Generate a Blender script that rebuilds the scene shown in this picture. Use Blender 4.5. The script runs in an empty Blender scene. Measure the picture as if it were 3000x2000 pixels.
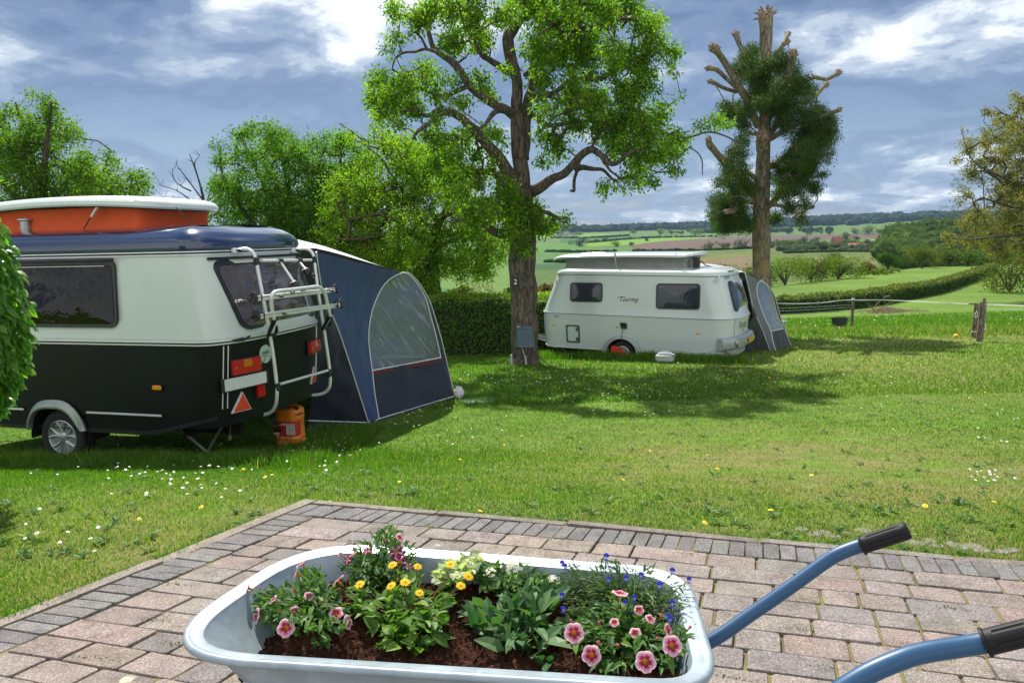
import bpy, bmesh, math, random
import numpy as np
from mathutils import Vector, Matrix, noise as mnoise
R = math.radians
sc = bpy.context.scene
col = sc.collection
# ---------------------------------------------------------------- camera
FPX = 2250.0; PITCH = R(7.72); ROLL = R(1.4); CZ = 1.5
_f = np.array([0, math.cos(PITCH), -math.sin(PITCH)]); _r0 = np.array([1., 0, 0]); _u0 = np.cross(_r0, _f)
_r = math.cos(ROLL) * _r0 - math.sin(ROLL) * _u0
_u = math.sin(ROLL) * _r0 + math.cos(ROLL) * _u0
cam = bpy.data.cameras.new('camera'); cam.sensor_width = 36; cam.lens = 36 * FPX / 3000
cam.clip_start = 0.05; cam.clip_end = 12000
camo = bpy.data.objects.new('camera', cam); col.objects.link(camo)
camo.matrix_world = Matrix(((_r[0], _u[0], -_f[0], 0), (_r[1], _u[1], -_f[1], 0), (_r[2], _u[2], -_f[2], CZ), (0, 0, 0, 1)))
sc.camera = camo
sc.view_settings.view_transform = 'Standard'; sc.view_settings.look = 'None'
sc.view_settings.exposure = 0.80; sc.view_settings.gamma = 1
sc.cycles.max_bounces = 8; sc.cycles.transparent_max_bounces = 12; sc.cycles.volume_bounces = 0
sc.cycles.use_denoising = True
sc.cycles.sample_clamp_indirect = 6
# ---------------------------------------------------------------- sun and sky
SUN_EL = 52.0
SH = Vector((0.30, -0.954)).normalized()            # where shadows fall
s_dir = Vector((-SH.x * math.cos(R(SUN_EL)), -SH.y * math.cos(R(SUN_EL)), math.sin(R(SUN_EL))))
sun = bpy.data.lights.new('sun', 'SUN'); sun.energy = 4.6; sun.angle = R(0.53); sun.color = (1.0, 0.94, 0.84)
suno = bpy.data.objects.new('sun', sun); col.objects.link(suno)
suno.rotation_euler = s_dir.to_track_quat('Z', 'Y').to_euler()
world = bpy.data.worlds.new('World'); sc.world = world; world.use_nodes = True
W = world.node_tree; W.nodes.clear()
def wn(t, **k):
    n = W.nodes.new(t)
    for a, b in k.items(): setattr(n, a, b)
    return n
def wmath(op, a, b=None, c=None, clamp=False):
    n = wn('ShaderNodeMath', operation=op, use_clamp=clamp)
    for i, v in enumerate((a, b, c)):
        if v is None: continue
        if isinstance(v, (int, float)): n.inputs[i].default_value = v
        else: W.links.new(v, n.inputs[i])
    return n.outputs[0]
def build_sky():
    geo = wn('ShaderNodeTexCoord')
    sep = wn('ShaderNodeSeparateXYZ'); W.links.new(geo.outputs['Generated'], sep.inputs[0])
    dx, dy, dz = sep.outputs
    ay = wmath('MAXIMUM', wmath('ABSOLUTE', dy), 0.05)
    az = wmath('DIVIDE', dx, ay); el = wmath('DIVIDE', dz, ay)
    # cloud plane coordinates: clouds shrink towards the horizon
    dn = wmath('ADD', wmath('MAXIMUM', dz, 0.0), 0.24)
    cx = wmath('DIVIDE', dx, dn); cy = wmath('DIVIDE', dy, dn)
    cmb = wn('ShaderNodeCombineXYZ'); W.links.new(cx, cmb.inputs[0]); W.links.new(cy, cmb.inputs[1])
    def noise(scale, detail, rough, off, dist=0.0, sx=1, sy=1):
        mp = wn('ShaderNodeMapping'); mp.inputs['Location'].default_value = off
        mp.inputs['Rotation'].default_value = (0, 0, R(25)); mp.inputs['Scale'].default_value = (sx, sy, 1)
        W.links.new(cmb.outputs[0], mp.inputs[0])
        n = wn('ShaderNodeTexNoise'); n.inputs['Scale'].default_value = scale; n.inputs['Detail'].default_value = detail
        n.inputs['Roughness'].default_value = rough; n.inputs['Distortion'].default_value = dist
        W.links.new(mp.outputs[0], n.inputs[0]); return n.outputs[0]
    n1 = noise(1.45, 10, 0.58, (3.1, 1.7, 0), 0.25); n2 = noise(0.45, 4, 0.5, (7.2, 4.1, 0), 0.2); n3 = noise(4.6, 9, 0.62, (1.2, 9.1, 0), 0.3)
    def px(a, b): return ((a - 1500) / FPX, (695 - b) / FPX)
    # the big shapes of this cloud cover: direction, size, brighter or darker
    blobs = [(40, 120, 150, 170, .42), (60, 480, 120, 80, .25), (640, 190, 150, 60, .22), (1350, 120, 330, 170, .20), (560, 520, 260, 60, -.10),
             (450, 330, 520, 110, -.24), (950, 380, 260, 120, -.22), (300, 80, 260, 70, -.02), (2600, 360, 620, 55, -.30), (2080, 60, 230, 90, -.18),
             (2500, 150, 220, 90, .16), (2900, 130, 220, 110, .14), (2650, 540, 330, 70, .34), (2700, 455, 300, 30, .10), (1780, 585, 230, 30, .05),
             (1800, 640, 330, 22, .30), (1900, 610, 300, 22, -.28), (2450, 620, 250, 30, .15), (2050, 400, 300, 120, .14), (430, 470, 120, 40, .18), (2250, 480, 120, 60, -.05), (800, 20, 350, 60, .12)]
    acc = None
    for a, b, sa, sb, w in blobs:
        u, v = px(a, b)
        du = wmath('MULTIPLY', wmath('SUBTRACT', az, u), FPX / sa); dv = wmath('MULTIPLY', wmath('SUBTRACT', el, v), FPX / sb)
        g = wmath('EXPONENT', wmath('MULTIPLY', wmath('ADD', wmath('MULTIPLY', du, du), wmath('MULTIPLY', dv, dv)), -0.8))
        g = wmath('MULTIPLY', g, w * 1.25)
        acc = g if acc is None else wmath('ADD', acc, g)
    front = wmath('GREATER_THAN', dy, 0.0)
    acc = wmath('MULTIPLY', acc, front)
    v = wmath('MULTIPLY_ADD', wmath('SUBTRACT', n1, 0.5), 3.3, 0.27)
    v = wmath('MULTIPLY_ADD', wmath('SUBTRACT', n2, 0.5), 1.2, v)
    v = wmath('MULTIPLY_ADD', wmath('SUBTRACT', n3, 0.5), 1.5, v)
    v = wmath('ADD', v, acc)
    # clouds overhead and behind the camera, out of view, brightened to add fill light
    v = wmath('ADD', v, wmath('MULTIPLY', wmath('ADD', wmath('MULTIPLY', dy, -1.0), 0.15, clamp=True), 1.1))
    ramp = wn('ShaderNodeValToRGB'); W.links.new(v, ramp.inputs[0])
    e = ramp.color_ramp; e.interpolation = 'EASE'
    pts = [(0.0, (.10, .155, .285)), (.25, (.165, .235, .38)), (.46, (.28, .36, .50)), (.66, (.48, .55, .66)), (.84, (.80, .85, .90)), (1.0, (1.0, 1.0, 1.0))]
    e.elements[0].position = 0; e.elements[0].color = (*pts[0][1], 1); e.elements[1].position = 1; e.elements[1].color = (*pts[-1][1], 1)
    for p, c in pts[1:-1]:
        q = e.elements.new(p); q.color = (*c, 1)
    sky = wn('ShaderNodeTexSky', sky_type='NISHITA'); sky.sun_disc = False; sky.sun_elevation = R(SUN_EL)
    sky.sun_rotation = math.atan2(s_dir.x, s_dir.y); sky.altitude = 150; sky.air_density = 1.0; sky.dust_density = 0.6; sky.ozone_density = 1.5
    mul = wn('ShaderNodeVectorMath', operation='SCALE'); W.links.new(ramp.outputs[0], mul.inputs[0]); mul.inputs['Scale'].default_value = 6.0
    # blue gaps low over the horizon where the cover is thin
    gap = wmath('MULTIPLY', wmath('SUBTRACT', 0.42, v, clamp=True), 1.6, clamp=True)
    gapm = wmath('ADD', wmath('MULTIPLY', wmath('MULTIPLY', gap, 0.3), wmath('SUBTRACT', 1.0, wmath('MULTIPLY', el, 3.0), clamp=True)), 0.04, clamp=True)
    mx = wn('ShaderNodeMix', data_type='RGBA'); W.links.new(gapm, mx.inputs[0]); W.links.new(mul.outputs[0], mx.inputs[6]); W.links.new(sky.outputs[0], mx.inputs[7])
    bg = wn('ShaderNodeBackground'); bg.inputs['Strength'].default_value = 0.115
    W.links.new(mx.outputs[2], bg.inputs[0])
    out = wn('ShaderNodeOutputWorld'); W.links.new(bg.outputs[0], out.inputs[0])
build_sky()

# ---------------------------------------------------------------- helpers
rng = np.random.default_rng(7); random.seed(7)
def ray(px, py): return _f + _r * (px - 1500) / FPX - _u * (py - 1000) / FPX
def P(px, py, Y):
    d = ray(px, py); return np.array([0, 0, CZ]) + d * (Y / d[1])
def G(px, py, z):
    d = ray(px, py); return np.array([0, 0, CZ]) + d * ((z - CZ) / d[2])
def tag(o, label=None, cat=None, group=None, kind=None):
    if label: o['label'] = label
    if cat: o['category'] = cat
    if group: o['group'] = group
    if kind: o['kind'] = kind
    return o
def empty(name, loc=(0, 0, 0), rz=0.0):
    o = bpy.data.objects.new(name, None); col.objects.link(o); o.location = loc; o.rotation_euler = (0, 0, rz); o.empty_display_size = 0.2
    return o
def nmat(name):
    m = bpy.data.materials.new(name); m.use_nodes = True; nt = m.node_tree
    return m, nt, nt.nodes['Principled BSDF'], nt.nodes['Material Output']
def N(nt, t, **k):
    n = nt.nodes.new(t)
    for a, b in k.items(): setattr(n, a, b)
    return n
def noise_fac(nt, scale, detail=4, rough=0.55, coord='Object', sc3=None):
    tc = N(nt, 'ShaderNodeTexCoord'); src = tc.outputs[coord]
    if sc3:
        mp = N(nt, 'ShaderNodeMapping'); mp.inputs['Scale'].default_value = sc3; nt.links.new(src, mp.inputs[0]); src = mp.outputs[0]
    n = N(nt, 'ShaderNodeTexNoise'); n.inputs['Scale'].default_value = scale; n.inputs['Detail'].default_value = detail; n.inputs['Roughness'].default_value = rough
    nt.links.new(src, n.inputs[0]); return n.outputs[0]
def ramp(nt, fac, pts):
    r = N(nt, 'ShaderNodeValToRGB'); nt.links.new(fac, r.inputs[0]); e = r.color_ramp
    e.elements[0].position = pts[0][0]; e.elements[0].color = (*pts[0][1], 1); e.elements[1].position = pts[-1][0]; e.elements[1].color = (*pts[-1][1], 1)
    for p, c in pts[1:-1]:
        q = e.elements.new(p); q.color = (*c, 1)
    return r.outputs[0]
def bump(nt, bs, fac, strength, dist=0.01):
    b = N(nt, 'ShaderNodeBump'); b.inputs['Strength'].default_value = strength; b.inputs['Distance'].default_value = dist
    nt.links.new(fac, b.inputs['Height']); nt.links.new(b.outputs[0], bs.inputs['Normal'])
def mat(name, c, rough=0.5, metal=0.0, coat=0.0, var=0.12, vscale=6.0, bmp=0.0, bscale=80.0, bdist=0.003, spec=0.5, c2=None, sc3=None):
    m, nt, bs, _ = nmat(name)
    bs.inputs['Roughness'].default_value = rough; bs.inputs['Metallic'].default_value = metal; bs.inputs['Coat Weight'].default_value = coat
    bs.inputs['Coat Roughness'].default_value = 0.06; bs.inputs['Specular IOR Level'].default_value = spec
    f = noise_fac(nt, vscale, 5, 0.6, sc3=sc3)
    a = tuple(x * (1 - var) for x in c); b = tuple(min(1, x * (1 + var)) for x in (c2 or c))
    nt.links.new(ramp(nt, f, [(0.3, a), (0.7, b)]), bs.inputs['Base Color'])
    if bmp: bump(nt, bs, noise_fac(nt, bscale, 4, 0.6, sc3=sc3), bmp, bdist)
    return m
class MB:
    """collects verts and faces; several materials by slot"""
    def __init__(s): s.v = []; s.f = []; s.m = []; s.smooth = []
    def add(s, V, F, mi=0, sm=True):
        o = len(s.v); s.v.extend([tuple(map(float, p)) for p in V])
        for f in F: s.f.append(tuple(i + o for i in f)); s.m.append(mi); s.smooth.append(sm)
        return s
    def box(s, c, d, mi=0, rot=None, bev=0.0):
        x, y, z = [k / 2 for k in d]
        if bev > 0:
            b = min(bev, x * .9, y * .9, z * .9); V = []; F = []
            ring = lambda zz, q: [(x - q, -(y), zz), (x, -(y - q), zz), (x, y - q, zz), (x - q, y, zz), (-(x - q), y, zz), (-x, y - q, zz), (-x, -(y - q), zz), (-(x - q), -y, zz)]
            def inner(zz): return [((x - b) , -(y - b) , zz)]
            L = []
            for zz, sh in ((-z, b), (-z + b, 0), (z - b, 0), (z, b)):
                sx, sy = x - sh, y - sh; q = b if sh == 0 else b * .4
                L.append([(sx - q, -sy, zz), (sx, -(sy - q), zz), (sx, sy - q, zz), (sx - q, sy, zz), (-(sx - q), sy, zz), (-sx, sy - q, zz), (-sx, -(sy - q), zz), (-(sx - q), -sy, zz)])
            V = [p for r_ in L for p in r_]
            for k in range(3):
                for i in range(8): F.append((k * 8 + i, k * 8 + (i + 1) % 8, (k + 1) * 8 + (i + 1) % 8, (k + 1) * 8 + i))
            F.append(tuple(range(7, -1, -1))); F.append(tuple(range(24, 32)))
        else:
            V = [(a * x, b_ * y, c_ * z) for a in (-1, 1) for b_ in (-1, 1) for c_ in (-1, 1)]
            F = [(0, 1, 3, 2), (4, 6, 7, 5), (0, 4, 5, 1), (2, 3, 7, 6), (0, 2, 6, 4), (1, 5, 7, 3)]
        if rot is not None: V = [tuple(rot @ Vector(p)) for p in V]
        V = [(p[0] + c[0], p[1] + c[1], p[2] + c[2]) for p in V]
        return s.add(V, F, mi, False)
    def tube(s, pts, r, n=8, mi=0, cap=True, flat=1.0):
        pts = [Vector(p) for p in pts]; m = len(pts); rr = r if isinstance(r, (list, tuple, np.ndarray)) else [r] * m
        V = []; F = []; prev = None
        for i, p in enumerate(pts):
            t = (pts[min(i + 1, m - 1)] - pts[max(i - 1, 0)]); t = t.normalized() if t.length > 1e-9 else Vector((0, 0, 1))
            if prev is None:
                a = Vector((0, 0, 1)) if abs(t.z) < .9 else Vector((1, 0, 0)); nx = t.cross(a).normalized()
            else:
                nx = prev - t * prev.dot(t); nx = nx.normalized() if nx.length > 1e-6 else t.orthogonal().normalized()
            prev = nx; ny = t.cross(nx)
            for k in range(n):
                an = 2 * math.pi * k / n; V.append(p + (nx * math.cos(an) + ny * math.sin(an) * flat) * rr[i])
        for i in range(m - 1):
            for k in range(n): F.append((i * n + k, i * n + (k + 1) % n, (i + 1) * n + (k + 1) % n, (i + 1) * n + k))
        if cap: F.append(tuple(range(n - 1, -1, -1))); F.append(tuple(range((m - 1) * n, m * n)))
        return s.add(V, F, mi, True)
    def lathe(s, prof, c=(0, 0, 0), n=24, mi=0, axis='z', M=None):
        V = []; F = []; m = len(prof)
        for r_, h in prof:
            for k in range(n):
                a = 2 * math.pi * k / n; p = (r_ * math.cos(a), r_ * math.sin(a), h)
                if axis == 'y': p = (p[0], p[2], p[1])
                if axis == 'x': p = (p[2], p[0], p[1])
                if M is not None: p = tuple(M @ Vector(p))
                V.append((p[0] + c[0], p[1] + c[1], p[2] + c[2]))
        for i in range(m - 1):
            for k in range(n): F.append((i * n + k, i * n + (k + 1) % n, (i + 1) * n + (k + 1) % n, (i + 1) * n + k))
        F.append(tuple(range(n - 1, -1, -1))); F.append(tuple(range((m - 1) * n, m * n)))
        return s.add(V, F, mi, True)
    def build(s, name, mats, parent=None, loc=None, sharp=True):
        me = bpy.data.meshes.new(name); me.from_pydata(s.v, [], s.f)
        mats = mats if isinstance(mats, (list, tuple)) else [mats]
        for m_ in mats: me.materials.append(m_)
        me.polygons.foreach_set('material_index', s.m); me.polygons.foreach_set('use_smooth', s.smooth)
        me.update()
        if sharp: me.set_sharp_from_angle(angle=R(38))
        o = bpy.data.objects.new(name, me); col.objects.link(o)
        if parent is not None: o.parent = parent
        if loc is not None: o.location = loc
        return o
def npmesh(name, V, F, mats, parent=None, attrs=None, smooth=False, mi=None):
    """fast mesh: V (n,3), F (m,k)"""
    V = np.asarray(V, np.float32); F = np.asarray(F, np.int32); k = F.shape[1]
    me = bpy.data.meshes.new(name); me.vertices.add(len(V)); me.vertices.foreach_set('co', V.ravel())
    me.loops.add(F.size); me.loops.foreach_set('vertex_index', F.ravel())
    me.polygons.add(len(F)); me.polygons.foreach_set('loop_start', np.arange(0, F.size, k, dtype=np.int32))
    try: me.polygons.foreach_set('loop_total', np.full(len(F), k, np.int32))
    except Exception: pass
    me.polygons.foreach_set('use_smooth', np.full(len(F), smooth))
    mats = mats if isinstance(mats, (list, tuple)) else [mats]
    for m_ in mats: me.materials.append(m_)
    if mi is not None: me.polygons.foreach_set('material_index', np.asarray(mi, np.int32))
    me.update(calc_edges=True)
    for an, (ty, dat) in (attrs or {}).items():
        a = me.attributes.new(an, ty, 'POINT')
        if ty == 'FLOAT': a.data.foreach_set('value', np.asarray(dat, np.float32))
        else: a.data.foreach_set('color', np.asarray(dat, np.float32).ravel())
    o = bpy.data.objects.new(name, me); col.objects.link(o)
    if parent is not None: o.parent = parent
    return o
def unit(v): return v / np.maximum(np.linalg.norm(v, axis=-1, keepdims=True), 1e-9)
def leaf_geo(C, D, Nn, L, Wd, fold=0.25, curl=0.25, six=False):
    """leaves at base C along D with normal Nn; quads folded on the midrib (or two quads with a pointed tip)"""
    D = unit(D); S = unit(np.cross(D, Nn)); Nn = np.cross(S, D); L = L[:, None]; Wd = Wd[:, None]
    if not six:
        a = C; b = C + D * L * .45 + S * Wd * .5 + Nn * Wd * fold; t = C + D * L - Nn * L * curl; c = C + D * L * .45 - S * Wd * .5 + Nn * Wd * fold
        V = np.stack([a, b, t, c], 1).reshape(-1, 3); n = len(C); F = (np.arange(n)[:, None] * 4 + np.array([0, 1, 2, 3]))
        return V, F, 4
    mid = C + D * L * .5 - Nn * L * curl * .2; tip = C + D * L - Nn * L * curl
    b1 = C + D * L * .3 + S * Wd * .5 + Nn * Wd * fold; b2 = C + D * L * .7 + S * Wd * .38 + Nn * Wd * fold * .7 - Nn * L * curl * .4
    c1 = C + D * L * .3 - S * Wd * .5 + Nn * Wd * fold; c2 = C + D * L * .7 - S * Wd * .38 + Nn * Wd * fold * .7 - Nn * L * curl * .4
    V = np.stack([C, b1, b2, tip, c2, c1, mid], 1).reshape(-1, 3); n = len(C)
    F = (np.arange(n)[:, None, None] * 7 + np.array([[0, 1, 2, 6], [6, 2, 3, 3], [0, 6, 4, 5], [6, 3, 4, 4]])[None]).reshape(-1, 4)
    F = (np.arange(n)[:, None, None] * 7 + np.array([[0, 1, 6], [1, 2, 6], [2, 3, 6], [3, 4, 6], [4, 5, 6], [5, 0, 6]])[None]).reshape(-1, 3)
    return V, F, 7
def rand_unit(n, zb=0.0):
    v = rng.normal(size=(n, 3)); v[:, 2] += zb; return unit(v)
def leaf_mat(name, c_dark, c_mid, c_light, trans=0.45, tcol=None, rough=0.5, spec=0.22):
    """leaf: diffuse + gloss + light passing through the blade; colour varies leaf by leaf (attribute rnd)"""
    m, nt, bs, out = nmat(name)
    at = N(nt, 'ShaderNodeAttribute'); at.attribute_name = 'rnd'
    c = ramp(nt, at.outputs['Fac'], [(0.0, c_dark), (0.5, c_mid), (1.0, c_light)])
    nt.links.new(c, bs.inputs['Base Color']); bs.inputs['Roughness'].default_value = rough; bs.inputs['Specular IOR Level'].default_value = spec
    tr = N(nt, 'ShaderNodeBsdfTranslucent')
    mixc = N(nt, 'ShaderNodeMix', data_type='RGBA', blend_type='MULTIPLY'); mixc.inputs[0].default_value = 1
    nt.links.new(c, mixc.inputs[6]); mixc.inputs[7].default_value = (*(tcol or (1.35, 1.75, .5)), 1); nt.links.new(mixc.outputs[2], tr.inputs[0])
    mx = N(nt, 'ShaderNodeMixShader'); mx.inputs[0].default_value = trans
    nt.links.new(bs.outputs[0], mx.inputs[1]); nt.links.new(tr.outputs[0], mx.inputs[2]); nt.links.new(mx.outputs[0], out.inputs[0])
    return m
def text_mesh(name, body, size, mt, parent=None, shear=0.0, depth=0.001, M=None, space=1.0, align='CENTER', bold=0.0):
    cu = bpy.data.curves.new(name, 'FONT'); cu.body = body; cu.size = size; cu.shear = shear; cu.extrude = depth; cu.align_x = align; cu.align_y = 'CENTER'; cu.space_character = space; cu.offset = bold; cu.resolution_u = 3
    o = bpy.data.objects.new(name, cu); col.objects.link(o); dg = bpy.context.evaluated_depsgraph_get()
    me = bpy.data.meshes.new_from_object(o.evaluated_get(dg)); bpy.data.objects.remove(o)
    me.materials.clear(); me.materials.append(mt); o = bpy.data.objects.new(name, me); col.objects.link(o)
    if parent is not None: o.parent = parent
    if M is not None: o.matrix_local = M
    return o
def frameM(o, x, y, z=None):
    """matrix with origin o, local x and y axes"""
    x = Vector(x).normalized(); z = Vector(x).cross(Vector(y)).normalized(); y = z.cross(x)
    return Matrix(((x.x, y.x, z.x, o[0]), (x.y, y.y, z.y, o[1]), (x.z, y.z, z.z, o[2]), (0, 0, 0, 1)))
def smooth_path(pts, k=4):
    """Catmull-Rom through points (any dimension)"""
    p = np.array(pts, float); p = np.vstack([2 * p[0] - p[1], p, 2 * p[-1] - p[-2]]); out = []
    for i in range(1, len(p) - 2):
        for t in np.linspace(0, 1, k, endpoint=False):
            a, b, c, d = p[i - 1:i + 3]
            out.append(.5 * (2 * b + (c - a) * t + (2 * a - 5 * b + 4 * c - d) * t * t + (3 * b - a - 3 * c + d) * t ** 3))
    out.append(p[-2]); return np.array(out)
# ================================================================ TERRAIN
_ty = np.array([-60, -5, 3.2, 4.4, 6.0, 7.8, 10.3, 12.3, 17.5, 21, 29, 50, 67, 80, 105, 130, 9000.])
_tz = np.array([0, 0, -.015, -.06, -.36, -.74, -.98, -1.07, -1.40, -1.67, -2.2, -4.05, -4.85, -4.95, -4.95, -4.95, -4.95])
_fy = np.array([0, 250, 350, 500, 700, 900, 1150, 1500, 1800, 2200, 2600, 3600, 9000.])
_fz = np.array([-60, -27, -25, -25, -23.5, -20, -13.5, -3, 4, 13, 18, 14, 0.])
def _sm_interp(y, X, Z):
    """interpolation smoothed by averaging over a width that grows with distance"""
    s = 0
    for k in (-1, -.5, 0, .5, 1): s = s + np.interp(y + k * np.maximum(.5, np.abs(y) * .07), X, Z)
    return s / 5
def _wob(x, y): return np.sin(x * .9 + 1.3 * np.sin(y * .7)) * np.sin(y * .8 + .5) * .5 + np.sin(x * 2.3 + y * 1.1) * np.sin(y * 2.1 - x * .7) * .25
PA = np.array([-1.16, 4.34]); PU = np.array([.957, -.290]); PV = np.array([.290, .957])   # paving corner and directions
def zg(x, y):
    x = np.asarray(x, float); y = np.asarray(y, float)
    ynear = y + np.clip(x, -3, 8) * .18 * np.clip((9 - y) / 5, 0, 1)
    n = _sm_interp(ynear, _ty, _tz)
    yb = np.clip(57 + .95 * x, 48, 125)
    q = np.maximum(0, y - yb); n = n - np.where(q > 0, q * q / (q + 30) * .20, 0)
    f = _sm_interp(y, _fy, _fz) + np.sin(x * .006 + 1) * 2.2 * np.clip((y - 500) / 600, 0, 1) + np.clip((x - 200) / 900, 0, 1) * 15 * np.clip((y - 1300) / 700, 0, 1)
    z = np.maximum(n, f)
    wb = np.clip((y - 4.2) / 4, 0, 1) * np.clip((300 - y) / 200, 0, 1)
    return z + _wob(x, y) * .035 * wb + np.sin(x * .11 + y * .07) * .12 * np.clip((y - 25) / 30, 0, 1) * np.clip((300 - y) / 200, 0, 1)
def on_ground(px, py, y0=2.0, y1=3500.0):
    """the point of the terrain seen in direction (px, py)"""
    ys = np.geomspace(y0, y1, 4000); d = ray(px, py); t = ys / d[1]; X = d[0] * t; Z = CZ + d[2] * t
    h = Z - zg(X, ys); i = np.argmax(h < 0) if (h < 0).any() else len(ys) - 1
    return np.array([X[i], ys[i], float(zg(X[i], ys[i]))])
def project(V):
    q = V - np.array([0, 0, CZ]); w = np.maximum(q @ _f, 1e-3); return 1500 + FPX * (q @ _r) / w, 1000 - FPX * (q @ _u) / w
def inpoly(x, y, poly):
    r_ = np.zeros(x.shape, bool); n = len(poly); j = n - 1
    for i in range(n):
        xi, yi = poly[i]; xj, yj = poly[j]
        c = ((yi > y) != (yj > y)) & (x < (xj - xi) * (y - yi) / (yj - yi + 1e-12) + xi); r_ ^= c; j = i
    return r_
# ground sheet: fans out from behind the camera to the ridge
def build_ground():
    nA = 1500; ang = np.concatenate([np.linspace(-74, -36, 60, endpoint=False), np.linspace(-36, 36, nA), np.linspace(36.5, 74, 60)])
    A = np.tan(np.radians(ang)); near = np.arange(-4.0, 1.0, .5); Yr = np.concatenate([np.geomspace(1.0, 30, 170), np.geomspace(30.5, 250, 130), np.geomspace(252, 3000, 330), np.geomspace(3100, 9000, 12)])
    Yg, Ag = np.meshgrid(Yr, A, indexing='ij'); X = Ag * (Yg + 5.0)
    # the first rows, behind the camera, are straight
    Yn, An = np.meshgrid(near, A, indexing='ij'); Xn = An * (Yn + 5.0)
    X = np.vstack([Xn, X]); Y = np.vstack([Yn, Yg]); Z = zg(X, Y)
    # sink the soil under the paving so the stones sit in it
    rel = np.stack([X - PA[0], Y - PA[1]], -1); b = -(rel @ PV); a = rel @ PU
    inside = (b > -.0) & (a + b * .285 > -.0)
    Z = np.where(inside, -.045, Z)
    V = np.stack([X, Y, Z], -1).reshape(-1, 3); nr, nc = X.shape
    i = np.arange(nr - 1)[:, None] * nc + np.arange(nc - 1)[None]; F = np.stack([i, i + 1, i + nc + 1, i + nc], -1).reshape(-1, 4)
    # land use beyond the brow: which crop stands where (patches of different fields)
    x, y = X.reshape(-1), Y.reshape(-1)
    c = np.zeros((len(x), 4)); c[:, 3] = 1
    mead = np.array([.10, .175, .022]); c[:, :3] = mead
    far = y > 190
    px, py = project(V)
    c[far, :3] = (.075,.12,.03)
    def field(poly, rgb, ymin=190, ymax=4000):
        m = inpoly(px, py, poly) & (y > ymin) & (y < ymax); c[m, :3] = np.array(rgb) * .62
    field([(1500, 600), (3100, 600), (3100, 706), (1500, 706)], (.12, .22, .045))
    field([(1500, 758), (1760, 768), (1760, 790), (1500, 800)], (.035,.12,.035)); field([(1500, 788), (1760, 792), (1760, 900), (1500, 900)], (.085,.16,.025))
    field([(1500, 735), (1860, 722), (1860, 765), (1500, 775)], (.09, .22, .05)); field([(1500, 712), (1720, 712), (1760, 733), (1500, 738)], (.10, .25, .04))
    field([(1640, 700), (1850, 690), (1900, 697), (1730, 712), (1640, 712)], (.055, .15, .03))
    field([(1500, 683), (1860, 686), (1830, 692), (1500, 702)], (.18, .33, .04)); field([(1717, 711), (1886, 696), (2100, 694), (1960, 711), (1720, 722)], (.19, .36, .035))
    field([(1845, 722), (1885, 712), (1960, 705), (2100, 696), (2215, 691), (2600, 684), (2600, 697), (2300, 706), (2200, 724), (2060, 732), (1865, 735)], (.165, .115, .095))
    field([(1960, 755), (2230, 736), (2230, 830), (1960, 800)], (.17, .20, .055)); field([(2050, 762), (2200, 752), (2200, 800), (2060, 790)], (.22, .17, .09))
    field([(2250, 735), (2700, 728), (2760, 800), (2250, 845)], (.12, .18, .04)); field([(2330, 752), (2620, 745), (2640, 775), (2330, 785)], (.16, .20, .045))
    field([(1150, 650), (1480, 690), (1500, 900), (1150, 830)], (.07, .20, .05)); field([(1290, 745), (1500, 760), (1500, 900), (1290, 840)], (.13, .25, .04))
    woods = y > 1900; c[woods, :3] = (.025, .05, .02)
    # blur once along the grid so borders are not stair-stepped
    g = c.reshape(nr, nc, 4); g[1:-1, 1:-1] = (g[1:-1, 1:-1] * 2 + g[:-2, 1:-1] + g[2:, 1:-1] + g[1:-1, :-2] + g[1:-1, 2:]) / 6; c = g.reshape(-1, 4)
    m, nt, bs, out = nmat('meadow_and_fields')
    at = N(nt, 'ShaderNodeAttribute'); at.attribute_name = 'crop'
    tc = N(nt, 'ShaderNodeTexCoord')
    def nz(s, d=5, r_=.6, o=(0, 0, 0)):
        mp = N(nt, 'ShaderNodeMapping'); mp.inputs['Location'].default_value = o; nt.links.new(tc.outputs['Object'], mp.inputs[0])
        n = N(nt, 'ShaderNodeTexNoise'); n.inputs['Scale'].default_value = s; n.inputs['Detail'].default_value = d; n.inputs['Roughness'].default_value = r_; nt.links.new(mp.outputs[0], n.inputs[0]); return n.outputs[0]
    def mixc(f, a, b_, bt='MIX'):
        x_ = N(nt, 'ShaderNodeMix', data_type='RGBA', blend_type=bt)
        for i_, v in ((0, f), (6, a), (7, b_)):
            if isinstance(v, (int, float)): x_.inputs[i_].default_value = v
            elif isinstance(v, tuple): x_.inputs[i_].default_value = (*v, 1)
            else: nt.links.new(v, x_.inputs[i_])
        return x_.outputs[2]
    def rmp(f, a, b_, v0=0., v1=1.):
        r_ = N(nt, 'ShaderNodeMapRange'); r_.inputs[1].default_value = a; r_.inputs[2].default_value = b_; r_.inputs[3].default_value = v0; r_.inputs[4].default_value = v1; nt.links.new(f, r_.inputs[0]); return r_.outputs[0]
    base = at.outputs['Color']
    big = rmp(nz(.12, 5), .35, .65, .82, 1.18); c1 = mixc(1.0, base, big, 'MULTIPLY')
    fine = rmp(nz(3.0, 8, .75), .3, .7, .6, 1.4); c2_ = mixc(1.0, c1, fine, 'MULTIPLY')
    # dry, worn lawn where people drive and walk
    dry = N(nt, 'ShaderNodeAttribute'); dry.attribute_name = 'dry'
    dm = N(nt, 'ShaderNodeMath', operation='MULTIPLY', use_clamp=True); nt.links.new(dry.outputs['Fac'], dm.inputs[0]); nt.links.new(rmp(nz(1.3, 6, .7, (5, 2, 0)), .38, .60, .0, 1.3), dm.inputs[1])
    c3 = mixc(dm.outputs[0], c2_, (.20, .165, .075))
    nt.links.new(c3, bs.inputs['Base Color']); bs.inputs['Roughness'].default_value = .9; bs.inputs['Specular IOR Level'].default_value = .15
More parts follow.
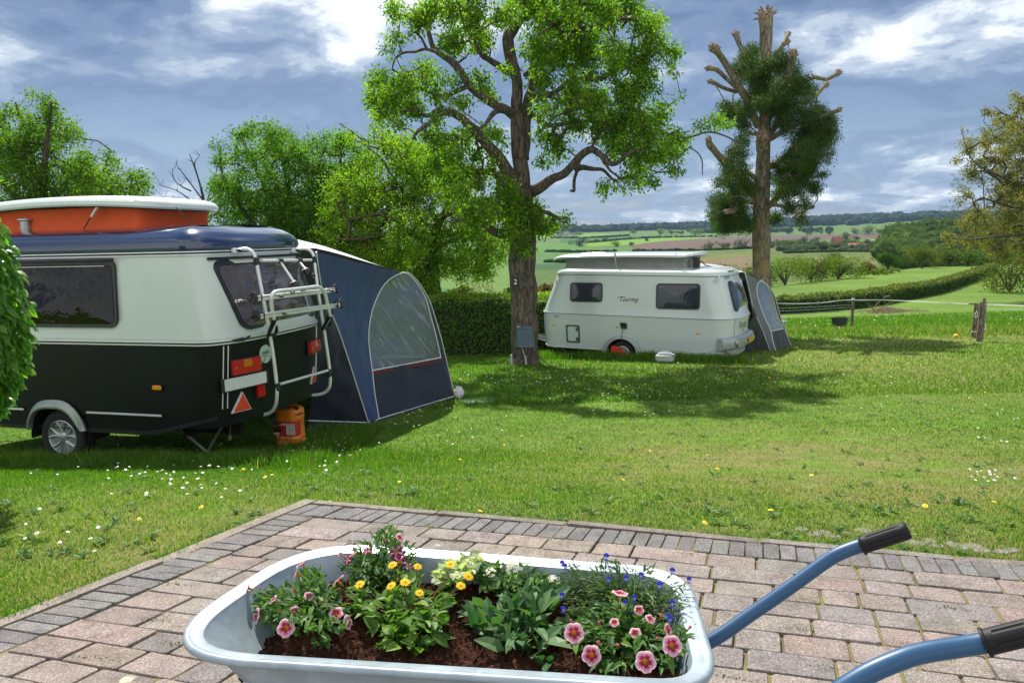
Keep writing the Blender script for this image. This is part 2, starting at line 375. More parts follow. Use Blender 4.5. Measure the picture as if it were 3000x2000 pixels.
    bump(nt, bs, nz(14, 8, .8), .5, .03)
    dryv = dryness(x, y)
    o = npmesh('ground', V, F, m, attrs={'crop': ('FLOAT_COLOR', c), 'dry': ('FLOAT', dryv)}, smooth=True)
    tag(o, kind='structure')
def dryness(x, y):
    """0 lush, 1 worn: along the paving edge and over the pitch in the middle and right"""
    rel = np.stack([x - PA[0], y - PA[1]], -1); back = rel @ PV; leftd = -(rel @ PU + (-(rel @ PV)) * .285)
    e = np.where(rel @ PU + (-(rel @ PV)) * .285 > 0, back, np.where(back > 0, np.hypot(back, np.maximum(leftd, 0)), leftd)); edge = np.exp(-np.maximum(e, 0) / np.where(rel @ PU < .3, .26, .15)) * (y < 6) * np.clip(.75 + .6 * np.sin(x * 4.3 + y * 2.1) * np.sin(y * 3.9 - x * 1.7), 0, 1)
    pitch = np.exp(-(((x + 2.3) / 1.1) ** 2 + ((y - 4.2) / .9) ** 2)) * .45 + np.exp(-(((x - 2.6) / 2.6) ** 2 + ((y - 6.2) / 2.6) ** 2)) * .85 + np.exp(-(((x - 7.5) / 4.0) ** 2 + ((y - 16) / 5.0) ** 2)) * .55 + np.exp(-(((x - 13) / 5.0) ** 2 + ((y - 22) / 2.5) ** 2)) * .6
    return np.clip(edge * 1.1 + pitch, 0, 1)
build_ground()

# ---------------------------------------------------------------- paving: individual stones in one sheet
def build_paving():
    mb = []; 
    V = []; F = []; C = []; rr = random.Random(3)
    cols = [(0.211, 0.173, 0.156), (0.214, 0.177, 0.162), (0.216, 0.182, 0.160), (0.209, 0.181, 0.166), (0.189, 0.171, 0.161), (0.200, 0.177, 0.165), (0.173, 0.159, 0.153), (0.211, 0.179, 0.165), (0.204, 0.176, 0.161)]
    def warp(a, b):
        """paving coordinates (a along the back edge, b towards the viewer) to the plane"""
        k = .285 * max(0., 1 - a / 2.6) if a > 0 else .285
        aa = a - b * k
        w = .006 * math.sin(a * 3.1 + b * 1.7) + .004 * math.sin(b * 5.3)
        return PA[0] + PU[0] * aa - PV[0] * (b + w), PA[1] + PU[1] * aa - PV[1] * (b + w)
    def stone(a0, a1, b0, b1, colr, h=0.0, dark=1.0):
        g = .0030; ga = .0052; a0 += ga * (a1 - a0 > .1) + g * (a1 - a0 <= .1); a1 -= ga * (a1 - a0 > .1) + g * (a1 - a0 <= .1); b0 += g; b1 -= g; ch = rr.uniform(.006, .013); ch = min(ch, (a1 - a0) * .25, (b1 - b0) * .25)
        j = lambda: rr.uniform(-.003, .003)
        out = []
        for (x, y, sx, sy) in ((a0, b0, 1, 1), (a1, b0, -1, 1), (a1, b1, -1, -1), (a0, b1, 1, -1)):
            q = ch * rr.uniform(.7, 1.5)
            p = [(x, y + sy * q), (x + sx * q * .3, y + sy * q * .3), (x + sx * q, y)]
            if sx * sy < 0: p = p[::-1]
            out += [(u + j() * .5, v + j() * .5) for u, v in p]
        n = len(out); cx = sum(p[0] for p in out) / n; cy = sum(p[1] for p in out) / n
        tiltx, tilty = rr.uniform(-.02, .02), rr.uniform(-.02, .02); base = len(V); zt = .002 + rr.uniform(-.003, .003) + h
        hh = lambda u, v: zt + (u - cx) * tiltx + (v - cy) * tilty
        for s_, dz in ((1.0, -.035), (1.0, -.006), (.985, -.0015), (.955, 0.0)):
            for (u, v) in out:
                du, dv = u - cx, v - cy; L = math.hypot(du, dv); s2 = 1 - (1 - s_) * .1 / max(L, .03)
                uu, vv = cx + du * s2, cy + dv * s2; X, Y = warp(uu, vv); V.append((X, Y, hh(uu, vv) + dz)); C.append((*colr, 1))
        for k in range(3):
            for i in range(n): F.append((base + k * n + i, base + k * n + (i + 1) % n, base + (k + 1) * n + (i + 1) % n, base + (k + 1) * n + i))
        F.append(tuple(base + 3 * n + i for i in range(n)))
    def shade(c, v=.12):
        s_ = 1 + rr.uniform(-v, v); return tuple(x * s_ * (1 + rr.uniform(-.03, .03)) for x in c)
    # pale kerb strip round the edge
    a = .0
    while a < 6.4:
        L = rr.uniform(.7, 1.0); stone(a, a + L, 0.0, .055, shade((.185, .165, .145), .12)); a += L
    b = .0
    while b < 4.6:
        L = rr.uniform(.7, 1.0); stone(-.08, 0.0, b, b + L, shade((.20, .18, .155), .12)); b += L
    # soldier course of small grey bricks
    a = .0
    while a < 6.4:
        w = rr.uniform(.068, .082); stone(a, a + w, .06, .235, shade((0.140, 0.136, 0.136), .15)); a += w
    b = .24
    while b < 4.6:
        w = rr.uniform(.066, .084); stone(.002, .19, b, b + w, shade((0.156, 0.150, 0.148), .16)); b += w
    # main field in courses
    b = .24
    while b < 4.6:
        h = rr.choice([.135, .14, .145, .14]); a = .195 + 0
        a -= rr.uniform(0, .0)
        while a < 6.5:
            w = rr.choice([.15, .18, .20, .21, .21, .23, .28, .33]) * rr.uniform(.97, 1.03); stone(a, a + w, b, b + h, shade(rr.choice(cols), .12)); a += w
        b += h
    m, nt, bs, out = nmat('concrete_paver')
    at = N(nt, 'ShaderNodeAttribute'); at.attribute_name = 'stone'
    sp = noise_fac(nt, 130, 5, .8); sp2 = noise_fac(nt, 9, 5, .65); li = noise_fac(nt, 4.2, 2, .4)
    def mul(a_, b_):
        x_ = N(nt, 'ShaderNodeMix', data_type='RGBA', blend_type='MULTIPLY'); x_.inputs[0].default_value = 1; nt.links.new(a_, x_.inputs[6]); nt.links.new(b_, x_.inputs[7]); return x_.outputs[2]
    c = mul(at.outputs['Color'], ramp(nt, sp, [(.30, (.32, .31, .32)), (.5, (1.0, 1.0, 1.0)), (.68, (2.2, 2.1, 2.0))]))
    c = mul(c, ramp(nt, sp2, [(.28, (.66, .63, .62)), (.5, (1, 1, 1)), (.72, (1.22, 1.2, 1.18))]))
    # pale lichen spots
    vo = N(nt, 'ShaderNodeTexVoronoi'); vo.inputs['Scale'].default_value = 3.1; vo.inputs['Randomness'].default_value = 1; tc = N(nt, 'ShaderNodeTexCoord'); nt.links.new(tc.outputs['Object'], vo.inputs[0])
    dsum = N(nt, 'ShaderNodeMath', operation='ADD'); nt.links.new(vo.outputs['Distance'], dsum.inputs[0]); s3 = noise_fac(nt, 30, 2, .5); m3 = N(nt, 'ShaderNodeMath', operation='MULTIPLY'); nt.links.new(s3, m3.inputs[0]); m3.inputs[1].default_value = .08; nt.links.new(m3.outputs[0], dsum.inputs[1])
    lr = N(nt, 'ShaderNodeMapRange'); lr.inputs[1].default_value = .13; lr.inputs[2].default_value = .10; lr.inputs[3].default_value = 0; lr.inputs[4].default_value = .75; nt.links.new(dsum.outputs[0], lr.inputs[0])
    sepc = N(nt, 'ShaderNodeSeparateColor'); nt.links.new(vo.outputs['Color'], sepc.inputs[0]); gt = N(nt, 'ShaderNodeMath', operation='GREATER_THAN'); nt.links.new(sepc.outputs[0], gt.inputs[0]); gt.inputs[1].default_value = .62
    mm = N(nt, 'ShaderNodeMath', operation='MULTIPLY'); nt.links.new(lr.outputs[0], mm.inputs[0]); nt.links.new(gt.outputs[0], mm.inputs[1])
    x_ = N(nt, 'ShaderNodeMix', data_type='RGBA'); nt.links.new(mm.outputs[0], x_.inputs[0]); nt.links.new(c, x_.inputs[6]); x_.inputs[7].default_value = (.5, .48, .38, 1)
    nt.links.new(x_.outputs[2], bs.inputs['Base Color']); bs.inputs['Roughness'].default_value = .88; bs.inputs['Specular IOR Level'].default_value = .25
    bump(nt, bs, sp, .6, .0025)
    me = bpy.data.meshes.new('paving'); me.from_pydata(V, [], F); me.materials.append(m); a_ = me.attributes.new('stone', 'FLOAT_COLOR', 'POINT'); a_.data.foreach_set('color', np.array(C, np.float32).ravel())
    o = bpy.data.objects.new('paving', me); col.objects.link(o); tag(o, kind='structure')
    # sand, moss and dirt in the joints
    mj, nt, bs, _ = nmat('joint_sand_and_moss'); f = noise_fac(nt, 5, 5, .65); g = noise_fac(nt, 160, 3, .6)
    cj = ramp(nt, f, [(.34, (.10, .075, .05)), (.46, (.15, .115, .06)), (.56, (.18, .165, .045)), (.70, (.13, .17, .03))])
    nt.links.new(cj, bs.inputs['Base Color']); bs.inputs['Roughness'].default_value = 1; bump(nt, bs, g, .8, .004)
    bmv = []; na, nb = 130, 92
    for i in range(na + 1):
        for j in range(nb + 1):
            a = -.085 + 6.6 * i / na; b = -.0 + 4.7 * j / nb; X, Y = warp(a, b); bmv.append((X, Y, -.0085 + .006 * math.sin(a * 9 + math.sin(b * 7)) * math.sin(b * 8)))
    Fj = [(i * (nb + 1) + j, (i + 1) * (nb + 1) + j, (i + 1) * (nb + 1) + j + 1, i * (nb + 1) + j + 1) for i in range(na) for j in range(nb)]
    o = npmesh('paving_joints', bmv, Fj, mj, smooth=True); tag(o, kind='structure')
    # moss cushions standing a little proud in some joints
    Cc = []; 
    for _ in range(260):
        a = rr.uniform(.2, 5.2); row = rr.randrange(0, 26); b = .24 + row * .15 + rr.uniform(-.006, .006)
        if rr.random() < .5: b += rr.uniform(0, .15)
        for k in range(rr.randrange(20, 60)):
            aa = a + rr.gauss(0, .035); bb = b + rr.gauss(0, .005); X, Y = warp(aa, bb); Cc.append((X, Y, -.006 + rr.uniform(0, .008)))
    Cc = np.array(Cc); n = len(Cc); Vm, Fm, k = leaf_geo(Cc, rand_unit(n, 1.6), rand_unit(n), rng.uniform(.006, .013, n), rng.uniform(.003, .006, n))
    mo = npmesh('moss', Vm, Fm, leaf_mat('moss', (.07, .085, .015), (.12, .14, .02), (.17, .15, .03), .2), attrs={'rnd': ('FLOAT', np.repeat(rng.random(n), k))}); tag(mo, 'yellow green moss in the joints of the paving', 'moss', kind='stuff')
build_paving()

# ---------------------------------------------------------------- grass
def paved(x, y, m=0.0):
    rel = np.stack([x - PA[0], y - PA[1]], -1); b = -(rel @ PV); a = rel @ PU
    return (b > m) & (a + b * .285 > -.08 + m)
def blades(n, sampler, hgt, wid, name, m, lean=.5, dryw=True, seed=0, tintlo=0, tinthi=1):
    x, y = sampler(n); ok = ~paved(x, y, .012 + .03 * np.sin(x * 13 + 2 * np.sin(y * 9)) * np.sin(y * 11 + x * 5) + rng.random(n) ** 3 * .05); x, y = x[ok], y[ok]; n = len(x); z = zg(x, y)
    d = dryness(x, y) if dryw is True else np.full(n, float(dryw))
    # the lawn grows unevenly: tufts and thin patches
    tuft = .5 + .5 * np.sin(x * 5.1 + 2 * np.sin(y * 3.7)) * np.sin(y * 6.3 + 1.5 * np.sin(x * 4.1))
    h = hgt(x, y, n) * (1 - .45 * d) * (.7 + .6 * tuft); w = wid(x, y, n)
    keep = rng.random(n) > d * .68; x, y, z, h, w, d, tuft = [q[keep] for q in (x, y, z, h, w, d, tuft)]; n = len(x)
    a = rng.uniform(0, 2 * np.pi, n); s = np.stack([np.cos(a), np.sin(a), np.zeros(n)], -1); b = rng.uniform(0, 2 * np.pi, n)
    ln = np.stack([np.cos(b), np.sin(b), np.zeros(n)], -1) * (h * lean * rng.uniform(.2, 1.6, n))[:, None]
    base = np.stack([x, y, z - .004], -1); up = np.zeros((n, 3)); up[:, 2] = h
    v0 = base - s * w[:, None] * .5; v1 = base + s * w[:, None] * .5; m1 = base + up * .6 + ln * .45 + s * w[:, None] * .42; m0 = base + up * .6 + ln * .45 - s * w[:, None] * .42; t = base + up + ln
    V = np.stack([v0, v1, m1, m0, t], 1).reshape(-1, 3); i = np.arange(n) * 5
    F = np.concatenate([np.stack([i, i + 1, i + 2], -1), np.stack([i, i + 2, i + 3], -1), np.stack([i + 3, i + 2, i + 4], -1)])
    r_ = rng.random(n) * .55 + .2 * tuft; r_ = np.where(rng.random(n) < d * .62 + .03, .9 + .1 * rng.random(n), r_ * .88)
    big = .5 + .5 * np.sin(x * .8 + 1.2 * np.sin(y * .5)) * np.sin(y * .9 + 1); r_ = np.where(r_ < .88, np.clip(r_ * (.62 + .4 * big + .3 * (.5 + .5 * np.sin(x * 3.1 + 2.2 * np.sin(y * 2.3)) * np.sin(y * 3.7 + 1.9 * np.sin(x * 1.7)))) , 0, .8), r_)
    o = npmesh(name, V, F, m, attrs={'rnd': ('FLOAT', np.repeat(r_, 5))}); return o
def grass_mat():
    m, nt, bs, out = nmat('grass_blade')
    at = N(nt, 'ShaderNodeAttribute'); at.attribute_name = 'rnd'
    c = ramp(nt, at.outputs['Fac'], [(0.0, (.035, .10, .010)), (.35, (.09, .19, .016)), (.62, (.16, .265, .026)), (.82, (.25, .325, .04)), (.88, (.31, .26, .10)), (1.0, (.41, .34, .17))])
    nt.links.new(c, bs.inputs['Base Color']); bs.inputs['Roughness'].default_value = .5; bs.inputs['Specular IOR Level'].default_value = .3
    tr = N(nt, 'ShaderNodeBsdfTranslucent'); mc = N(nt, 'ShaderNodeMix', data_type='RGBA', blend_type='MULTIPLY'); mc.inputs[0].default_value = 1; nt.links.new(c, mc.inputs[6]); mc.inputs[7].default_value = (1.2, 1.6, .55, 1); nt.links.new(mc.outputs[2], tr.inputs[0])
    mx = N(nt, 'ShaderNodeMixShader'); mx.inputs[0].default_value = .5; nt.links.new(bs.outputs[0], mx.inputs[1]); nt.links.new(tr.outputs[0], mx.inputs[2]); nt.links.new(mx.outputs[0], out.inputs[0]); return m
GR = grass_mat()
def samp_range(y0, y1, p):
    def f(n):
        u = rng.random(n)
        y = (y0 ** (1 - p) + u * (y1 ** (1 - p) - y0 ** (1 - p))) ** (1 / (1 - p)) if p != 1 else y0 * (y1 / y0) ** u
        x = rng.uniform(-1, 1, n) * (.69 * y + 1.7); return x, y
    return f
def gh(x, y, n):
    lush = np.exp(-(((x + 3.2) / 3.0) ** 2 + ((y - 7.3) / .9) ** 2)) * .07 + np.exp(-(((x + .2) / 1.6) ** 2 + ((y - 17) / 1.2) ** 2)) * .04 + np.exp(-(((x - 2.6) / 3) ** 2 + ((y - 18) / .8) ** 2)) * .05
    return rng.uniform(.014, .036, n) + lush * rng.random(n) * 1.3
def gw(x, y, n): return rng.uniform(.0028, .0048, n) * np.maximum(1, y / 5.5)
g1 = blades(620000, samp_range(2.6, 12, 1.6), gh, gw, 'grass', GR); tag(g1, 'short mown lawn with tufts and worn dry patches', 'grass', kind='stuff')
g2 = blades(260000, samp_range(11.5, 46, 1.7), lambda x, y, n: rng.uniform(.03, .075, n) * np.where(y > 22.5, 1.9, 1), lambda x, y, n: rng.uniform(.004, .007, n) * y / 6.5, 'meadow_grass', GR, seed=1); tag(g2, 'lawn and taller meadow grass farther down the slope', 'grass', kind='stuff')
def s_tall(n):
    # long grass along and under the blue caravan, round its wheel and along its skirt
    t = rng.random(n); x = -5.6 + 3.9 * t; y = 8.25 - (x + 4.78) * .287 - .75 + rng.normal(0, .28, n) ; k = rng.random(n) < .25
    x = np.where(k, -2.6 + rng.random(n) * .9, x); y = np.where(k, 7.9 + rng.random(n) * 2.0, y); return x, y
g3 = blades(20000, s_tall, lambda x, y, n: rng.uniform(.04, .14, n), lambda x, y, n: rng.uniform(.004, .007, n), 'tall_grass', GR, lean=.45, dryw=False); tag(g3, 'long uncut grass along the skirt of the dark caravan', 'grass', kind='stuff')
def s_fence(n):
    t = rng.random(n); return 8.5 + 12 * t, 27.0 - t * 5.6 + rng.normal(0, .7, n) + 1
g4 = blades(16000, s_fence, lambda x, y, n: rng.uniform(.08, .30, n), lambda x, y, n: rng.uniform(.010, .018, n), 'rough_grass', GR, lean=.6, dryw=.42); tag(g4, 'rough tall grass under the fence tape', 'grass', kind='stuff')
def s_white(n):
    t = rng.random(n); return .4 + 4.6 * t + rng.normal(0, .1, n), 19.2 - 2.55 * t + rng.normal(0, .25, n)
g5 = blades(11000, s_white, lambda x, y, n: rng.uniform(.06, .24, n), lambda x, y, n: rng.uniform(.008, .014, n), 'long_grass', GR, lean=.4, dryw=False); tag(g5, 'long grass along the skirt of the white caravan', 'grass', kind='stuff')
def s_edge(n):
    t = rng.random(n); k = rng.random(n) < .6; t = np.round(t * 40) / 40 + rng.normal(0, .012, n)
    a = np.where(k, t * 5.2, -.285 * t * 3.4 - .04); b = np.where(k, -.02 + rng.normal(0, .035, n), t * 3.4); a = a + np.where(k, 0, rng.normal(0, .04, n) - .04)
    return PA[0] + PU[0] * a - PV[0] * b, PA[1] + PU[1] * a - PV[1] * b
g6 = blades(9000, s_edge, lambda x, y, n: rng.uniform(.015, .055, n), lambda x, y, n: rng.uniform(.003, .005, n), 'edge_grass', GR, lean=1.1, dryw=False); tag(g6, 'tufts of grass creeping over the edge of the paving', 'grass', kind='stuff')
# daisies and dandelions
def flowers_in_lawn():
    def heads(n, samp, r0, hgt, name, petal_mat, centre_mat, label, flat=1.0):
        x, y = samp(n); ok = ~paved(x, y, -.03); x, y = x[ok], y[ok]; n = len(x); z = zg(x, y) + hgt(x, y, n); K = 8
        rad = r0 * rng.uniform(.75, 1.25, n) * np.maximum(1, y / 12)
        nn = rand_unit(n) * .35 + np.array([.1, -.2, 1.0]); nn = unit(nn); a = unit(np.cross(nn, np.array([1., .2, 0]))); b = np.cross(nn, a)
        c = np.stack([x, y, z], -1); V = [c + nn * (rad * .12)[:, None]]
        for k in range(K):
            t = 2 * np.pi * k / K; V.append(c + (a * np.cos(t) + b * np.sin(t)) * (rad * (1 if k % 2 == 0 else .82))[:, None])
        V = np.stack(V, 1).reshape(-1, 3); i = np.arange(n)[:, None] * (K + 1); F = np.stack([np.concatenate([i, i + 1 + k, i + 1 + (k + 1) % K], -1) for k in range(K)], 1).reshape(-1, 3)
        nv = len(V); Vc = []
        for k in range(5):
            t = 2 * np.pi * k / 5; Vc.append(c + nn * (rad * .2)[:, None] + (a * np.cos(t) + b * np.sin(t)) * (rad * .34)[:, None])
        Vc.append(c + nn * (rad * .42)[:, None]); Vc = np.stack(Vc, 1).reshape(-1, 3); j = np.arange(n)[:, None] * 6
        Fc = np.stack([np.concatenate([j + k, j + (k + 1) % 5, j + 5], -1) for k in range(5)], 1).reshape(-1, 3) + nv
        # stalks
        sb = c.copy(); sb[:, 2] = zg(x, y); w = np.array([.0012, 0, 0]); Vs = np.stack([sb - w, sb + w, c], 1).reshape(-1, 3); Fs = (np.arange(n)[:, None] * 3 + np.array([0, 1, 2])) + nv + len(Vc)
        mi = np.concatenate([np.zeros(len(F)), np.ones(len(Fc)), np.full(len(Fs), 2)])
        o = npmesh(name, np.vstack([V, Vc, Vs]), np.vstack([F, Fc, Fs]), [petal_mat, centre_mat, GR], attrs={'rnd': ('FLOAT', np.full(nv + len(Vc) + len(Vs), .4))}, mi=mi); tag(o, label, name.replace('_', ' '), kind='stuff')
    white = mat('daisy_white', (.82, .82, .80), .6, var=.04); yel = mat('dandelion_yellow', (.85, .55, .02), .6, var=.08); ce = mat('daisy_centre', (.75, .48, .04), .7)
    spots = [(60, 1530, 90, 30), (150, 1590, 130, 60), (420, 1390, 260, 30), (650, 1350, 260, 35), (900, 1330, 160, 40), (960, 1290, 130, 30), (1180, 1220, 130, 30), (350, 1330, 220, 20), (500, 1440, 220, 40), (300, 1280, 120, 15),
             (1750, 1160, 160, 18), (1850, 1150, 120, 18), (1960, 1165, 60, 8), (1650, 1120, 160, 20), (1450, 1130, 150, 25), (1850, 1200, 160, 30), (2450, 1110, 320, 60), (2900, 1410, 60, 20), (2100, 1110, 200, 30), (2700, 1180, 300, 50), (1300, 1200, 100, 25), (2880, 1250, 120, 60), (1500, 1110, 200, 12), (1350, 1270, 140, 50)]
    wts = np.array([10, 14, 30, 46, 60, 40, 60, 22, 24, 20, 60, 40, 20, 34, 30, 34, 70, 24, 36, 60, 24, 24, 40, 20], float); wts /= wts.sum()
    def samp(n):
        k = rng.choice(len(spots), n, p=wts); s = np.array(spots)[k]; px = s[:, 0] + rng.normal(0, 1, n) * s[:, 2] * .6; py = s[:, 1] + rng.normal(0, 1, n) * s[:, 3] * .7
        pts = np.array([on_ground(a, b, 2.5, 60) for a, b in zip(px, py)]); return pts[:, 0], pts[:, 1]
    heads(560, samp, .0105, lambda x, y, n: rng.uniform(.035, .07, n), 'daisies', white, ce, 'small white daisies scattered through the lawn')
    def samp2(n):
        px = rng.uniform(300, 2990, n); py = rng.uniform(1080, 1560, n); pts = np.array([on_ground(a, b, 2.5, 60) for a, b in zip(px, py)]); return pts[:, 0], pts[:, 1]
    heads(46, samp2, .015, lambda x, y, n: rng.uniform(.03, .06, n), 'dandelions', yel, yel, 'yellow dandelions dotted over the lawn')
    def samp3(n):
        x = 9 + rng.random(n) * 14; y = 24 + rng.random(n) * 9 ; return x, y
    heads(70, samp3, .011, lambda x, y, n: rng.uniform(.15, .4, n), 'meadow_flowers', white, white, 'whitish seed heads in the rough grass by the fence')
    # broad flat weeds (plantain, dandelion leaves, clover)
    n0 = 420; px = rng.uniform(0, 3000, n0); py = rng.uniform(1180, 1640, n0); C = []; D = []; L = []
    for a, b in zip(px, py):
        g = on_ground(a, b, 2.5, 60)
        if paved(np.array([g[0]]), np.array([g[1]]), -.02)[0]: continue
        k = rng.integers(5, 10)
        for j in range(k):
            t = rng.uniform(0, 6.28); C.append(g + np.array([0, 0, .008])); D.append((math.cos(t), math.sin(t), rng.uniform(.15, .7))); L.append(rng.uniform(.025, .07))
    C = np.array(C); D = np.array(D); L = np.array(L); n = len(C); V, F, k = leaf_geo(C, D, np.tile([0, 0, 1.], (n, 1)) + rng.normal(0, .2, (n, 3)), L, L * .32, .12, .15, six=True)
    o = npmesh('lawn_weeds', V, F, leaf_mat('weed', (.03, .10, .015), (.06, .16, .02), (.14, .22, .05), .35), attrs={'rnd': ('FLOAT', np.repeat(rng.random(n), k))}); tag(o, 'flat leafy weeds and clover in the lawn', 'weeds', kind='stuff')
flowers_in_lawn()
# ================================================================ TREES
def bark_mat(name, c1, c2, scale=14, lich=None):
    m, nt, bs, _ = nmat(name)
    f = noise_fac(nt, scale, 7, .7, sc3=(1, 1, .22)); vo = N(nt, 'ShaderNodeTexVoronoi'); vo.feature = 'DISTANCE_TO_EDGE'; vo.inputs['Scale'].default_value = scale * 1.1
    tc = N(nt, 'ShaderNodeTexCoord'); mp = N(nt, 'ShaderNodeMapping'); mp.inputs['Scale'].default_value = (1, 1, .2); nt.links.new(tc.outputs['Object'], mp.inputs[0])
    dn = N(nt, 'ShaderNodeMix', data_type='VECTOR'); dn.inputs[0].default_value = .06; n0 = N(nt, 'ShaderNodeTexNoise'); n0.inputs['Scale'].default_value = 9; nt.links.new(tc.outputs['Object'], n0.inputs[0])
    nt.links.new(mp.outputs[0], dn.inputs[4]); nt.links.new(n0.outputs['Color'], dn.inputs[5]); nt.links.new(dn.outputs[1], vo.inputs[0])
    c = ramp(nt, f, [(.3, c1), (.7, c2)])
    x = N(nt, 'ShaderNodeMix', data_type='RGBA', blend_type='MULTIPLY'); x.inputs[0].default_value = 1; nt.links.new(c, x.inputs[6]); nt.links.new(ramp(nt, vo.outputs['Distance'], [(0.0, (.4, .4, .4)), (.16, (1.15, 1.15, 1.15))]), x.inputs[7])
    out = x.outputs[2]
    if lich:
        g = noise_fac(nt, 2.2, 6, .7); y = N(nt, 'ShaderNodeMix', data_type='RGBA'); r_ = N(nt, 'ShaderNodeMapRange'); r_.inputs[1].default_value = .48; r_.inputs[2].default_value = .62; r_.inputs[4].default_value = .75
        nt.links.new(g, r_.inputs[0]); nt.links.new(r_.outputs[0], y.inputs[0]); nt.links.new(out, y.inputs[6]); y.inputs[7].default_value = (*lich, 1); out = y.outputs[2]
    nt.links.new(out, bs.inputs['Base Color']); bs.inputs['Roughness'].default_value = .9; bs.inputs['Specular IOR Level'].default_value = .2
    bump(nt, bs, vo.outputs['Distance'], .9, .02); return m
def tubes_np(segs, n=5):
    """segs: list of (p0, p1, r0, r1) -> one mesh of frusta"""
    A = np.array([s[0] for s in segs]); B = np.array([s[1] for s in segs]); r0 = np.array([s[2] for s in segs]); r1 = np.array([s[3] for s in segs])
    t = unit(B - A); ref = np.where(np.abs(t[:, 2:3]) < .9, np.array([[0, 0, 1.]]), np.array([[1., 0, 0]])); nx = unit(np.cross(t, ref)); ny = np.cross(t, nx)
    V = []
    for q, rr_ in ((A, r0), (B, r1)):
        for k in range(n):
            a = 2 * np.pi * k / n; V.append(q + (nx * np.cos(a) + ny * np.sin(a)) * rr_[:, None])
    V = np.stack(V, 1).reshape(-1, 3); i = np.arange(len(segs))[:, None] * 2 * n
    F = np.stack([np.concatenate([i + k, i + (k + 1) % n, i + n + (k + 1) % n, i + n + k], -1) for k in range(n)], 1).reshape(-1, 4); return V, F
def blob_points(blobs, Y, n, depth=1.0, yspread=2.5, ctr=None, rad=None, jit=1.0):
    """sample points through the crown's volume: blobs are (px, py, r) seen at distance about Y"""
    b = np.array(blobs, float); w = b[:, 2] ** 2; w /= w.sum(); k = rng.choice(len(b), n, p=w)
    offs = rng.uniform(-1, 1, len(b))
    c = np.array([P(x, y, Y) for x, y, _ in b])
    if ctr is not None:
        d = np.hypot(b[:, 0] - ctr[0], b[:, 1] - ctr[1]) / rad; yo = offs * yspread * np.sqrt(np.clip(1 - d ** 2, .06, 1))
    else: yo = offs * yspread * .5
    side = rng.choice([-1., 1.], n)
    yy = np.where(rng.random(n) < .5, 1, -1) * np.abs(yo[k]); Yn = Y + yy
    s = Yn / Y; cc = np.array([0, 0, CZ]) + (c[k] - [0, 0, CZ]) * s[:, None]
    r = b[k, 2] / FPX * Yn
    u = rand_unit(n) * (rng.random(n) ** .45)[:, None] * jit; return cc + u * r[:, None] * np.array([1, depth, 1])
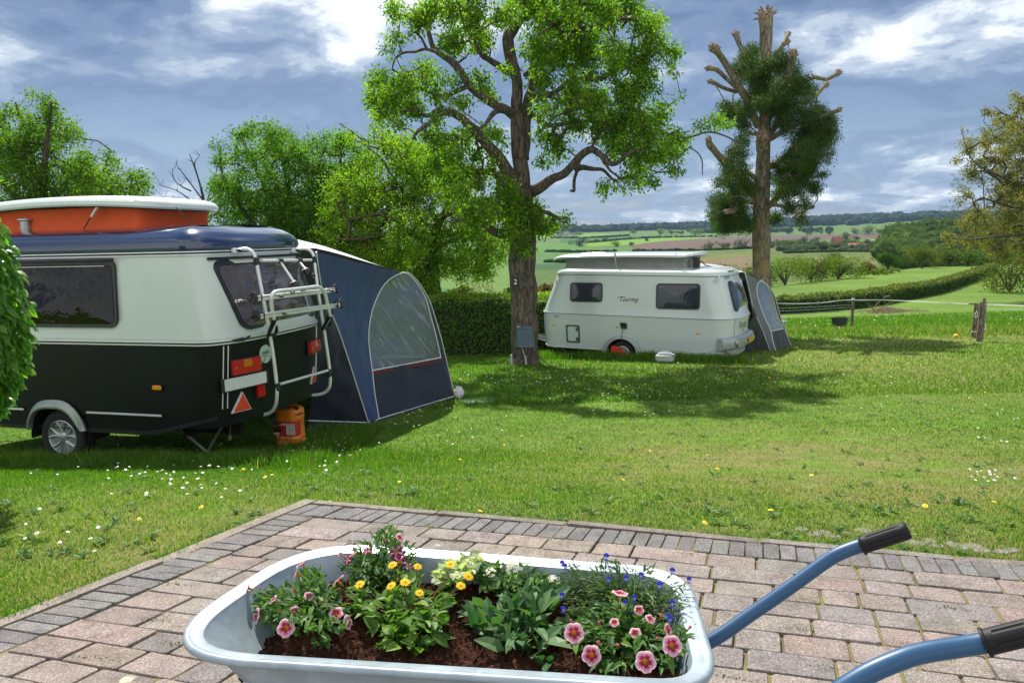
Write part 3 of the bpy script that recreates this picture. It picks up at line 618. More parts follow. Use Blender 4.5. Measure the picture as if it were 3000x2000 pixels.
def make_tree(name, label, cat, limbs, pts, leafm, barkm, leaves=40, lsize=(.05, .08), lw=.5, spread=.22, droop=.3, sides=9, group=None, rbase=.006, base=None, six=False, tuft=.0, twigfrac=1.0, crown='crown', hang=0.0, limb_noise=.0, maxtw=.06):
    nodes = []; par = []; lr = []   # skeleton
    T = MB()
    for L in limbs:
        p = np.array([q[:3] for q in L], float); r = np.array([q[3] for q in L]); pr = smooth_path(np.column_stack([p, r]), 5)
        if limb_noise:
            j = np.array([[mnoise.noise(Vector(q[:3]) * 2.0 + Vector((k * 9, 0, 0))) for k in range(3)] for q in pr]); pr[1:, :3] += (j * limb_noise)[1:]
        rr_ = pr[:, 3] * (1 + .10 * np.array([mnoise.noise(Vector(q[:3]) * 3) for q in pr]))
        T.tube(pr[:, :3], rr_, n=sides)
        i0 = len(nodes)
        for i, q in enumerate(pr): nodes.append(q[:3]); par.append(-1 if i == 0 else i0 + i - 1); lr.append(q[3])
    root = empty(name, base if base is not None else limbs[0][0][:3]); loc = np.array(root.location)
    NN = np.array(nodes); cap = len(NN) + len(pts) * 3 + 5; nod = np.zeros((cap, 3)); nod[:len(NN)] = NN; nn = len(NN); par = par + [0] * (cap - len(par)); isl = nn
    if not len(pts):
        T.v = [tuple(q) for q in np.array(T.v) - loc]; T.build('trunk', barkm, root); tag(root, label, cat, group); return root
    dist = np.array([np.min(((NN - p) ** 2).sum(1)) for p in pts]); order = np.argsort(dist)
    cnt = np.zeros(cap)
    for i in order:
        p = pts[i]; d = nod[:nn] - p; dd = (d ** 2).sum(1); dd = dd + np.where(d[:, 2] > 0, .15 * dd, 0); j = int(np.argmin(dd)); L = math.sqrt(((nod[j] - p) ** 2).sum())
        a = nod[j].copy(); k = 1 if L < .25 else 2; last = j
        for q in range(1, k + 1):
            t = q / k; m_ = a + (p - a) * t
            if q < k: m_ = m_ + rng.normal(0, .12 * L, 3) + np.array([0, 0, .06 * L])
            nod[nn] = m_; par[nn] = last; last = nn; nn += 1
        q = last
        while q >= isl: cnt[q] += 1; q = par[q]
    segs = []
    for i in range(isl, nn):
        j = par[i]; r1 = min(maxtw, rbase * math.sqrt(cnt[i])); r0 = min(maxtw, rbase * math.sqrt(max(cnt[j], cnt[i]))) if j >= isl else min(maxtw, r1 * 1.3)
        segs.append((nod[j] - loc, nod[i] - loc, r0, r1))
    tv = np.array(T.v) - loc
    T.v = [tuple(q) for q in tv]; T.build('trunk', barkm, root)
    if segs:
        V, F = tubes_np(segs, 4); npmesh('branches', V, F, barkm, root, smooth=True)
    # leaves
    n = int(len(pts) * leaves); k = rng.integers(0, len(pts), n); C = pts[k] + rand_unit(n) * (rng.random(n) ** .6)[:, None] * spread * np.array([1, 1, .85])
    D = unit(rand_unit(n) + np.array([0, 0, -droop]) + (C - pts[k]) / spread * .8); NN_ = rand_unit(n, .9)
    if hang: C = C - np.array([0, 0, 1]) * (rng.random(n) * hang)[:, None]
    L = rng.uniform(*lsize, n); V, F, kk = leaf_geo(C - loc, D, NN_, L, L * lw * rng.uniform(.8, 1.2, n), .22, .25, six)
    cl = rng.random(len(pts)); hue = np.clip(cl[k] * .6 + rng.random(n) * .45, 0, 1)
    if n: npmesh(crown, V, F, leafm, root, attrs={'rnd': ('FLOAT', np.repeat(hue, kk))})
    tag(root, label, cat, group); return root
def crop_limb(pts, x0, y0, s, Y, dy=None):
    """limb traced as (x, y, r) in an enlarged view -> 3D points with radius"""
    out = []
    for i, (x, y, r_) in enumerate(pts):
        yy = Y + (0 if dy is None else (dy * i / (len(pts) - 1))); q = P(x0 + x / s, y0 + y / s, yy); out.append((*q, r_ / s / FPX * yy))
    return out
# ---- the old pear tree in the middle of the lawn
def pear():
    Y = 17.5; s = 2.138; B = lambda pts, dy=None: crop_limb(pts, 1000, 0, s, Y, dy)
    base = P(1537, 1066, Y); gz = float(zg(base[0], Y))
    tr = [(base[0] - .01, Y, gz - .15, .44), (base[0] - .01, Y, gz + .08, .36), (*P(1536, 1020, Y), .32), (*P(1534, 950, Y), .30), (*P(1531, 850, Y), .30), (*P(1532, 740, Y), .31), (*P(1533, 640, Y), .27), (*P(1530, 560, Y), .235)]
    limbs = [tr,
        B([(1132, 1197, 50), (1120, 1000, 48), (1105, 850, 44), (1098, 700, 36), (1095, 560, 34), (1090, 450, 32), (1060, 360, 36), (1045, 250, 36), (1075, 190, 34), (1130, 120, 22), (1190, 60, 20), (1200, -60, 18), (1230, -200, 12)], -.3),
        B([(1140, 1000, 40), (1150, 860, 36), (1165, 720, 34), (1185, 600, 30), (1200, 500, 22), (1215, 400, 18), (1240, 250, 14), (1260, 100, 12), (1290, -60, 9)], .8),
        B([(1100, 1180, 42), (1050, 1090, 40), (1000, 1010, 36), (930, 920, 34), (870, 860, 30), (800, 790, 26), (730, 730, 25), (680, 705, 24), (600, 715, 20), (560, 760, 16), (470, 830, 11), (450, 870, 8)], -1.6),
        B([(600, 715, 14), (520, 720, 12), (420, 690, 9), (330, 720, 6)], -.6),
        B([(1085, 730, 30), (1020, 680, 27), (940, 640, 27), (860, 590, 26), (800, 540, 25), (750, 460, 24), (700, 395, 24), (640, 350, 18), (570, 300, 15), (545, 200, 14), (540, 100, 13), (560, 20, 10), (590, -60, 6)], 1.2),
        B([(790, 540, 16), (700, 575, 14), (640, 600, 12), (500, 560, 11), (350, 560, 9), (250, 545, 7), (150, 540, 5)], .8),
        B([(640, 350, 12), (540, 310, 10), (470, 320, 8), (400, 330, 7), (340, 370, 6), (325, 430, 3)], 1.4),
        B([(1050, 1190, 38), (1030, 1130, 32), (970, 1090, 26), (900, 1075, 20), (780, 1075, 14), (700, 1120, 10)], 1.6),
        B([(1170, 1210, 40), (1240, 1165, 32), (1320, 1115, 27), (1400, 1075, 26), (1460, 1010, 24), (1510, 965, 24), (1570, 945, 22), (1630, 985, 18), (1700, 1025, 15), (1760, 1000, 12), (1800, 960, 9)], -1.8),
        B([(1470, 1060, 20), (1540, 1055, 16), (1620, 1055, 11), (1680, 1110, 8), (1740, 1150, 5)], -.8),
        B([(1630, 985, 12), (1660, 1040, 9), (1720, 1100, 6), (1760, 1130, 4)], -1.6),
        B([(1495, 990, 15), (1480, 1060, 12), (1465, 1120, 10), (1455, 1160, 10), (1455, 1195, 9), (1435, 1200, 8)], -1.0),
        B([(1180, 600, 20), (1260, 600, 18), (1360, 560, 15), (1440, 500, 14), (1520, 500, 16), (1600, 495, 16), (1680, 455, 15), (1760, 410, 12), (1800, 345, 9), (1860, 290, 9), (1940, 300, 8), (2010, 350, 6), (2060, 420, 4)], 1.8),
        B([(1090, 470, 24), (1000, 420, 20), (930, 370, 18), (870, 330, 14), (820, 240, 10), (760, 130, 7), (740, 20, 5)], -1.8),
        B([(1090, 740, 22), (1030, 700, 18), (960, 710, 16), (900, 780, 12), (860, 800, 8)], -1.5),
        B([(1180, 720, 18), (1290, 780, 14), (1420, 770, 13), (1560, 760, 11), (1700, 800, 9), (1850, 860, 7), (2000, 900, 6), (2150, 930, 4)], .9),
        B([(1850, 860, 8), (2040, 845, 6), (2180, 855, 6), (2300, 842, 5.5), (2400, 860, 5), (2520, 925, 3)], .3),
        B([(2160, 920, 4), (2230, 965, 4), (2262, 1020, 4), (2265, 1090, 2.5)], 0),
        B([(1150, 470, 14), (1190, 440, 13), (1230, 300, 11), (1420, 200, 9), (1640, 160, 7), (1660, 60, 5)], -1.4),
        B([(1080, 1420, 40), (1000, 1460, 30), (900, 1400, 22), (840, 1370, 14), (700, 1380, 9)], -.9),
        B([(1200, 1290, 14), (1300, 1340, 11), (1400, 1370, 6)], -1.2)]
    raw = [(330,80,65),(480,130,95),(330,230,50),(305,330,45),(560,60,80),(700,60,100),(820,110,110),(1030,90,95),(1180,50,110),(1350,100,140),(1480,150,140),(1650,80,120),(1800,60,100),(1900,150,90),(2000,130,55),(1950,280,100),(2080,310,55),(2070,420,42),
        (700,250,100),(880,260,80),(1060,420,60),(1250,300,140),(1400,330,150),(1550,300,120),(1700,330,110),(1850,400,100),(230,520,90),(380,520,110),(540,480,100),(700,500,70),(280,650,105),(440,680,100),(620,620,70),(760,640,60),(200,620,55),
        (870,490,55),(920,580,55),(1250,500,100),(1450,560,110),(1600,620,110),(1780,560,110),(1900,520,100),(2000,700,90),(2110,640,42),(1300,700,85),(1480,750,110),(1650,780,130),(1800,750,140),(1950,820,125),(2100,880,80),(1850,950,125),(1700,920,100),(1980,980,80),(2080,960,55),
        (1350,900,100),(1250,850,50),(1260,1010,60),(1850,1100,80),(1950,1130,50),(1750,1150,50),(1650,1180,40),(1640,1230,30),(2080,1070,40),(560,840,70),(640,900,90),(760,850,60),(860,830,50),(700,1010,100),(850,960,40),(950,830,45),(1010,900,35),(600,760,40),(340,770,50),(250,720,50),
        (1130,1250,55),(1200,1300,75),(1090,1390,85),(1230,1400,75),(1330,1400,50),(1400,1370,35),(1000,1300,65),(880,1300,70),(760,1200,70),(1100,1490,55),(1110,1550,45),(2260,780,42),(2350,740,40),(2410,770,35),(2240,850,20),(1150,-80,150),(1400,-100,180),(1700,-90,130),(850,-90,120),(600,-60,80), (1240,640,45),(1420,640,70),(1560,450,70),(1700,470,70)]
    bl = [(1000 + a / s, b / s, r_ / s * .88) for a, b, r_ in raw]
    bl += [(1290, 470, 40), (1340, 520, 42), (1400, 520, 36), (1440, 470, 30), (1350, 420, 32), (1480, 600, 42), (1440, 620, 35), (1520, 640, 40), (1560, 650, 30), (1500, 690, 30), (1545, 720, 20), (1400, 600, 35), (1370, 640, 30), (1480, 560, 40), (1600, 660, 22)]
    pts = blob_points(bl, Y, 2900, yspread=2.7, ctr=(1545, 260), rad=520)
    lm = leaf_mat('pear_leaf', (.035, .095, .012), (.115, .215, .022), (.30, .39, .045), .6)
    bk = bark_mat('pear_bark', (.06, .05, .04), (.17, .14, .115), 12)
    t = make_tree('pear_tree', 'large old pear tree with a gnarled trunk in the middle of the lawn', 'tree', limbs, pts, lm, bk, leaves=26, lsize=(.055, .105), lw=.5, spread=.22, droop=.6, sides=14, base=(base[0], Y, gz), rbase=.0045, limb_noise=.06)
    return t
PEAR = pear()
# ---- the pollarded tree hung with mistletoe
def pollard():
    Y = 25.0; s = 2.138; B = lambda pts, dy=None: crop_limb(pts, 1900, 0, s, Y, dy)
    b = P(2236, 945, Y); gz = float(zg(b[0], Y))
    L = [[(b[0], Y, gz - .1, .36)] + B([(707, 1700, 56), (707, 1497, 55), (706, 1350, 53), (708, 1200, 50), (716, 1050, 44), (722, 900, 40), (730, 760, 36), (733, 600, 34), (734, 450, 31), (735, 330, 34), (735, 220, 40), (735, 150, 43), (735, 105, 40)]),
        B([(712, 1110, 30), (712, 1000, 34), (712, 900, 36), (712, 850, 34)], -.6),
        B([(690, 790, 24), (655, 720, 24), (620, 630, 24), (570, 550, 24), (520, 460, 22), (470, 380, 20), (430, 325, 22), (405, 300, 26)], -1.2),
        B([(600, 595, 14), (540, 540, 14), (500, 505, 12), (430, 440, 14), (375, 428, 15)], .4), B([(550, 575, 12), (480, 555, 11), (420, 525, 12), (385, 510, 14)], -1.4),
        B([(725, 470, 18), (660, 410, 17), (600, 340, 15), (570, 280, 14), (548, 215, 18)], .8), B([(745, 440, 18), (800, 335, 15), (840, 285, 15), (868, 262, 17)], 1.0), B([(845, 275, 10), (862, 240, 10), (872, 215, 14)], 1.2),
        B([(740, 760, 26), (790, 650, 24), (830, 580, 24), (865, 500, 22), (890, 410, 20), (905, 335, 22)], -1.6),
        B([(745, 860, 20), (800, 780, 18), (860, 680, 15), (930, 570, 13), (990, 505, 12), (1045, 485, 12), (1110, 498, 11), (1170, 470, 13), (1185, 455, 18)], 1.4), B([(960, 650, 10), (1050, 600, 10), (1090, 550, 11), (1112, 528, 15)], .6),
        B([(745, 880, 18), (850, 820, 15), (960, 770, 13), (1100, 725, 12), (1195, 688, 14)], -1.0),
        B([(690, 1220, 28), (640, 1170, 27), (580, 1110, 26), (520, 1060, 24), (460, 1000, 22), (410, 940, 20), (380, 900, 20), (376, 870, 16)], -.8),
        B([(680, 1270, 18), (620, 1262, 16), (565, 1285, 16), (530, 1320, 17), (485, 1325, 14)], -1.3), B([(690, 1240, 12), (560, 1260, 10), (480, 1275, 10)], .9),
        B([(725, 1310, 22), (780, 1265, 20), (825, 1210, 17), (850, 1150, 16), (872, 1110, 19)], -1.4), B([(735, 1280, 14), (830, 1290, 11), (900, 1328, 10), (955, 1328, 10), (1000, 1305, 9), (1025, 1296, 12)], .8),
        B([(960, 1325, 7), (930, 1345, 8), (905, 1365, 8)], 0), B([(735, 1060, 20), (800, 1020, 19), (870, 975, 18), (910, 920, 16), (940, 880, 13)], 1.2), B([(690, 1130, 16), (650, 1100, 14), (610, 1075, 13)], -.5), B([(700, 840, 14), (620, 830, 11), (540, 780, 9)], 1.4)]
    raw = [(640,330,50),(600,420,75),(680,460,75),(790,400,75),(850,370,60),(900,450,55),(720,560,85),(830,560,85),(950,530,65),(1000,580,55),(880,650,85),(1000,700,75),(1080,740,70),(570,690,65),(500,700,50),(600,760,50),(850,770,70),(980,830,95),(1100,840,75),(1050,950,95),(950,970,85),(850,1060,85),(560,950,60),(500,1020,50),(590,870,40),(570,1080,70),(480,1120,60),(620,1180,50),(560,1200,80),(470,1280,75),(560,1350,85),(470,1400,65),(600,1400,55),(430,1250,50),(850,1180,80),(940,1130,80),(1040,1170,40),(880,1300,50),(960,1370,40),(800,1370,35),(980,1270,40),(410,1350,40),(1080,1090,30),(690,650,50),(700,600,60),(1150,760,40),(470,650,30),(790,680,50),(930,1050,70),(1000,1050,60)]
    bl = [(1900 + a / s, b_ / s, r_ / s * 1.12) for a, b_, r_ in raw]
    pts = blob_points(bl, Y, 3300, yspread=2.0, ctr=(2260, 420), rad=420)
    lm = leaf_mat('mistletoe_leaf', (.015, .045, .010), (.036, .082, .014), (.10, .145, .022), .35)
    bk = bark_mat('lime_bark', (.10, .085, .065), (.30, .26, .20), 9, lich=(.26, .20, .07))
    t = make_tree('pollarded_tree', 'tall pollarded tree with cut back limbs hung full of dark mistletoe', 'tree', L, pts, lm, bk, leaves=52, lsize=(.045, .085), lw=.28, spread=.20, droop=1.0, sides=12, base=(b[0], Y, gz), rbase=.003, maxtw=.02, crown='mistletoe')
    # knobbly heads with dead stubs and shreds where the limbs were cut
    loc = np.array(t.location); hm = bark_mat('cut_wood', (.16, .10, .07), (.42, .33, .25), 22); rs = random.Random(5)
    for i, l in enumerate(L):
        if i in (0, 1) or i in (2, 3, 4, 5, 6, 7, 8, 9, 10, 11, 12, 13, 15, 16, 18):
            e = np.array(l[-1][:3]) - loc; r_ = l[-1][3]; H = MB(); bm = bmesh.new(); bmesh.ops.create_icosphere(bm, subdivisions=2, radius=1)
            V = [e + np.array(v.co) * r_ * (1.15 + .35 * mnoise.noise(v.co * 2 + Vector((i * 3, 0, 0)))) for v in bm.verts]; H.add(V, [tuple(x.index for x in f.verts) for f in bm.faces]); bm.free()
            ax = unit(np.array(l[-1][:3]) - np.array(l[-2][:3]))
            for k in range(16 if i else 26):
                d = unit(ax * rs.uniform(-.2, 1.6) + np.array([rs.gauss(0, 1), rs.gauss(0, 1), rs.gauss(0, .8)])); p0 = e + d * r_ * .8; ln = r_ * rs.uniform(.5, 1.15)
                H.tube([p0, p0 + d * ln * .6, p0 + d * ln + np.array([0, 0, -.1 * ln])], [r_ * .22, r_ * .16, r_ * .05], 5)
            H.build('pollard_head', hm, t)
pollard()
def P4(px, py, Y, r_): return (*P(px, py, Y), r_)
# ---- fruit tree behind the hedge, bright young leaves
def orchard():
    Y = 23.0; b = P(1276, 935, Y); gz = float(zg(b[0], Y))
    c4 = lambda pts, dy=None: crop_limb(pts, 600, 350, 2.091, Y, dy)
    L = [[(b[0], Y, gz - .1, .26), P4(1276, 900, Y, .22), P4(1274, 850, Y, .21), P4(1262, 780, Y, .20), P4(1256, 735, Y, .20)],
         c4([(1365, 810, 34), (1400, 720, 28), (1430, 640, 24), (1480, 540, 18), (1510, 440, 14), (1500, 330, 10), (1430, 230, 8), (1300, 130, 6), (1300, 60, 5)], 1.2),
         c4([(1370, 790, 30), (1300, 720, 24), (1220, 680, 20), (1190, 620, 16), (1100, 600, 12), (1040, 590, 9), (900, 610, 6)], -1.5),
         c4([(1330, 740, 16), (1290, 650, 14), (1270, 560, 12), (1180, 480, 9), (1000, 420, 7), (880, 390, 5)], 1.0), c4([(1380, 800, 18), (1480, 760, 14), (1600, 700, 10), (1700, 660, 8)], 1.4), c4([(1440, 620, 14), (1560, 560, 10), (1700, 520, 7)], -1),
         c4([(1270, 560, 9), (1160, 360, 7), (1020, 180, 5), (830, 20, 3)], .4)]
    bl = [(1000,800,60),(1060,870,55),(1120,900,50),(960,850,50),(1180,420,50),(1110,400,35),(1080,480,50),(1200,480,75),(1280,470,60),(1010,560,65),(1100,580,85),(1220,570,90),(1320,560,70),(1380,640,70),(985,660,60),(1070,700,85),(1190,690,90),(1290,700,85),(1400,700,60),(1230,780,75),(1150,780,70),(1340,780,60),(1420,780,45),(1450,730,50),(1000,740,60),(1140,430,30),(1030,410,20),(1250,840,40),(1180,850,50),(1100,820,60)]
    pts = blob_points(bl, Y, 1700, yspread=2.3, ctr=(1220, 620), rad=300)
    make_tree('fruit_tree', 'bright yellow green fruit tree behind the clipped hedge, left of the old pear', 'tree', L, pts, leaf_mat('bright_leaf', (.07, .15, .014), (.16, .265, .024), (.33, .41, .05), .58), bark_mat('fruit_bark', (.05, .038, .028), (.14, .11, .08), 14), leaves=38, lsize=(.06, .10), lw=.55, spread=.26, droop=.5, sides=10, base=(b[0], Y, gz), rbase=.006, limb_noise=.08)
    Y = 25.5; b = P(880, 950, Y); gz = float(zg(b[0], Y))
    L = [[(b[0], Y, gz - .1, .25), P4(878, 880, Y, .22), P4(872, 780, Y, .2), P4(860, 680, Y, .15), P4(850, 580, Y, .1), P4(830, 480, Y, .06), P4(790, 390, Y, .03)],
         [P4(872, 780, Y, .12), P4(950, 680, Y - 1, .09), P4(990, 560, Y - 1.2, .06), P4(1000, 440, Y - 1, .03)], [P4(872, 800, Y, .12), P4(780, 700, Y - 1, .09), P4(700, 600, Y - 1, .06), P4(650, 500, Y, .04), P4(645, 430, Y, .02)], [P4(860, 680, Y, .1), P4(780, 560, Y + 1, .06), P4(730, 450, Y + 1, .03), P4(700, 395, Y + 1, .015)]]
    bl = [(800,400,45),(740,380,30),(720,450,60),(830,460,75),(920,450,65),(1000,420,45),(1050,440,40),(680,560,50),(780,570,90),(880,570,90),(970,550,75),(1040,520,60),(730,650,80),(860,660,90),(960,660,80),(1060,620,60),(1000,760,70),(900,740,80),(645,470,22),(650,540,40),(700,395,20),(790,365,14),(645,620,50),(800,720,80),(690,690,50),(1100,760,70),(1080,840,60),(1000,850,60),(640,430,12)]
    pts = blob_points(bl, Y, 1750, yspread=2.4, ctr=(860, 600), rad=300)
    make_tree('bushy_tree', 'dense mid green bushy tree behind the blue awning', 'tree', L, pts, leaf_mat('mid_leaf', (.035, .10, .012), (.09, .19, .02), (.20, .31, .04), .56), bark_mat('dark_bark', (.04, .032, .025), (.11, .09, .07), 14), leaves=38, lsize=(.06, .10), lw=.6, spread=.30, droop=.2, sides=8, base=(b[0], Y, gz), rbase=.005)
    # the bare one beside it
    Y = 28.0; b = P(575, 900, Y); gz = float(zg(b[0], Y)); rs = random.Random(2); L = [[(b[0], Y, gz - .1, .12), P4(590, 760, Y, .09), P4(600, 640, Y, .07), P4(595, 580, Y, .05), P4(580, 520, Y, .03), P4(555, 450, Y, .012)]]
    for a in ([(600, 640), (560, 590), (520, 560), (468, 542)], [(597, 590), (560, 540), (530, 500), (515, 480)], [(600, 620), (620, 540), (635, 500), (640, 470)], [(600, 600), (640, 560), (665, 540)], [(590, 640), (540, 620), (500, 600), (480, 580)], [(580, 520), (570, 480), (585, 455)], [(600, 660), (650, 600), (640, 540), (650, 500)], [(560, 560), (530, 545), (510, 525), (505, 500)]):
        L.append([P4(x, y, Y + rs.uniform(-.5, .5), .022 * (1 - i / len(a)) + .006) for i, (x, y) in enumerate(a)])
        for q in range(1, len(a)):
            for _ in range(2): x, y = a[q]; dx, dy = rs.uniform(-26, 14), rs.uniform(-30, -8); L.append([P4(x, y, Y, .009), P4(x + dx * .5 + 2, y + dy * .5, Y, .007), P4(x + dx, y + dy, Y + rs.uniform(-.4, .4), .004)])
    pts = np.zeros((0, 3))
    root = make_tree('bare_tree', 'leafless tree with thin bare branches against the sky', 'tree', L, pts, leaf_mat('bud', (.05, .06, .02), (.08, .09, .03), (.1, .1, .04), .3), bark_mat('bare_bark', (.05, .045, .05), (.12, .11, .11), 14), leaves=1.2, lsize=(.015, .03), lw=.5, spread=.1, sides=6, base=(b[0], Y, gz), rbase=.006, crown='buds')
    # left tree behind the orange pop top
    Y = 22.0; b = P(140, 900, Y); gz = float(zg(b[0], Y))
    L = [[(b[0], Y, gz - .1, .25), P4(140, 800, Y, .22), P4(130, 700, Y, .2), P4(120, 600, Y, .17), P4(100, 500, Y, .10), P4(80, 400, Y, .06), P4(45, 300, Y, .02)],
         [P4(125, 620, Y, .12), P4(130, 500, Y - 1, .09), P4(140, 400, Y - 1, .05), P4(150, 300, Y - 1, .02)], [P4(130, 650, Y, .12), P4(200, 580, Y, .09), P4(290, 520, Y + 1, .05), P4(325, 440, Y + 1, .02)], [P4(130, 640, Y, .1), P4(30, 560, Y, .07), P4(-60, 450, Y, .04)], [P4(200, 580, Y, .07), P4(320, 570, Y, .05), P4(420, 530, Y, .02)], [P4(140, 700, Y, .1), P4(240, 640, Y, .07), P4(380, 580, Y, .03)]]
    bl = [(50,330,30),(85,360,35),(140,310,25),(150,350,35),(30,420,55),(120,420,65),(190,370,28),(210,400,35),(230,470,50),(60,510,75),(160,530,75),(250,520,55),(320,520,40),(400,530,35),(425,545,20),(320,450,16),(330,480,22),(10,340,30),(280,570,60),(370,580,55),(-60,450,110),(60,620,80),(180,620,80),(300,640,70),(400,620,40),(100,280,10)]
    pts = blob_points(bl, Y, 1250, yspread=2.0, ctr=(160, 520), rad=280)
    make_tree('airy_tree', 'airy light green tree showing its stems behind the orange pop top', 'tree', L, pts, leaf_mat('airy_leaf', (.05, .11, .015), (.10, .19, .022), (.20, .27, .045), .55), bark_mat('airy_bark', (.05, .04, .035), (.12, .10, .08), 14), leaves=28, lsize=(.06, .11), lw=.55, spread=.28, droop=.4, sides=8, base=(b[0], Y, gz), rbase=.005)
orchard()
# ---- trees at the right border
def right_trees():
    Y = 100.0; b = on_ground(2882, 778); Y = b[1]
    L = [[(b[0], b[1], b[2] - .3, .85), P4(2880, 745, Y, .7), P4(2882, 700, Y, .65), P4(2885, 640, Y, .5), P4(2880, 540, Y, .3), P4(2870, 450, Y, .15)], [P4(2880, 735, Y, .5), P4(2850, 690, Y - 2, .35), P4(2820, 620, Y - 2, .2)], [P4(2880, 735, Y, .5), P4(2915, 690, Y + 2, .35), P4(2960, 600, Y + 2, .2)]]
    bl = [(2850,520,60),(2800,610,45),(2785,680,40),(2850,610,75),(2920,600,80),(2980,560,80),(2830,720,35),(2905,700,60),(2980,690,80),(2870,450,50),(2940,480,70),(2770,630,16),(3050,600,90),(2820,540,40)]
    pts = blob_points(bl, Y, 520, yspread=9, ctr=(2890, 600), rad=200)
    make_tree('willow_tree', 'tall grey green tree at the far end of the long hedge', 'tree', L, pts, leaf_mat('willow_leaf', (.04, .075, .025), (.075, .12, .045), (.13, .17, .07), .35), bark_mat('willow_bark', (.06, .05, .04), (.14, .12, .09), 3), leaves=60, lsize=(.25, .45), lw=.5, spread=1.5, droop=.5, sides=10, base=tuple(b), rbase=.04, maxtw=.25)
    Y = 42.0; b = on_ground(3190, 880); X, Y, gz = b
    L = [[(X, Y, gz - .2, .5), P4(3185, 800, Y, .42), P4(3180, 700, Y, .40), P4(3170, 560, Y, .3), P4(3150, 430, Y, .18), P4(3100, 300, Y, .08)],
         [P4(3182, 720, Y, .25), P4(3080, 690, Y - 2, .15), P4(2960, 690, Y - 3, .1), P4(2860, 700, Y - 3, .06), P4(2790, 700, Y - 3, .02)], [P4(3175, 620, Y, .25), P4(3060, 560, Y - 2, .15), P4(2940, 520, Y - 2, .1), P4(2850, 470, Y - 2, .05), P4(2815, 380, Y - 2, .02)],
         [P4(3150, 480, Y, .2), P4(3040, 400, Y + 1, .12), P4(2960, 350, Y + 1, .06), P4(2910, 310, Y + 1, .02)], [P4(3175, 640, Y, .2), P4(3080, 620, Y, .14), P4(2980, 610, Y - 1, .1), P4(2880, 580, Y - 1, .05)], [P4(3040, 400, Y + 1, .07), P4(2990, 340, Y + 1, .04), P4(2985, 290, Y + 1, .02)], [P4(2960, 690, Y - 3, .07), P4(2920, 730, Y - 3, .04), P4(2880, 740, Y - 3, .02)]]
    bl = [(2985,300,30),(2940,350,26),(2905,330,20),(2965,400,50),(2890,400,28),(2840,430,30),(2822,385,12),(2905,460,45),(2990,480,65),(2860,500,36),(2935,550,55),(2830,580,32),(2875,630,45),(2960,640,60),(3050,400,110),(3050,600,110),(2790,705,22),(2850,700,30),(2910,710,40),(2985,740,45),(3100,300,90),(3150,500,120),(3000,560,40),(2800,470,14),(2835,650,25),(2930,740,30),(2770,690,10)]
    pts = blob_points(bl, Y, 1750, yspread=3.5, ctr=(3060, 540), rad=330)
    make_tree('walnut_tree', 'walnut tree with young bronze leaves reaching in from the border of the meadow', 'tree', L, pts, leaf_mat('bronze_leaf', (.09, .105, .025), (.19, .20, .045), (.36, .34, .11), .45, tcol=(1.5, 1.5, .6)), bark_mat('walnut_bark', (.05, .045, .04), (.14, .12, .10), 5), leaves=34, lsize=(.10, .20), lw=.5, spread=.42, droop=.5, sides=10, base=(X, Y, gz), rbase=.012, maxtw=.09)
right_trees()

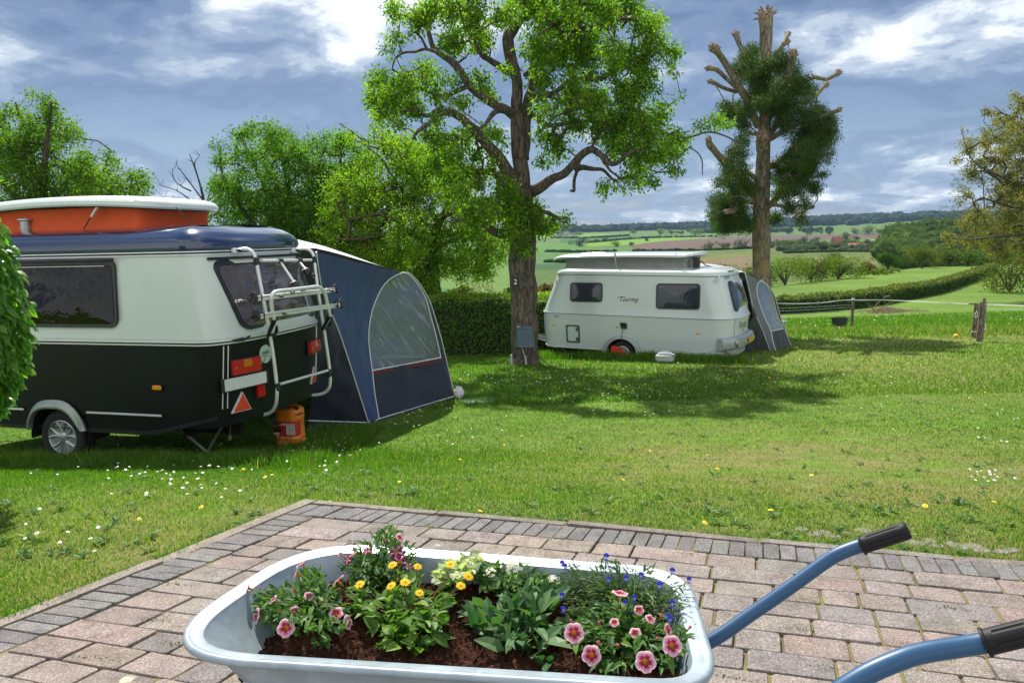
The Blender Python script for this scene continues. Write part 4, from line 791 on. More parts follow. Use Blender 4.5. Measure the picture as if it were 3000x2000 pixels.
# ================================================================ HEDGES
def hedge(name, label, path, h, th, leafm, n, ls, corem, jagged=.05, top_sunlit=0.0, six=False, hfun=None, surf_in=.10):
    """path: ground points (x, y); a clipped hedge: dense leafy shell round a twiggy core"""
    path = np.array(path, float); seg = np.hypot(*np.diff(path, axis=0).T); cum = np.concatenate([[0], np.cumsum(seg)]); T = cum[-1]
    root = empty(name, (path[0][0], path[0][1], float(zg(*path[0])))); loc = np.array(root.location)
    def at(t):
        x = np.interp(t, cum, path[:, 0]); y = np.interp(t, cum, path[:, 1]); e = .05
        tx = np.interp(t + e, cum, path[:, 0]) - np.interp(t - e, cum, path[:, 0]); ty = np.interp(t + e, cum, path[:, 1]) - np.interp(t - e, cum, path[:, 1]); l = np.hypot(tx, ty) + 1e-9
        return x, y, -ty / l, tx / l, tx / l, ty / l
    # core
    m = max(8, int(T / max(.25, T / 120))); tt = np.linspace(0, T, m); V = []; F = []
    sec = [(-.40, .02), (-.42, .5), (-.40, .86), (0, .93), (.40, .86), (.42, .5), (.40, .02)]
    for t in tt:
        x, y, nx, ny, _, _ = at(t); H = h if hfun is None else hfun(x, y, t)
        for a, b in sec: V.append((x + nx * a * th, y + ny * a * th, float(zg(x + nx * a * th, y + ny * a * th)) + b * H))
    k = len(sec)
    for i in range(m - 1):
        for j in range(k - 1): F.append((i * k + j, i * k + j + 1, (i + 1) * k + j + 1, (i + 1) * k + j))
    V = np.array(V) - loc; MB().add(V, F + [tuple(range(k)), tuple(range((m - 1) * k + k - 1, (m - 1) * k - 1, -1))]).build('core', corem, root)
    # leaves: on both faces, the top and the two ends
    t = rng.random(n) * T; u = rng.random(n); P_ = 2 * h + th; s = u * P_
    endm = rng.random(n) < min(.12, th / (T + th))
    side = np.where(s < h, 0, np.where(s < h + th, 1, 2))
    a = np.where(side == 0, -.5, np.where(side == 1, (s - h) / th - .5, .5)); b = np.where(side == 0, s / h, np.where(side == 1, 1.0, 1 - (s - h - th) / h))
    t = np.where(endm, np.where(rng.random(n) < .5, 0, T), t); a = np.where(endm, rng.uniform(-.5, .5, n), a)
    x, y, nx, ny, tx, ty = at(t); H = h if hfun is None else np.array([hfun(p, q, w) for p, q, w in zip(x, y, t)])
    lump = np.array([mnoise.noise(Vector((p * 1.6, q * 1.6, c_ * 2.2))) for p, q, c_ in zip(x + nx * a, y + ny * a, b * h)]); out = jagged * (lump * 1.6 + rng.normal(0, .5, n)) - rng.random(n) ** 2 * surf_in
    A = a * th + np.where(side == 0, -out, np.where(side == 2, out, 0)); px_ = x + nx * A + np.where(endm, np.where(t == 0, -tx, tx) * out, 0); py_ = y + ny * A + np.where(endm, np.where(t == 0, -ty, ty) * out, 0)
    pz = zg(px_, py_) + b * H + np.where(side == 1, out, 0)
    C = np.stack([px_, py_, pz], -1); on = np.stack([np.where(side == 0, -nx, np.where(side == 2, nx, 0)), np.where(side == 0, -ny, np.where(side == 2, ny, 0)), np.where(side == 1, 1., .15)], -1)
    D = unit(np.array([0, 0, -.75]) * (side != 1)[:, None] + rand_unit(n) * .65 + on * .3 + np.array([0, 0, .5]) * (side == 1)[:, None]); NN_ = unit(on + rand_unit(n) * .45)
    L = rng.uniform(*ls, n); V, F, kk = leaf_geo(C - loc, D, NN_, L, L * .58, .12, .2, six)
    hue = rng.random(n) * .75 + np.where((side == 1) | (b > .9), top_sunlit, 0); npmesh('foliage', V, F, leafm, root, attrs={'rnd': ('FLOAT', np.repeat(np.clip(hue, 0, 1), kk))})  # top leaves made lighter: sunlight on the top put into the colour
    tag(root, label, 'hedge'); return root
core = mat('hedge_core', (.018, .028, .010), .95, var=.4, vscale=9)
HL = leaf_mat('hedge_leaf', (.045, .12, .016), (.09, .20, .024), (.32, .38, .05), .45)
hedge('clipped_hedge', 'waist high clipped hedge with a sunlit yellow green top behind the old pear tree', [(-9, 20.3), (-2.4, 20.9), (.3, 21.1), (2.2, 21.4), (4.0, 21.6)], 1.62, 1.0, HL, 30000, (.05, .09), core, .05, .35)
lb = [on_ground(x, y)[:2] for x, y in ((2150, 918), (2290, 920), (2380, 914), (2491, 903), (2560, 893), (2636, 878), (2725, 862), (2800, 838), (2860, 818), (2912, 797))]
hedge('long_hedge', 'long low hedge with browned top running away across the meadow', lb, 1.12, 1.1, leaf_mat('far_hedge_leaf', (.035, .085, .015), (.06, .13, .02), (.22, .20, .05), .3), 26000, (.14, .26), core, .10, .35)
BL = leaf_mat('beech_leaf', (.07, .19, .018), (.13, .29, .026), (.26, .40, .05), .5, rough=.35, spec=.5)
def tall_hedge():
    """the end of the tall hedge beside the paving: its right end leans out at eye height"""
    root = empty('tall_hedge', (-3.5, 4.55, float(zg(-3.5, 4.55)))); loc = np.array(root.location)
    prof = [(-.1, -3.60), (.25, -3.30), (.5, -3.06), (.8, -2.90), (1.1, -2.84), (1.4, -2.87), (1.65, -2.93), (1.8, -3.02), (1.9, -3.2)]
    zz = np.array([p[0] for p in prof]); xx = np.array([p[1] for p in prof]) - .27
    n = 15000; z = rng.uniform(-.05, 1.9, n); xe = np.interp(z, zz, xx); face = rng.choice(4, n, p=[.42, .3, .16, .12])
    x = np.where(face == 0, xe - rng.random(n) ** 1.2 * 1.5, np.where(face == 1, xe, xe - rng.random(n) * 1.5)); y = np.where(face == 0, 4.15, np.where(face == 1, 4.15 + rng.random(n) * .75, np.where(face == 2, 4.15 + rng.random(n) * .75, 4.9))); z = np.where(face == 2, 1.88 - .0 * z, z)
    # rounded vertical edge
    r_ = .25; ex = xe - x; ey = y - 4.15; c_ = (ex < r_) & (ey < r_) & (face < 2); d_ = np.hypot(r_ - ex, r_ - ey) + 1e-6; k_ = np.where(c_, r_ / d_, 1); x = np.where(c_, xe - r_ + (r_ - ex) * np.minimum(k_, 1), x); y = np.where(c_, 4.15 + r_ - (r_ - ey) * np.minimum(k_, 1), y)
    top = np.clip((z - 1.6) / .3, 0, 1); x = x - top ** 2 * .12 * (face == 1)
    C = np.stack([x, y, z], -1); on = np.stack([(face == 1) * 1. + .5 * c_, -1. * (face == 0) + 1. * (face == 3) - .5 * (face == 1) * c_, (face == 2) * 1.], -1)
    inn = rng.random(n) ** 2 * .14 - .03 + .05 * np.array([mnoise.noise(Vector(p * 3.0)) for p in C]); C = C - on * inn[:, None]; C = C + rng.normal(0, .012, (n, 3))
    D = unit(on * .45 + np.array([0.25, 0, -.75]) + rand_unit(n) * .5 + np.array([0, 0, 1.0]) * (face == 2)[:, None]); L = rng.uniform(.05, .095, n)
    V, F, kk = leaf_geo(C - loc, D, unit(on + np.array([0, 0, .5]) + rand_unit(n) * .35), L, L * .60, .10, .22, True)
    npmesh('foliage', V, F, BL, root, attrs={'rnd': ('FLOAT', np.repeat(np.clip(rng.random(n) * .8 + .25 * (z > 1.7), 0, 1), kk))}, smooth=False)  # leaves near the top lightened, sunlight put into their colour
    B = MB()
    for zz0 in np.arange(.1, 1.8, .16):
        for _ in range(7):
            x0 = rng.uniform(-4.5, -3.3); xe0 = np.interp(zz0, zz, xx); B.tube([(x0 - loc[0], 4.5 - loc[1], zz0 - loc[2]), ((x0 + xe0) / 2 - loc[0], 4.5 + rng.uniform(-.2, .2) - loc[1], zz0 + .06 - loc[2]), (xe0 - .06 - loc[0], 4.5 + rng.uniform(-.3, .3) - loc[1], zz0 + rng.uniform(-.05, .1) - loc[2])], [.008, .006, .003], 5)
    for x0 in (-3.35, -3.6, -3.9, -4.3): B.tube([(x0 - loc[0], 4.5 - loc[1], -.1 - loc[2]), (x0 + .03 - loc[0], 4.52 - loc[1], .8 - loc[2]), (x0 - loc[0], 4.5 - loc[1], 1.7 - loc[2])], [.03, .025, .01], 6)
    B.build('stems', bark_mat('hedge_bark', (.06, .05, .04), (.13, .11, .09), 20), root)
    cm = MB(); V = []; F = []
    for i, z_ in enumerate(np.linspace(0, 1.72, 9)):
        xe_ = float(np.interp(z_, zz, xx)) - .22
        for (a, b) in ((-4.6, 4.35), (xe_ - .1, 4.35), (xe_, 4.45), (xe_, 4.62), (xe_ - .1, 4.72), (-4.6, 4.72)): V.append((a - loc[0], b - loc[1], z_ - loc[2]))
        if i:
            for j in range(6): F.append(((i - 1) * 6 + j, (i - 1) * 6 + (j + 1) % 6, i * 6 + (j + 1) % 6, i * 6 + j))
    F.append(tuple(range(48, 54))); cm.add(V, F).build('core', core, root)
    tag(root, 'tall hedge of broad bright leaves at the left side of the dark caravan', 'hedge')
tall_hedge()
# ================================================================ CARAVANS
class Frame:
    """local frame on the ground: x to the rear, y to the far side"""
    def __init__(s, name, o, ang):
        a = R(ang); s.o = np.array(o, float); s.ex = np.array([math.cos(a), -math.sin(a), 0]); s.ey = np.array([math.sin(a), math.cos(a), 0]); s.root = empty(name, o, -a)
    def onx(s, px, py, x):
        d = ray(px, py); c = np.array([0, 0, CZ]); t = (x - (c - s.o) @ s.ex) / (d @ s.ex); p = c + d * t - s.o; return np.array([x, p @ s.ey, p[2]])
    def ony(s, px, py, y):
        d = ray(px, py); c = np.array([0, 0, CZ]); t = (y - (c - s.o) @ s.ey) / (d @ s.ey); p = c + d * t - s.o; return np.array([p @ s.ex, y, p[2]])
    def loc(s, w): p = np.array(w) - s.o; return np.array([p @ s.ex, p @ s.ey, p[2]])
class Shell:
    """coachwork: every height has a plan outline with bowed, rounded ends; keys: (z, rear x, front x, inset of the sides)"""
    def __init__(s, keys, W_, ar, af): s.k = np.array(keys, float); s.W = W_; s.ar = ar; s.af = af
    def at(s, z): return [np.interp(z, s.k[:, 0], s.k[:, i]) for i in (1, 2, 3)]
    def end(s, u, a, p=3.2, q=2.2): return a * (1 - (1 - np.minimum(1, np.abs(u)) ** p) ** (1 / q))
    def rear(s, y, z, off=0.0):
        xr, xf, ins = s.at(z); h = s.W / 2 - ins; u = (y - s.W / 2) / h; return np.array([xr - s.end(u, s.ar) + off, y, z])
    def front(s, y, z, off=0.0):
        xr, xf, ins = s.at(z); h = s.W / 2 - ins; u = (y - s.W / 2) / h; return np.array([xf + s.end(u, s.af) - off, y, z])
    def side(s, x, z, off=0.0):
        xr, xf, ins = s.at(z); y0 = ins
        # inside the rounded end the near side curves away
        def inv(t, a, p=3.2, q=2.2): v = min(1, max(0, t / a)); return (1 - (1 - v) ** q) ** (1 / p) if False else (1 - (v) ** q) ** (1 / p)
        if x > xr - s.ar: h = s.W / 2 - ins; v = (x - (xr - s.ar)) / s.ar; y0 = s.W / 2 - h * inv(v, 1)
        elif x < xf + s.af: h = s.W / 2 - ins; v = ((xf + s.af) - x) / s.af; y0 = s.W / 2 - h * inv(v, 1)
        return np.array([x, y0 - off, z])
    def outline(s, z, off=0.0, n=22, m=26):
        xr, xf, ins = s.at(z); h = s.W / 2 - ins + off; c = s.W / 2; pts = []
        th = np.linspace(-np.pi / 2, np.pi / 2, 2 * n + 1)
        def arc(x0, a, sg):
            o = []
            for t in th:
                cs = abs(math.cos(t)) ** (2 / 2.2); sn = math.copysign(abs(math.sin(t)) ** (2 / 3.2), t); o.append((x0 + sg * (a + off) * cs, c + h * sn))
            return o
        R_ = arc(xr - s.ar, s.ar, 1); F_ = arc(xf + s.af, s.af, -1)[::-1]
        sx = np.linspace(xf + s.af, xr - s.ar, m + 2)[1:-1]
        return np.array(R_ + [(x, c + h) for x in sx[::-1]] + F_ + [(x, c - h) for x in sx])
    def loft(s, mb, zs, off=0.0, holes=(), zfun=None, mi=0, capb=False, capt=False, offs=None):
        """holes: functions (x, y, z) -> True where there is a window"""
        rings = [s.outline(z, off if offs is None else offs[i]) for i, z in enumerate(zs)]; n = len(rings[0]); V = []; F = []
        for z, r_ in zip(zs, rings):
            for x, y in r_: V.append((x, y, z if zfun is None else zfun(x, y, z)))
        Vn = np.array(V)
        for i in range(len(zs) - 1):
            for j in range(n):
                f = (i * n + j, i * n + (j + 1) % n, (i + 1) * n + (j + 1) % n, (i + 1) * n + j); c = Vn[list(f)].mean(0)
                if any(h(*c) for h in holes): continue
                F.append(f)
        if capb: F.append(tuple(range(n - 1, -1, -1)))
        if capt: F.append(tuple(range((len(zs) - 1) * n, len(zs) * n)))
        mb.add(V, F, mi); return mb
def rr_outline(w, h, r_, n=6):
    o = []
    for sx, sy, a0 in ((1, 1, 0), (-1, 1, 90), (-1, -1, 180), (1, -1, 270)):
        for k in range(n + 1):
            a = R(a0 + 90 * k / n); o.append((sx * (w / 2 - r_) + r_ * math.cos(a), sy * (h / 2 - r_) + r_ * math.sin(a)))
    return np.array(o)
def rr_patch(mb, quad, r_, fn, off, s0=1.0, s1=0.0, rings=5, edge=0.0, mi=0, bulge=0.0):
    """rounded rectangle laid on a surface. quad: (a0, a1, b0, b1) or four corner (a, b) points tl tr br bl; fn(a, b, off) -> point; between scales s0 (outer) and s1 (inner)"""
    if len(quad) == 4 and not hasattr(quad[0], '__len__'): a0, a1, b0, b1 = quad; quad = [(a0, b1), (a1, b1), (a1, b0), (a0, b0)]
    q = np.array(quad, float); w = np.hypot(*(q[1] - q[0])); h = np.hypot(*(q[0] - q[3])); o = rr_outline(w, h, r_); n = len(o); V = []; F = []
    def mp(u, v, of):
        s_, t = u / w + .5, v / h + .5; p = q[3] * (1 - s_) * (1 - t) + q[2] * s_ * (1 - t) + q[1] * s_ * t + q[0] * (1 - s_) * t; return fn(p[0], p[1], of)
    mn = min(w, h)
    def ring(s_):
        if s1 > 0:   # constant width frame
            d = (1 - s_) * mn / 2; return np.array([(u - math.copysign(min(d, abs(u)), u), v - math.copysign(min(d, abs(v)), v)) for u, v in o])
        return o * s_
    seq = [(s0, 0.0 if edge else off)] + ([(s0, off)] if edge else []) + [(s0 + (s1 - s0) * k / rings, off + bulge * (1 - (s0 + (s1 - s0) * k / rings) ** 2)) for k in range(1, rings + 1)]
    if edge and s1 > 0: seq.append((s1, 0.0))
    for s_, of in seq:
        if s_ == 0: s_ = 1e-3
        for u, v in ring(s_): V.append(mp(u, v, of))
    for i in range(len(seq) - 1):
        for j in range(n): F.append((i * n + j, i * n + (j + 1) % n, (i + 1) * n + (j + 1) % n, (i + 1) * n + j))
    return mb.add(V, F, mi)
def pane_mat(name, tint, gloss=1.0, rough=.02, wav=0.0, film=None):
    m, nt, bs, out = nmat(name); nt.nodes.remove(bs)
    tr = N(nt, 'ShaderNodeBsdfTransparent'); tr.inputs[0].default_value = (*tint, 1); gl = N(nt, 'ShaderNodeBsdfGlossy'); gl.inputs['Roughness'].default_value = rough; gl.inputs[0].default_value = (.9, .9, .9, 1)
    lw = N(nt, 'ShaderNodeFresnel'); lw.inputs[0].default_value = 1.5; mu = N(nt, 'ShaderNodeMath', operation='MULTIPLY', use_clamp=True); nt.links.new(lw.outputs[0], mu.inputs[0]); mu.inputs[1].default_value = gloss
    mx = N(nt, 'ShaderNodeMixShader'); nt.links.new(mu.outputs[0], mx.inputs[0]); nt.links.new(tr.outputs[0], mx.inputs[1]); nt.links.new(gl.outputs[0], mx.inputs[2]); nt.links.new(mx.outputs[0], out.inputs[0])
    if film: df = N(nt, 'ShaderNodeBsdfDiffuse'); df.inputs[0].default_value = (*film[1], 1); m2 = N(nt, 'ShaderNodeMixShader'); m2.inputs[0].default_value = film[0]; nt.links.new(tr.outputs[0], m2.inputs[1]); nt.links.new(df.outputs[0], m2.inputs[2]); nt.links.new(m2.outputs[0], mx.inputs[1])
    if wav:
        b = N(nt, 'ShaderNodeBump'); b.inputs['Strength'].default_value = wav; b.inputs['Distance'].default_value = .02; nt.links.new(noise_fac(nt, 5, 3, .5), b.inputs['Height']); nt.links.new(b.outputs[0], gl.inputs['Normal'])
    return m
ALU = mat('brushed_aluminium', (.74, .75, .76), .33, metal=.35, var=.05); ALUD = mat('dull_aluminium', (.42, .45, .42), .42, metal=.6, var=.12)
BLK = mat('black_plastic', (.018, .018, .020), .42, var=.2); RUB = mat('tyre_rubber', (.022, .022, .023), .85, var=.2, bmp=.3)
REDL = mat('red_lens', (.42, .006, .004), .3, coat=0, var=.15, vscale=25); AMB = mat('amber_lens', (.5, .13, .008), .15, coat=1, var=.1, vscale=25); ORG = mat('orange_reflector', (.85, .33, .03), .25, coat=.5, var=.05)
TRI = mat('triangle_red', (.75, .05, .03), .3, coat=.4, var=.05); WHT = mat('white_plate', (.62, .66, .64), .4, var=.04); FR = mat('window_frame_black', (.015, .016, .018), .3, var=.2); STEEL = mat('galvanised_steel', (.36, .38, .38), .45, metal=.7, var=.2)
DRK = mat('underbody_dark', (.012, .012, .012), .9)
def wheel(parent, c, r_, rim_r, rimm, style='spokes', w=.17, hub=None):
    """a wheel in the local xz plane facing -y"""
    t = MB(); pr = [(rim_r * .98, w * .5), (rim_r * 1.02, w * .52), (r_ * .88, w * .54), (r_ * .97, w * .46), (r_, w * .36), (r_, -w * .36), (r_ * .97, -w * .46), (r_ * .88, -w * .54), (rim_r * 1.02, -w * .52), (rim_r * .98, -w * .5)]
    V = []; F = []; n = 48
    for a, h in pr:
        for k in range(n): an = 2 * math.pi * k / n; V.append((a * math.cos(an), h, a * math.sin(an)))
    for i in range(len(pr) - 1):
        for k in range(n): F.append((i * n + k, i * n + (k + 1) % n, (i + 1) * n + (k + 1) % n, (i + 1) * n + k))
    t.add(V, F)
    root = t.build('wheel', RUB, parent, loc=c)
    m = MB(); f = -w * .5
    m.lathe([(rim_r * .98, f + .09), (rim_r * .90, f + .07), (rim_r * .90, f + .01), (rim_r * .95, f - .004), (rim_r, f), (rim_r, f + .02)], axis='y', n=48)
    if style == 'spokes':
        for k in range(5):
            a = 2 * math.pi * k / 5 + .35
            for sgn in (-1, 1):
                pts = []
                for u in np.linspace(.22, .93, 6): an = a + sgn * (.10 + .34 * (u - .2) ** 1.3); pts.append((rim_r * u * math.cos(an), f + .012 + .012 * (1 - u) , rim_r * u * math.sin(an)))
                m.tube(pts, [.018, .016, .014, .013, .014, .018], 6)
            m.tube([(rim_r * .2 * math.cos(a), f + .0, rim_r * .2 * math.sin(a)), (rim_r * .2 * math.cos(a), f + .02, rim_r * .2 * math.sin(a))], .011, 8)
        m.lathe([(rim_r * .16, f - .004), (rim_r * .30, f + .008), (rim_r * .34, f + .035)], axis='y', n=30)
    else:
        m.lathe([(rim_r * .9, f + .02), (rim_r * .72, f + .012), (rim_r * .60, f + .03), (rim_r * .42, f + .012), (rim_r * .26, f + .006), (rim_r * .22, f - .02), (rim_r * .05, f - .03)], axis='y', n=40)
        for k in range(14):
            a = 2 * math.pi * k / 14; m.box((rim_r * .76 * math.cos(a), f + .006, rim_r * .76 * math.sin(a)), (.03, .004, .016), rot=Matrix.Rotation(-a + math.pi / 2, 3, 'Y'), mi=1)
    m.build('rim', [rimm, BLK], root)
    d = MB(); d.lathe([(rim_r * .9, f + .06), (.01, f + .06)], axis='y', n=30); d.build('brake_drum', DRK, root); return root
def dark_caravan():
    F_ = Frame('dark_caravan', (-2.72, 7.2, -.75), 16); rt = F_.root
    S = Shell([(.3, -.07, -4.2, .03), (1.33, 0, -4.3, 0), (2.2, -.17, -4.0, .05), (2.6, -.2, -3.95, .05)], 2.02, .32, .5)
    low = mat('dark_green_black_paint', (.0045, .007, .0065), .5, coat=0, spec=.25, var=.25, vscale=2, bmp=.10, bscale=180, bdist=.0008); up = mat('cream_hammered_sheet', (.60, .66, .635), .38, coat=.15, var=.03, vscale=3, bmp=.25, bscale=170, bdist=.0012)
    rf = mat('navy_roof_paint', (.012, .026, .085), .16, coat=1.0, var=.15, vscale=2, bmp=.05, bscale=5, bdist=.01)
    zb = lambda x, y, z: z + (max(0, x + .94) * .235 if z < .45 else 0) - (0 if z > .5 else 0)
    # wheel opening
    wx, wz, wr = -2.086, .297, .37
    arch = lambda x, y, z: (x - wx) ** 2 + (z - wz) ** 2 < wr ** 2 and (y < .2 or y > 1.8)
    m = MB(); S.loft(m, [.40] + list(np.linspace(.47, 1.30, 22)), zfun=zb, holes=[arch]); lo = m.build('lower_body', low, rt)
    m = MB(); S.loft(m, [.40, .405], zfun=zb, capb=True, off=-.01); m.build('floor_pan', DRK, rt)
    # black edge strip at the bottom and its kick up
    m = MB(); S.loft(m, [.375, .38, .418, .422], zfun=lambda x, y, z: z + max(0, x + .94) * .235, offs=[-.004, .012, .012, 0], holes=[arch]); m.build('skirt_strip', BLK, rt)
    # wheel housing
    m = MB(); V = []; Fc = []
    for i, a in enumerate(np.linspace(-.05, math.pi + .05, 25)):
        for y in (.012, .30): V.append((wx + wr * math.cos(a), y, wz + wr * math.sin(a)))
        if i: Fc.append((2 * i - 2, 2 * i, 2 * i + 1, 2 * i - 1))
    V.append((wx, .30, wz)); c = len(V) - 1
    for i in range(24): Fc.append((2 * i + 1, 2 * i + 3, c))
    m.add(V, Fc); m.build('wheel_housing', DRK, rt)
    for px_, y_, kw in ((wx, .13, 1),): wheel(rt, (wx, y_, wz), .285, .185, mat('alloy_rim', (.42, .46, .46), .3, metal=.6, var=.1))
    wheel(rt, (wx, 1.89, wz), .285, .185, ALUD)
    # silver arch
    m = MB(); V = []; Fc = []; oo = [(-2.468, .385), (-2.462, .44), (-2.44, .52), (-2.38, .61), (-2.29, .675), (-2.20, .70), (-2.08, .707), (-1.98, .70), (-1.89, .66), (-1.81, .585), (-1.75, .49), (-1.715, .40)]
    ii = [(-2.425, .385), (-2.415, .44), (-2.39, .50), (-2.34, .56), (-2.27, .60), (-2.19, .615), (-2.08, .618), (-1.99, .61), (-1.91, .575), (-1.85, .515), (-1.80, .45), (-1.76, .40)]
    oo = smooth_path(oo, 3); ii = smooth_path(ii, 3); n = len(oo)
    for (a, b), (c_, d) in zip(oo, ii):
        for t, of in ((-.02, 0), (0, .014), (.18, .020), (.45, .045), (.75, .052), (.97, .046), (1.0, .03), (1.0, -.01)): V.append((a + (c_ - a) * t, -of, b + (d - b) * t))
    for i in range(n - 1):
        for j in range(7): Fc.append((i * 8 + j, i * 8 + j + 1, (i + 1) * 8 + j + 1, (i + 1) * 8 + j))
    m.add(V, Fc); m.build('wheel_arch', mat('silver_arch', (.30, .34, .30), .35, metal=.5, var=.1), rt)
    # upper body with real openings
    side_q = (-2.50, -1.20, 1.46, 2.135); rq = [(.20, 2.10), (1.86, 2.10), (1.86, 1.40), (.36, 1.40)]
    def in_side(x, y, z): return (y < .2 or y > 1.8) and side_q[0] + .04 < x < side_q[1] - .04 and side_q[2] + .04 < z < side_q[3] - .05
    def in_rear(x, y, z): t = (z - 1.40) / .70; yl = .36 - .16 * t; return x > -.9 and .05 < t < .95 and yl + .045 < y < 1.82
    def in_front(x, y, z): return x < -3.7 and 1.5 < z < 2.02 and .3 < y < 1.7
    m = MB(); S.loft(m, list(np.linspace(1.335, 2.185, 35)), holes=[in_side, in_rear, in_front]); ub = m.build('upper_body', up, rt)
    so = ub.modifiers.new('skin', 'SOLIDIFY'); so.thickness = .018; so.offset = -1
    # panel seam on the upper rear corner
    # roof
    zs = [2.195, 2.20, 2.235, 2.275, 2.32, 2.36, 2.395, 2.42, 2.44, 2.452, 2.458]; of = [0, .022, .030, .022, -.01, -.06, -.13, -.22, -.34, -.50, -.75]
    m = MB(); S.loft(m, zs, offs=of, capt=True); m.build('roof', rf, rt)
    # trims: rail and belt
    def trim(name, z0, z1, o, mt, holes=()):
        m = MB(); S.loft(m, [z0, z0 + .002, z1 - .002, z1], offs=[-.002, o, o, -.002], holes=holes); return m.build(name, mt, rt)
    trim('gutter_rail', 2.180, 2.194, .020, ALU); trim('gutter_seal', 2.166, 2.179, .012, BLK); trim('gutter_trim', 2.152, 2.165, .016, ALU)
    trim('belt_trim', 1.318, 1.338, .020, ALU); trim('belt_seal', 1.306, 1.317, .009, BLK); trim('belt_trim', 1.288, 1.305, .014, WHT)
    # side strips on the lower body
    for a, b in ((-4.0, -2.50), (-1.693, -.775)):
        m = MB(); m.box(((a + b) / 2, -.006, .592), (b - a, .012, .022), bev=.004); m.box(((a + b) / 2, -.009, .583), (b - a - .01, .016, .004), mi=1); m.build('rubbing_strip', [ALU, BLK], rt)
    # two vertical strips on the rear corners
    for y0, y1 in ((.135, .11), (1.86, 1.88)):
        for k in (0, .042):
            V = []; m = MB(); yy = (y0 + (k if y0 < 1 else -k)); pts = [S.rear(yy - .01 * (1 - t), .655 + .62 * t, .012) for t in np.linspace(0, 1, 8)]; 
            for i, p in enumerate(pts): V += [tuple(p + [0, -.009, 0]), tuple(p + [.006, 0, 0]), tuple(p + [0, .009, 0])]
            m.add(V, [(3 * i + j, 3 * i + j + 1, 3 * i + j + 4, 3 * i + j + 3) for i in range(7) for j in range(2)]); m.build('corner_strip', WHT, rt)
    # windows
    sd = lambda a, b, o: S.side(a, b, o); re = lambda a, b, o: S.rear(a, b, o); sf = lambda a, b, o: np.array([a, S.W - S.side(a, b, o)[1], b]); fr_ = lambda a, b, o: S.front(a, b, o)
    dark_pane = pane_mat('smoked_pane', (.05, .05, .055), .8, wav=.3); rose_pane = pane_mat('rose_pane', (.66, .56, .56), 1.7, wav=.35, film=(.20, (.42, .33, .34)))
    w = rr_patch(MB(), side_q, .09, sd, .022, 1, .86, 3, edge=1).build('window', FR, rt)
    rr_patch(MB(), (side_q[0] + .035, side_q[1] - .035, side_q[2] + .035, side_q[3] - .05), .07, sd, .026, bulge=.012, edge=1).build('pane', dark_pane, w)
    m = MB(); m.box(((side_q[0] + side_q[1]) / 2, -.012, 2.128), (side_q[1] - side_q[0] + .04, .045, .03), bev=.008); m.build('hinge_rail', FR, w)
    m = MB(); m.box(((side_q[0] + side_q[1]) / 2, -.029, 2.068), (side_q[1] - side_q[0] - .16, .004, .007)); m.build('white_lip', WHT, w)  # thin white strip near the top of the side pane
    w = rr_patch(MB(), rq, .11, re, .024, 1, .86, 3, edge=1).build('window', FR, rt)
    rr_patch(MB(), [(.235, 2.045), (1.825, 2.045), (1.825, 1.435), (.395, 1.435)], .09, re, .028, bulge=.02, edge=1).build('pane', rose_pane, w)
    V = []; m = MB(); pts = [S.rear(y, 2.115, .02) for y in np.linspace(.18, 1.88, 14)]; m.tube(pts, .016, 6); m.build('hinge_rail', FR, w)
    rr_patch(MB(), side_q, .09, sf, .02, 1, .86, 3, edge=1).build('window', FR, rt); rr_patch(MB(), (-2.46, -1.24, 1.5, 2.09), .07, sf, .026).build('window_pane', rose_pane, rt)
    w = rr_patch(MB(), (.26, 1.76, 1.44, 2.08), .09, fr_, .02, 1, .86, 3, edge=1).build('window', FR, rt); rr_patch(MB(), (.30, 1.72, 1.48, 2.04), .07, fr_, .026).build('pane', rose_pane, w)
    # inside
    wood = mat('caravan_interior_wood', (.22, .11, .05), .5, sc3=(1, 1, 8)); cush = mat('cushion_fabric', (.30, .12, .07), .9); crm = mat('curtain_cream', (.42, .36, .28), .9, c2=(.5, .44, .36))
    m = MB(); m.box((-.55, 1.0, 1.42), (.75, .9, .03), bev=.01); m.box((-.5, 1.0, 1.05), (.05, .5, .7)); m.build('dining_table', wood, rt)
    for c in ((-.95, .38), (-.95, 1.64)): MB().box((c[0], c[1], .95), (.9, .42, .22), bev=.05).build('seat_cushion', cush, rt); MB().box((c[0], c[1] + (-.12 if c[1] < 1 else .12), 1.28), (.9, .12, .40), bev=.04).build('back_cushion', cush, rt)
    for nm, c_, d_ in (('wardrobe', (-1.45, 1.78, 1.55), (.4, .25, 1.2)), ('cabinet', (-3.3, .45, 1.3), (.8, .6, .7)), ('kitchen_block', (-2.9, 1.72, 1.3), (1.2, .4, .6)), ('roof_bar', (-1.0, 1.0, 1.985), (.04, 1.7, .03)), ('support_post', (-1.0, .62, 1.75), (.035, .035, .45)), ('shelf', (-.85, 1.6, 2.0), (.6, .3, .03))): MB().box(c_, d_, bev=.008).build(nm, wood, rt)
    lp = F_.onx(765, 835, -.75); m = MB(); m.lathe([(.012, .22), (.012, .06), (.10, .03), (.105, .0), (.06, -.03), (.04, -.05), (.02, -.075)], (-.75, lp[1], lp[2]), 20); m.build('ceiling_lamp', mat('lamp_dark', (.06, .05, .05), .4), rt)
    for x0, y0, ax in ((-.34, .34, 0), (-.34, 1.70, 0)):
        V = []; 
        for i in range(13):
            u = i / 12 * .17; V += [(x0 - .06 + .015 * math.sin(i * 2.1), y0 + (u if y0 < 1 else -u), 2.05), (x0 + .0 + .015 * math.sin(i * 2.1 + .5), y0 + (u if y0 < 1 else -u) + .02, 1.45)]
        MB().add(V, [(2 * i, 2 * i + 1, 2 * i + 3, 2 * i + 2) for i in range(12)]).build('curtain', crm, rt)
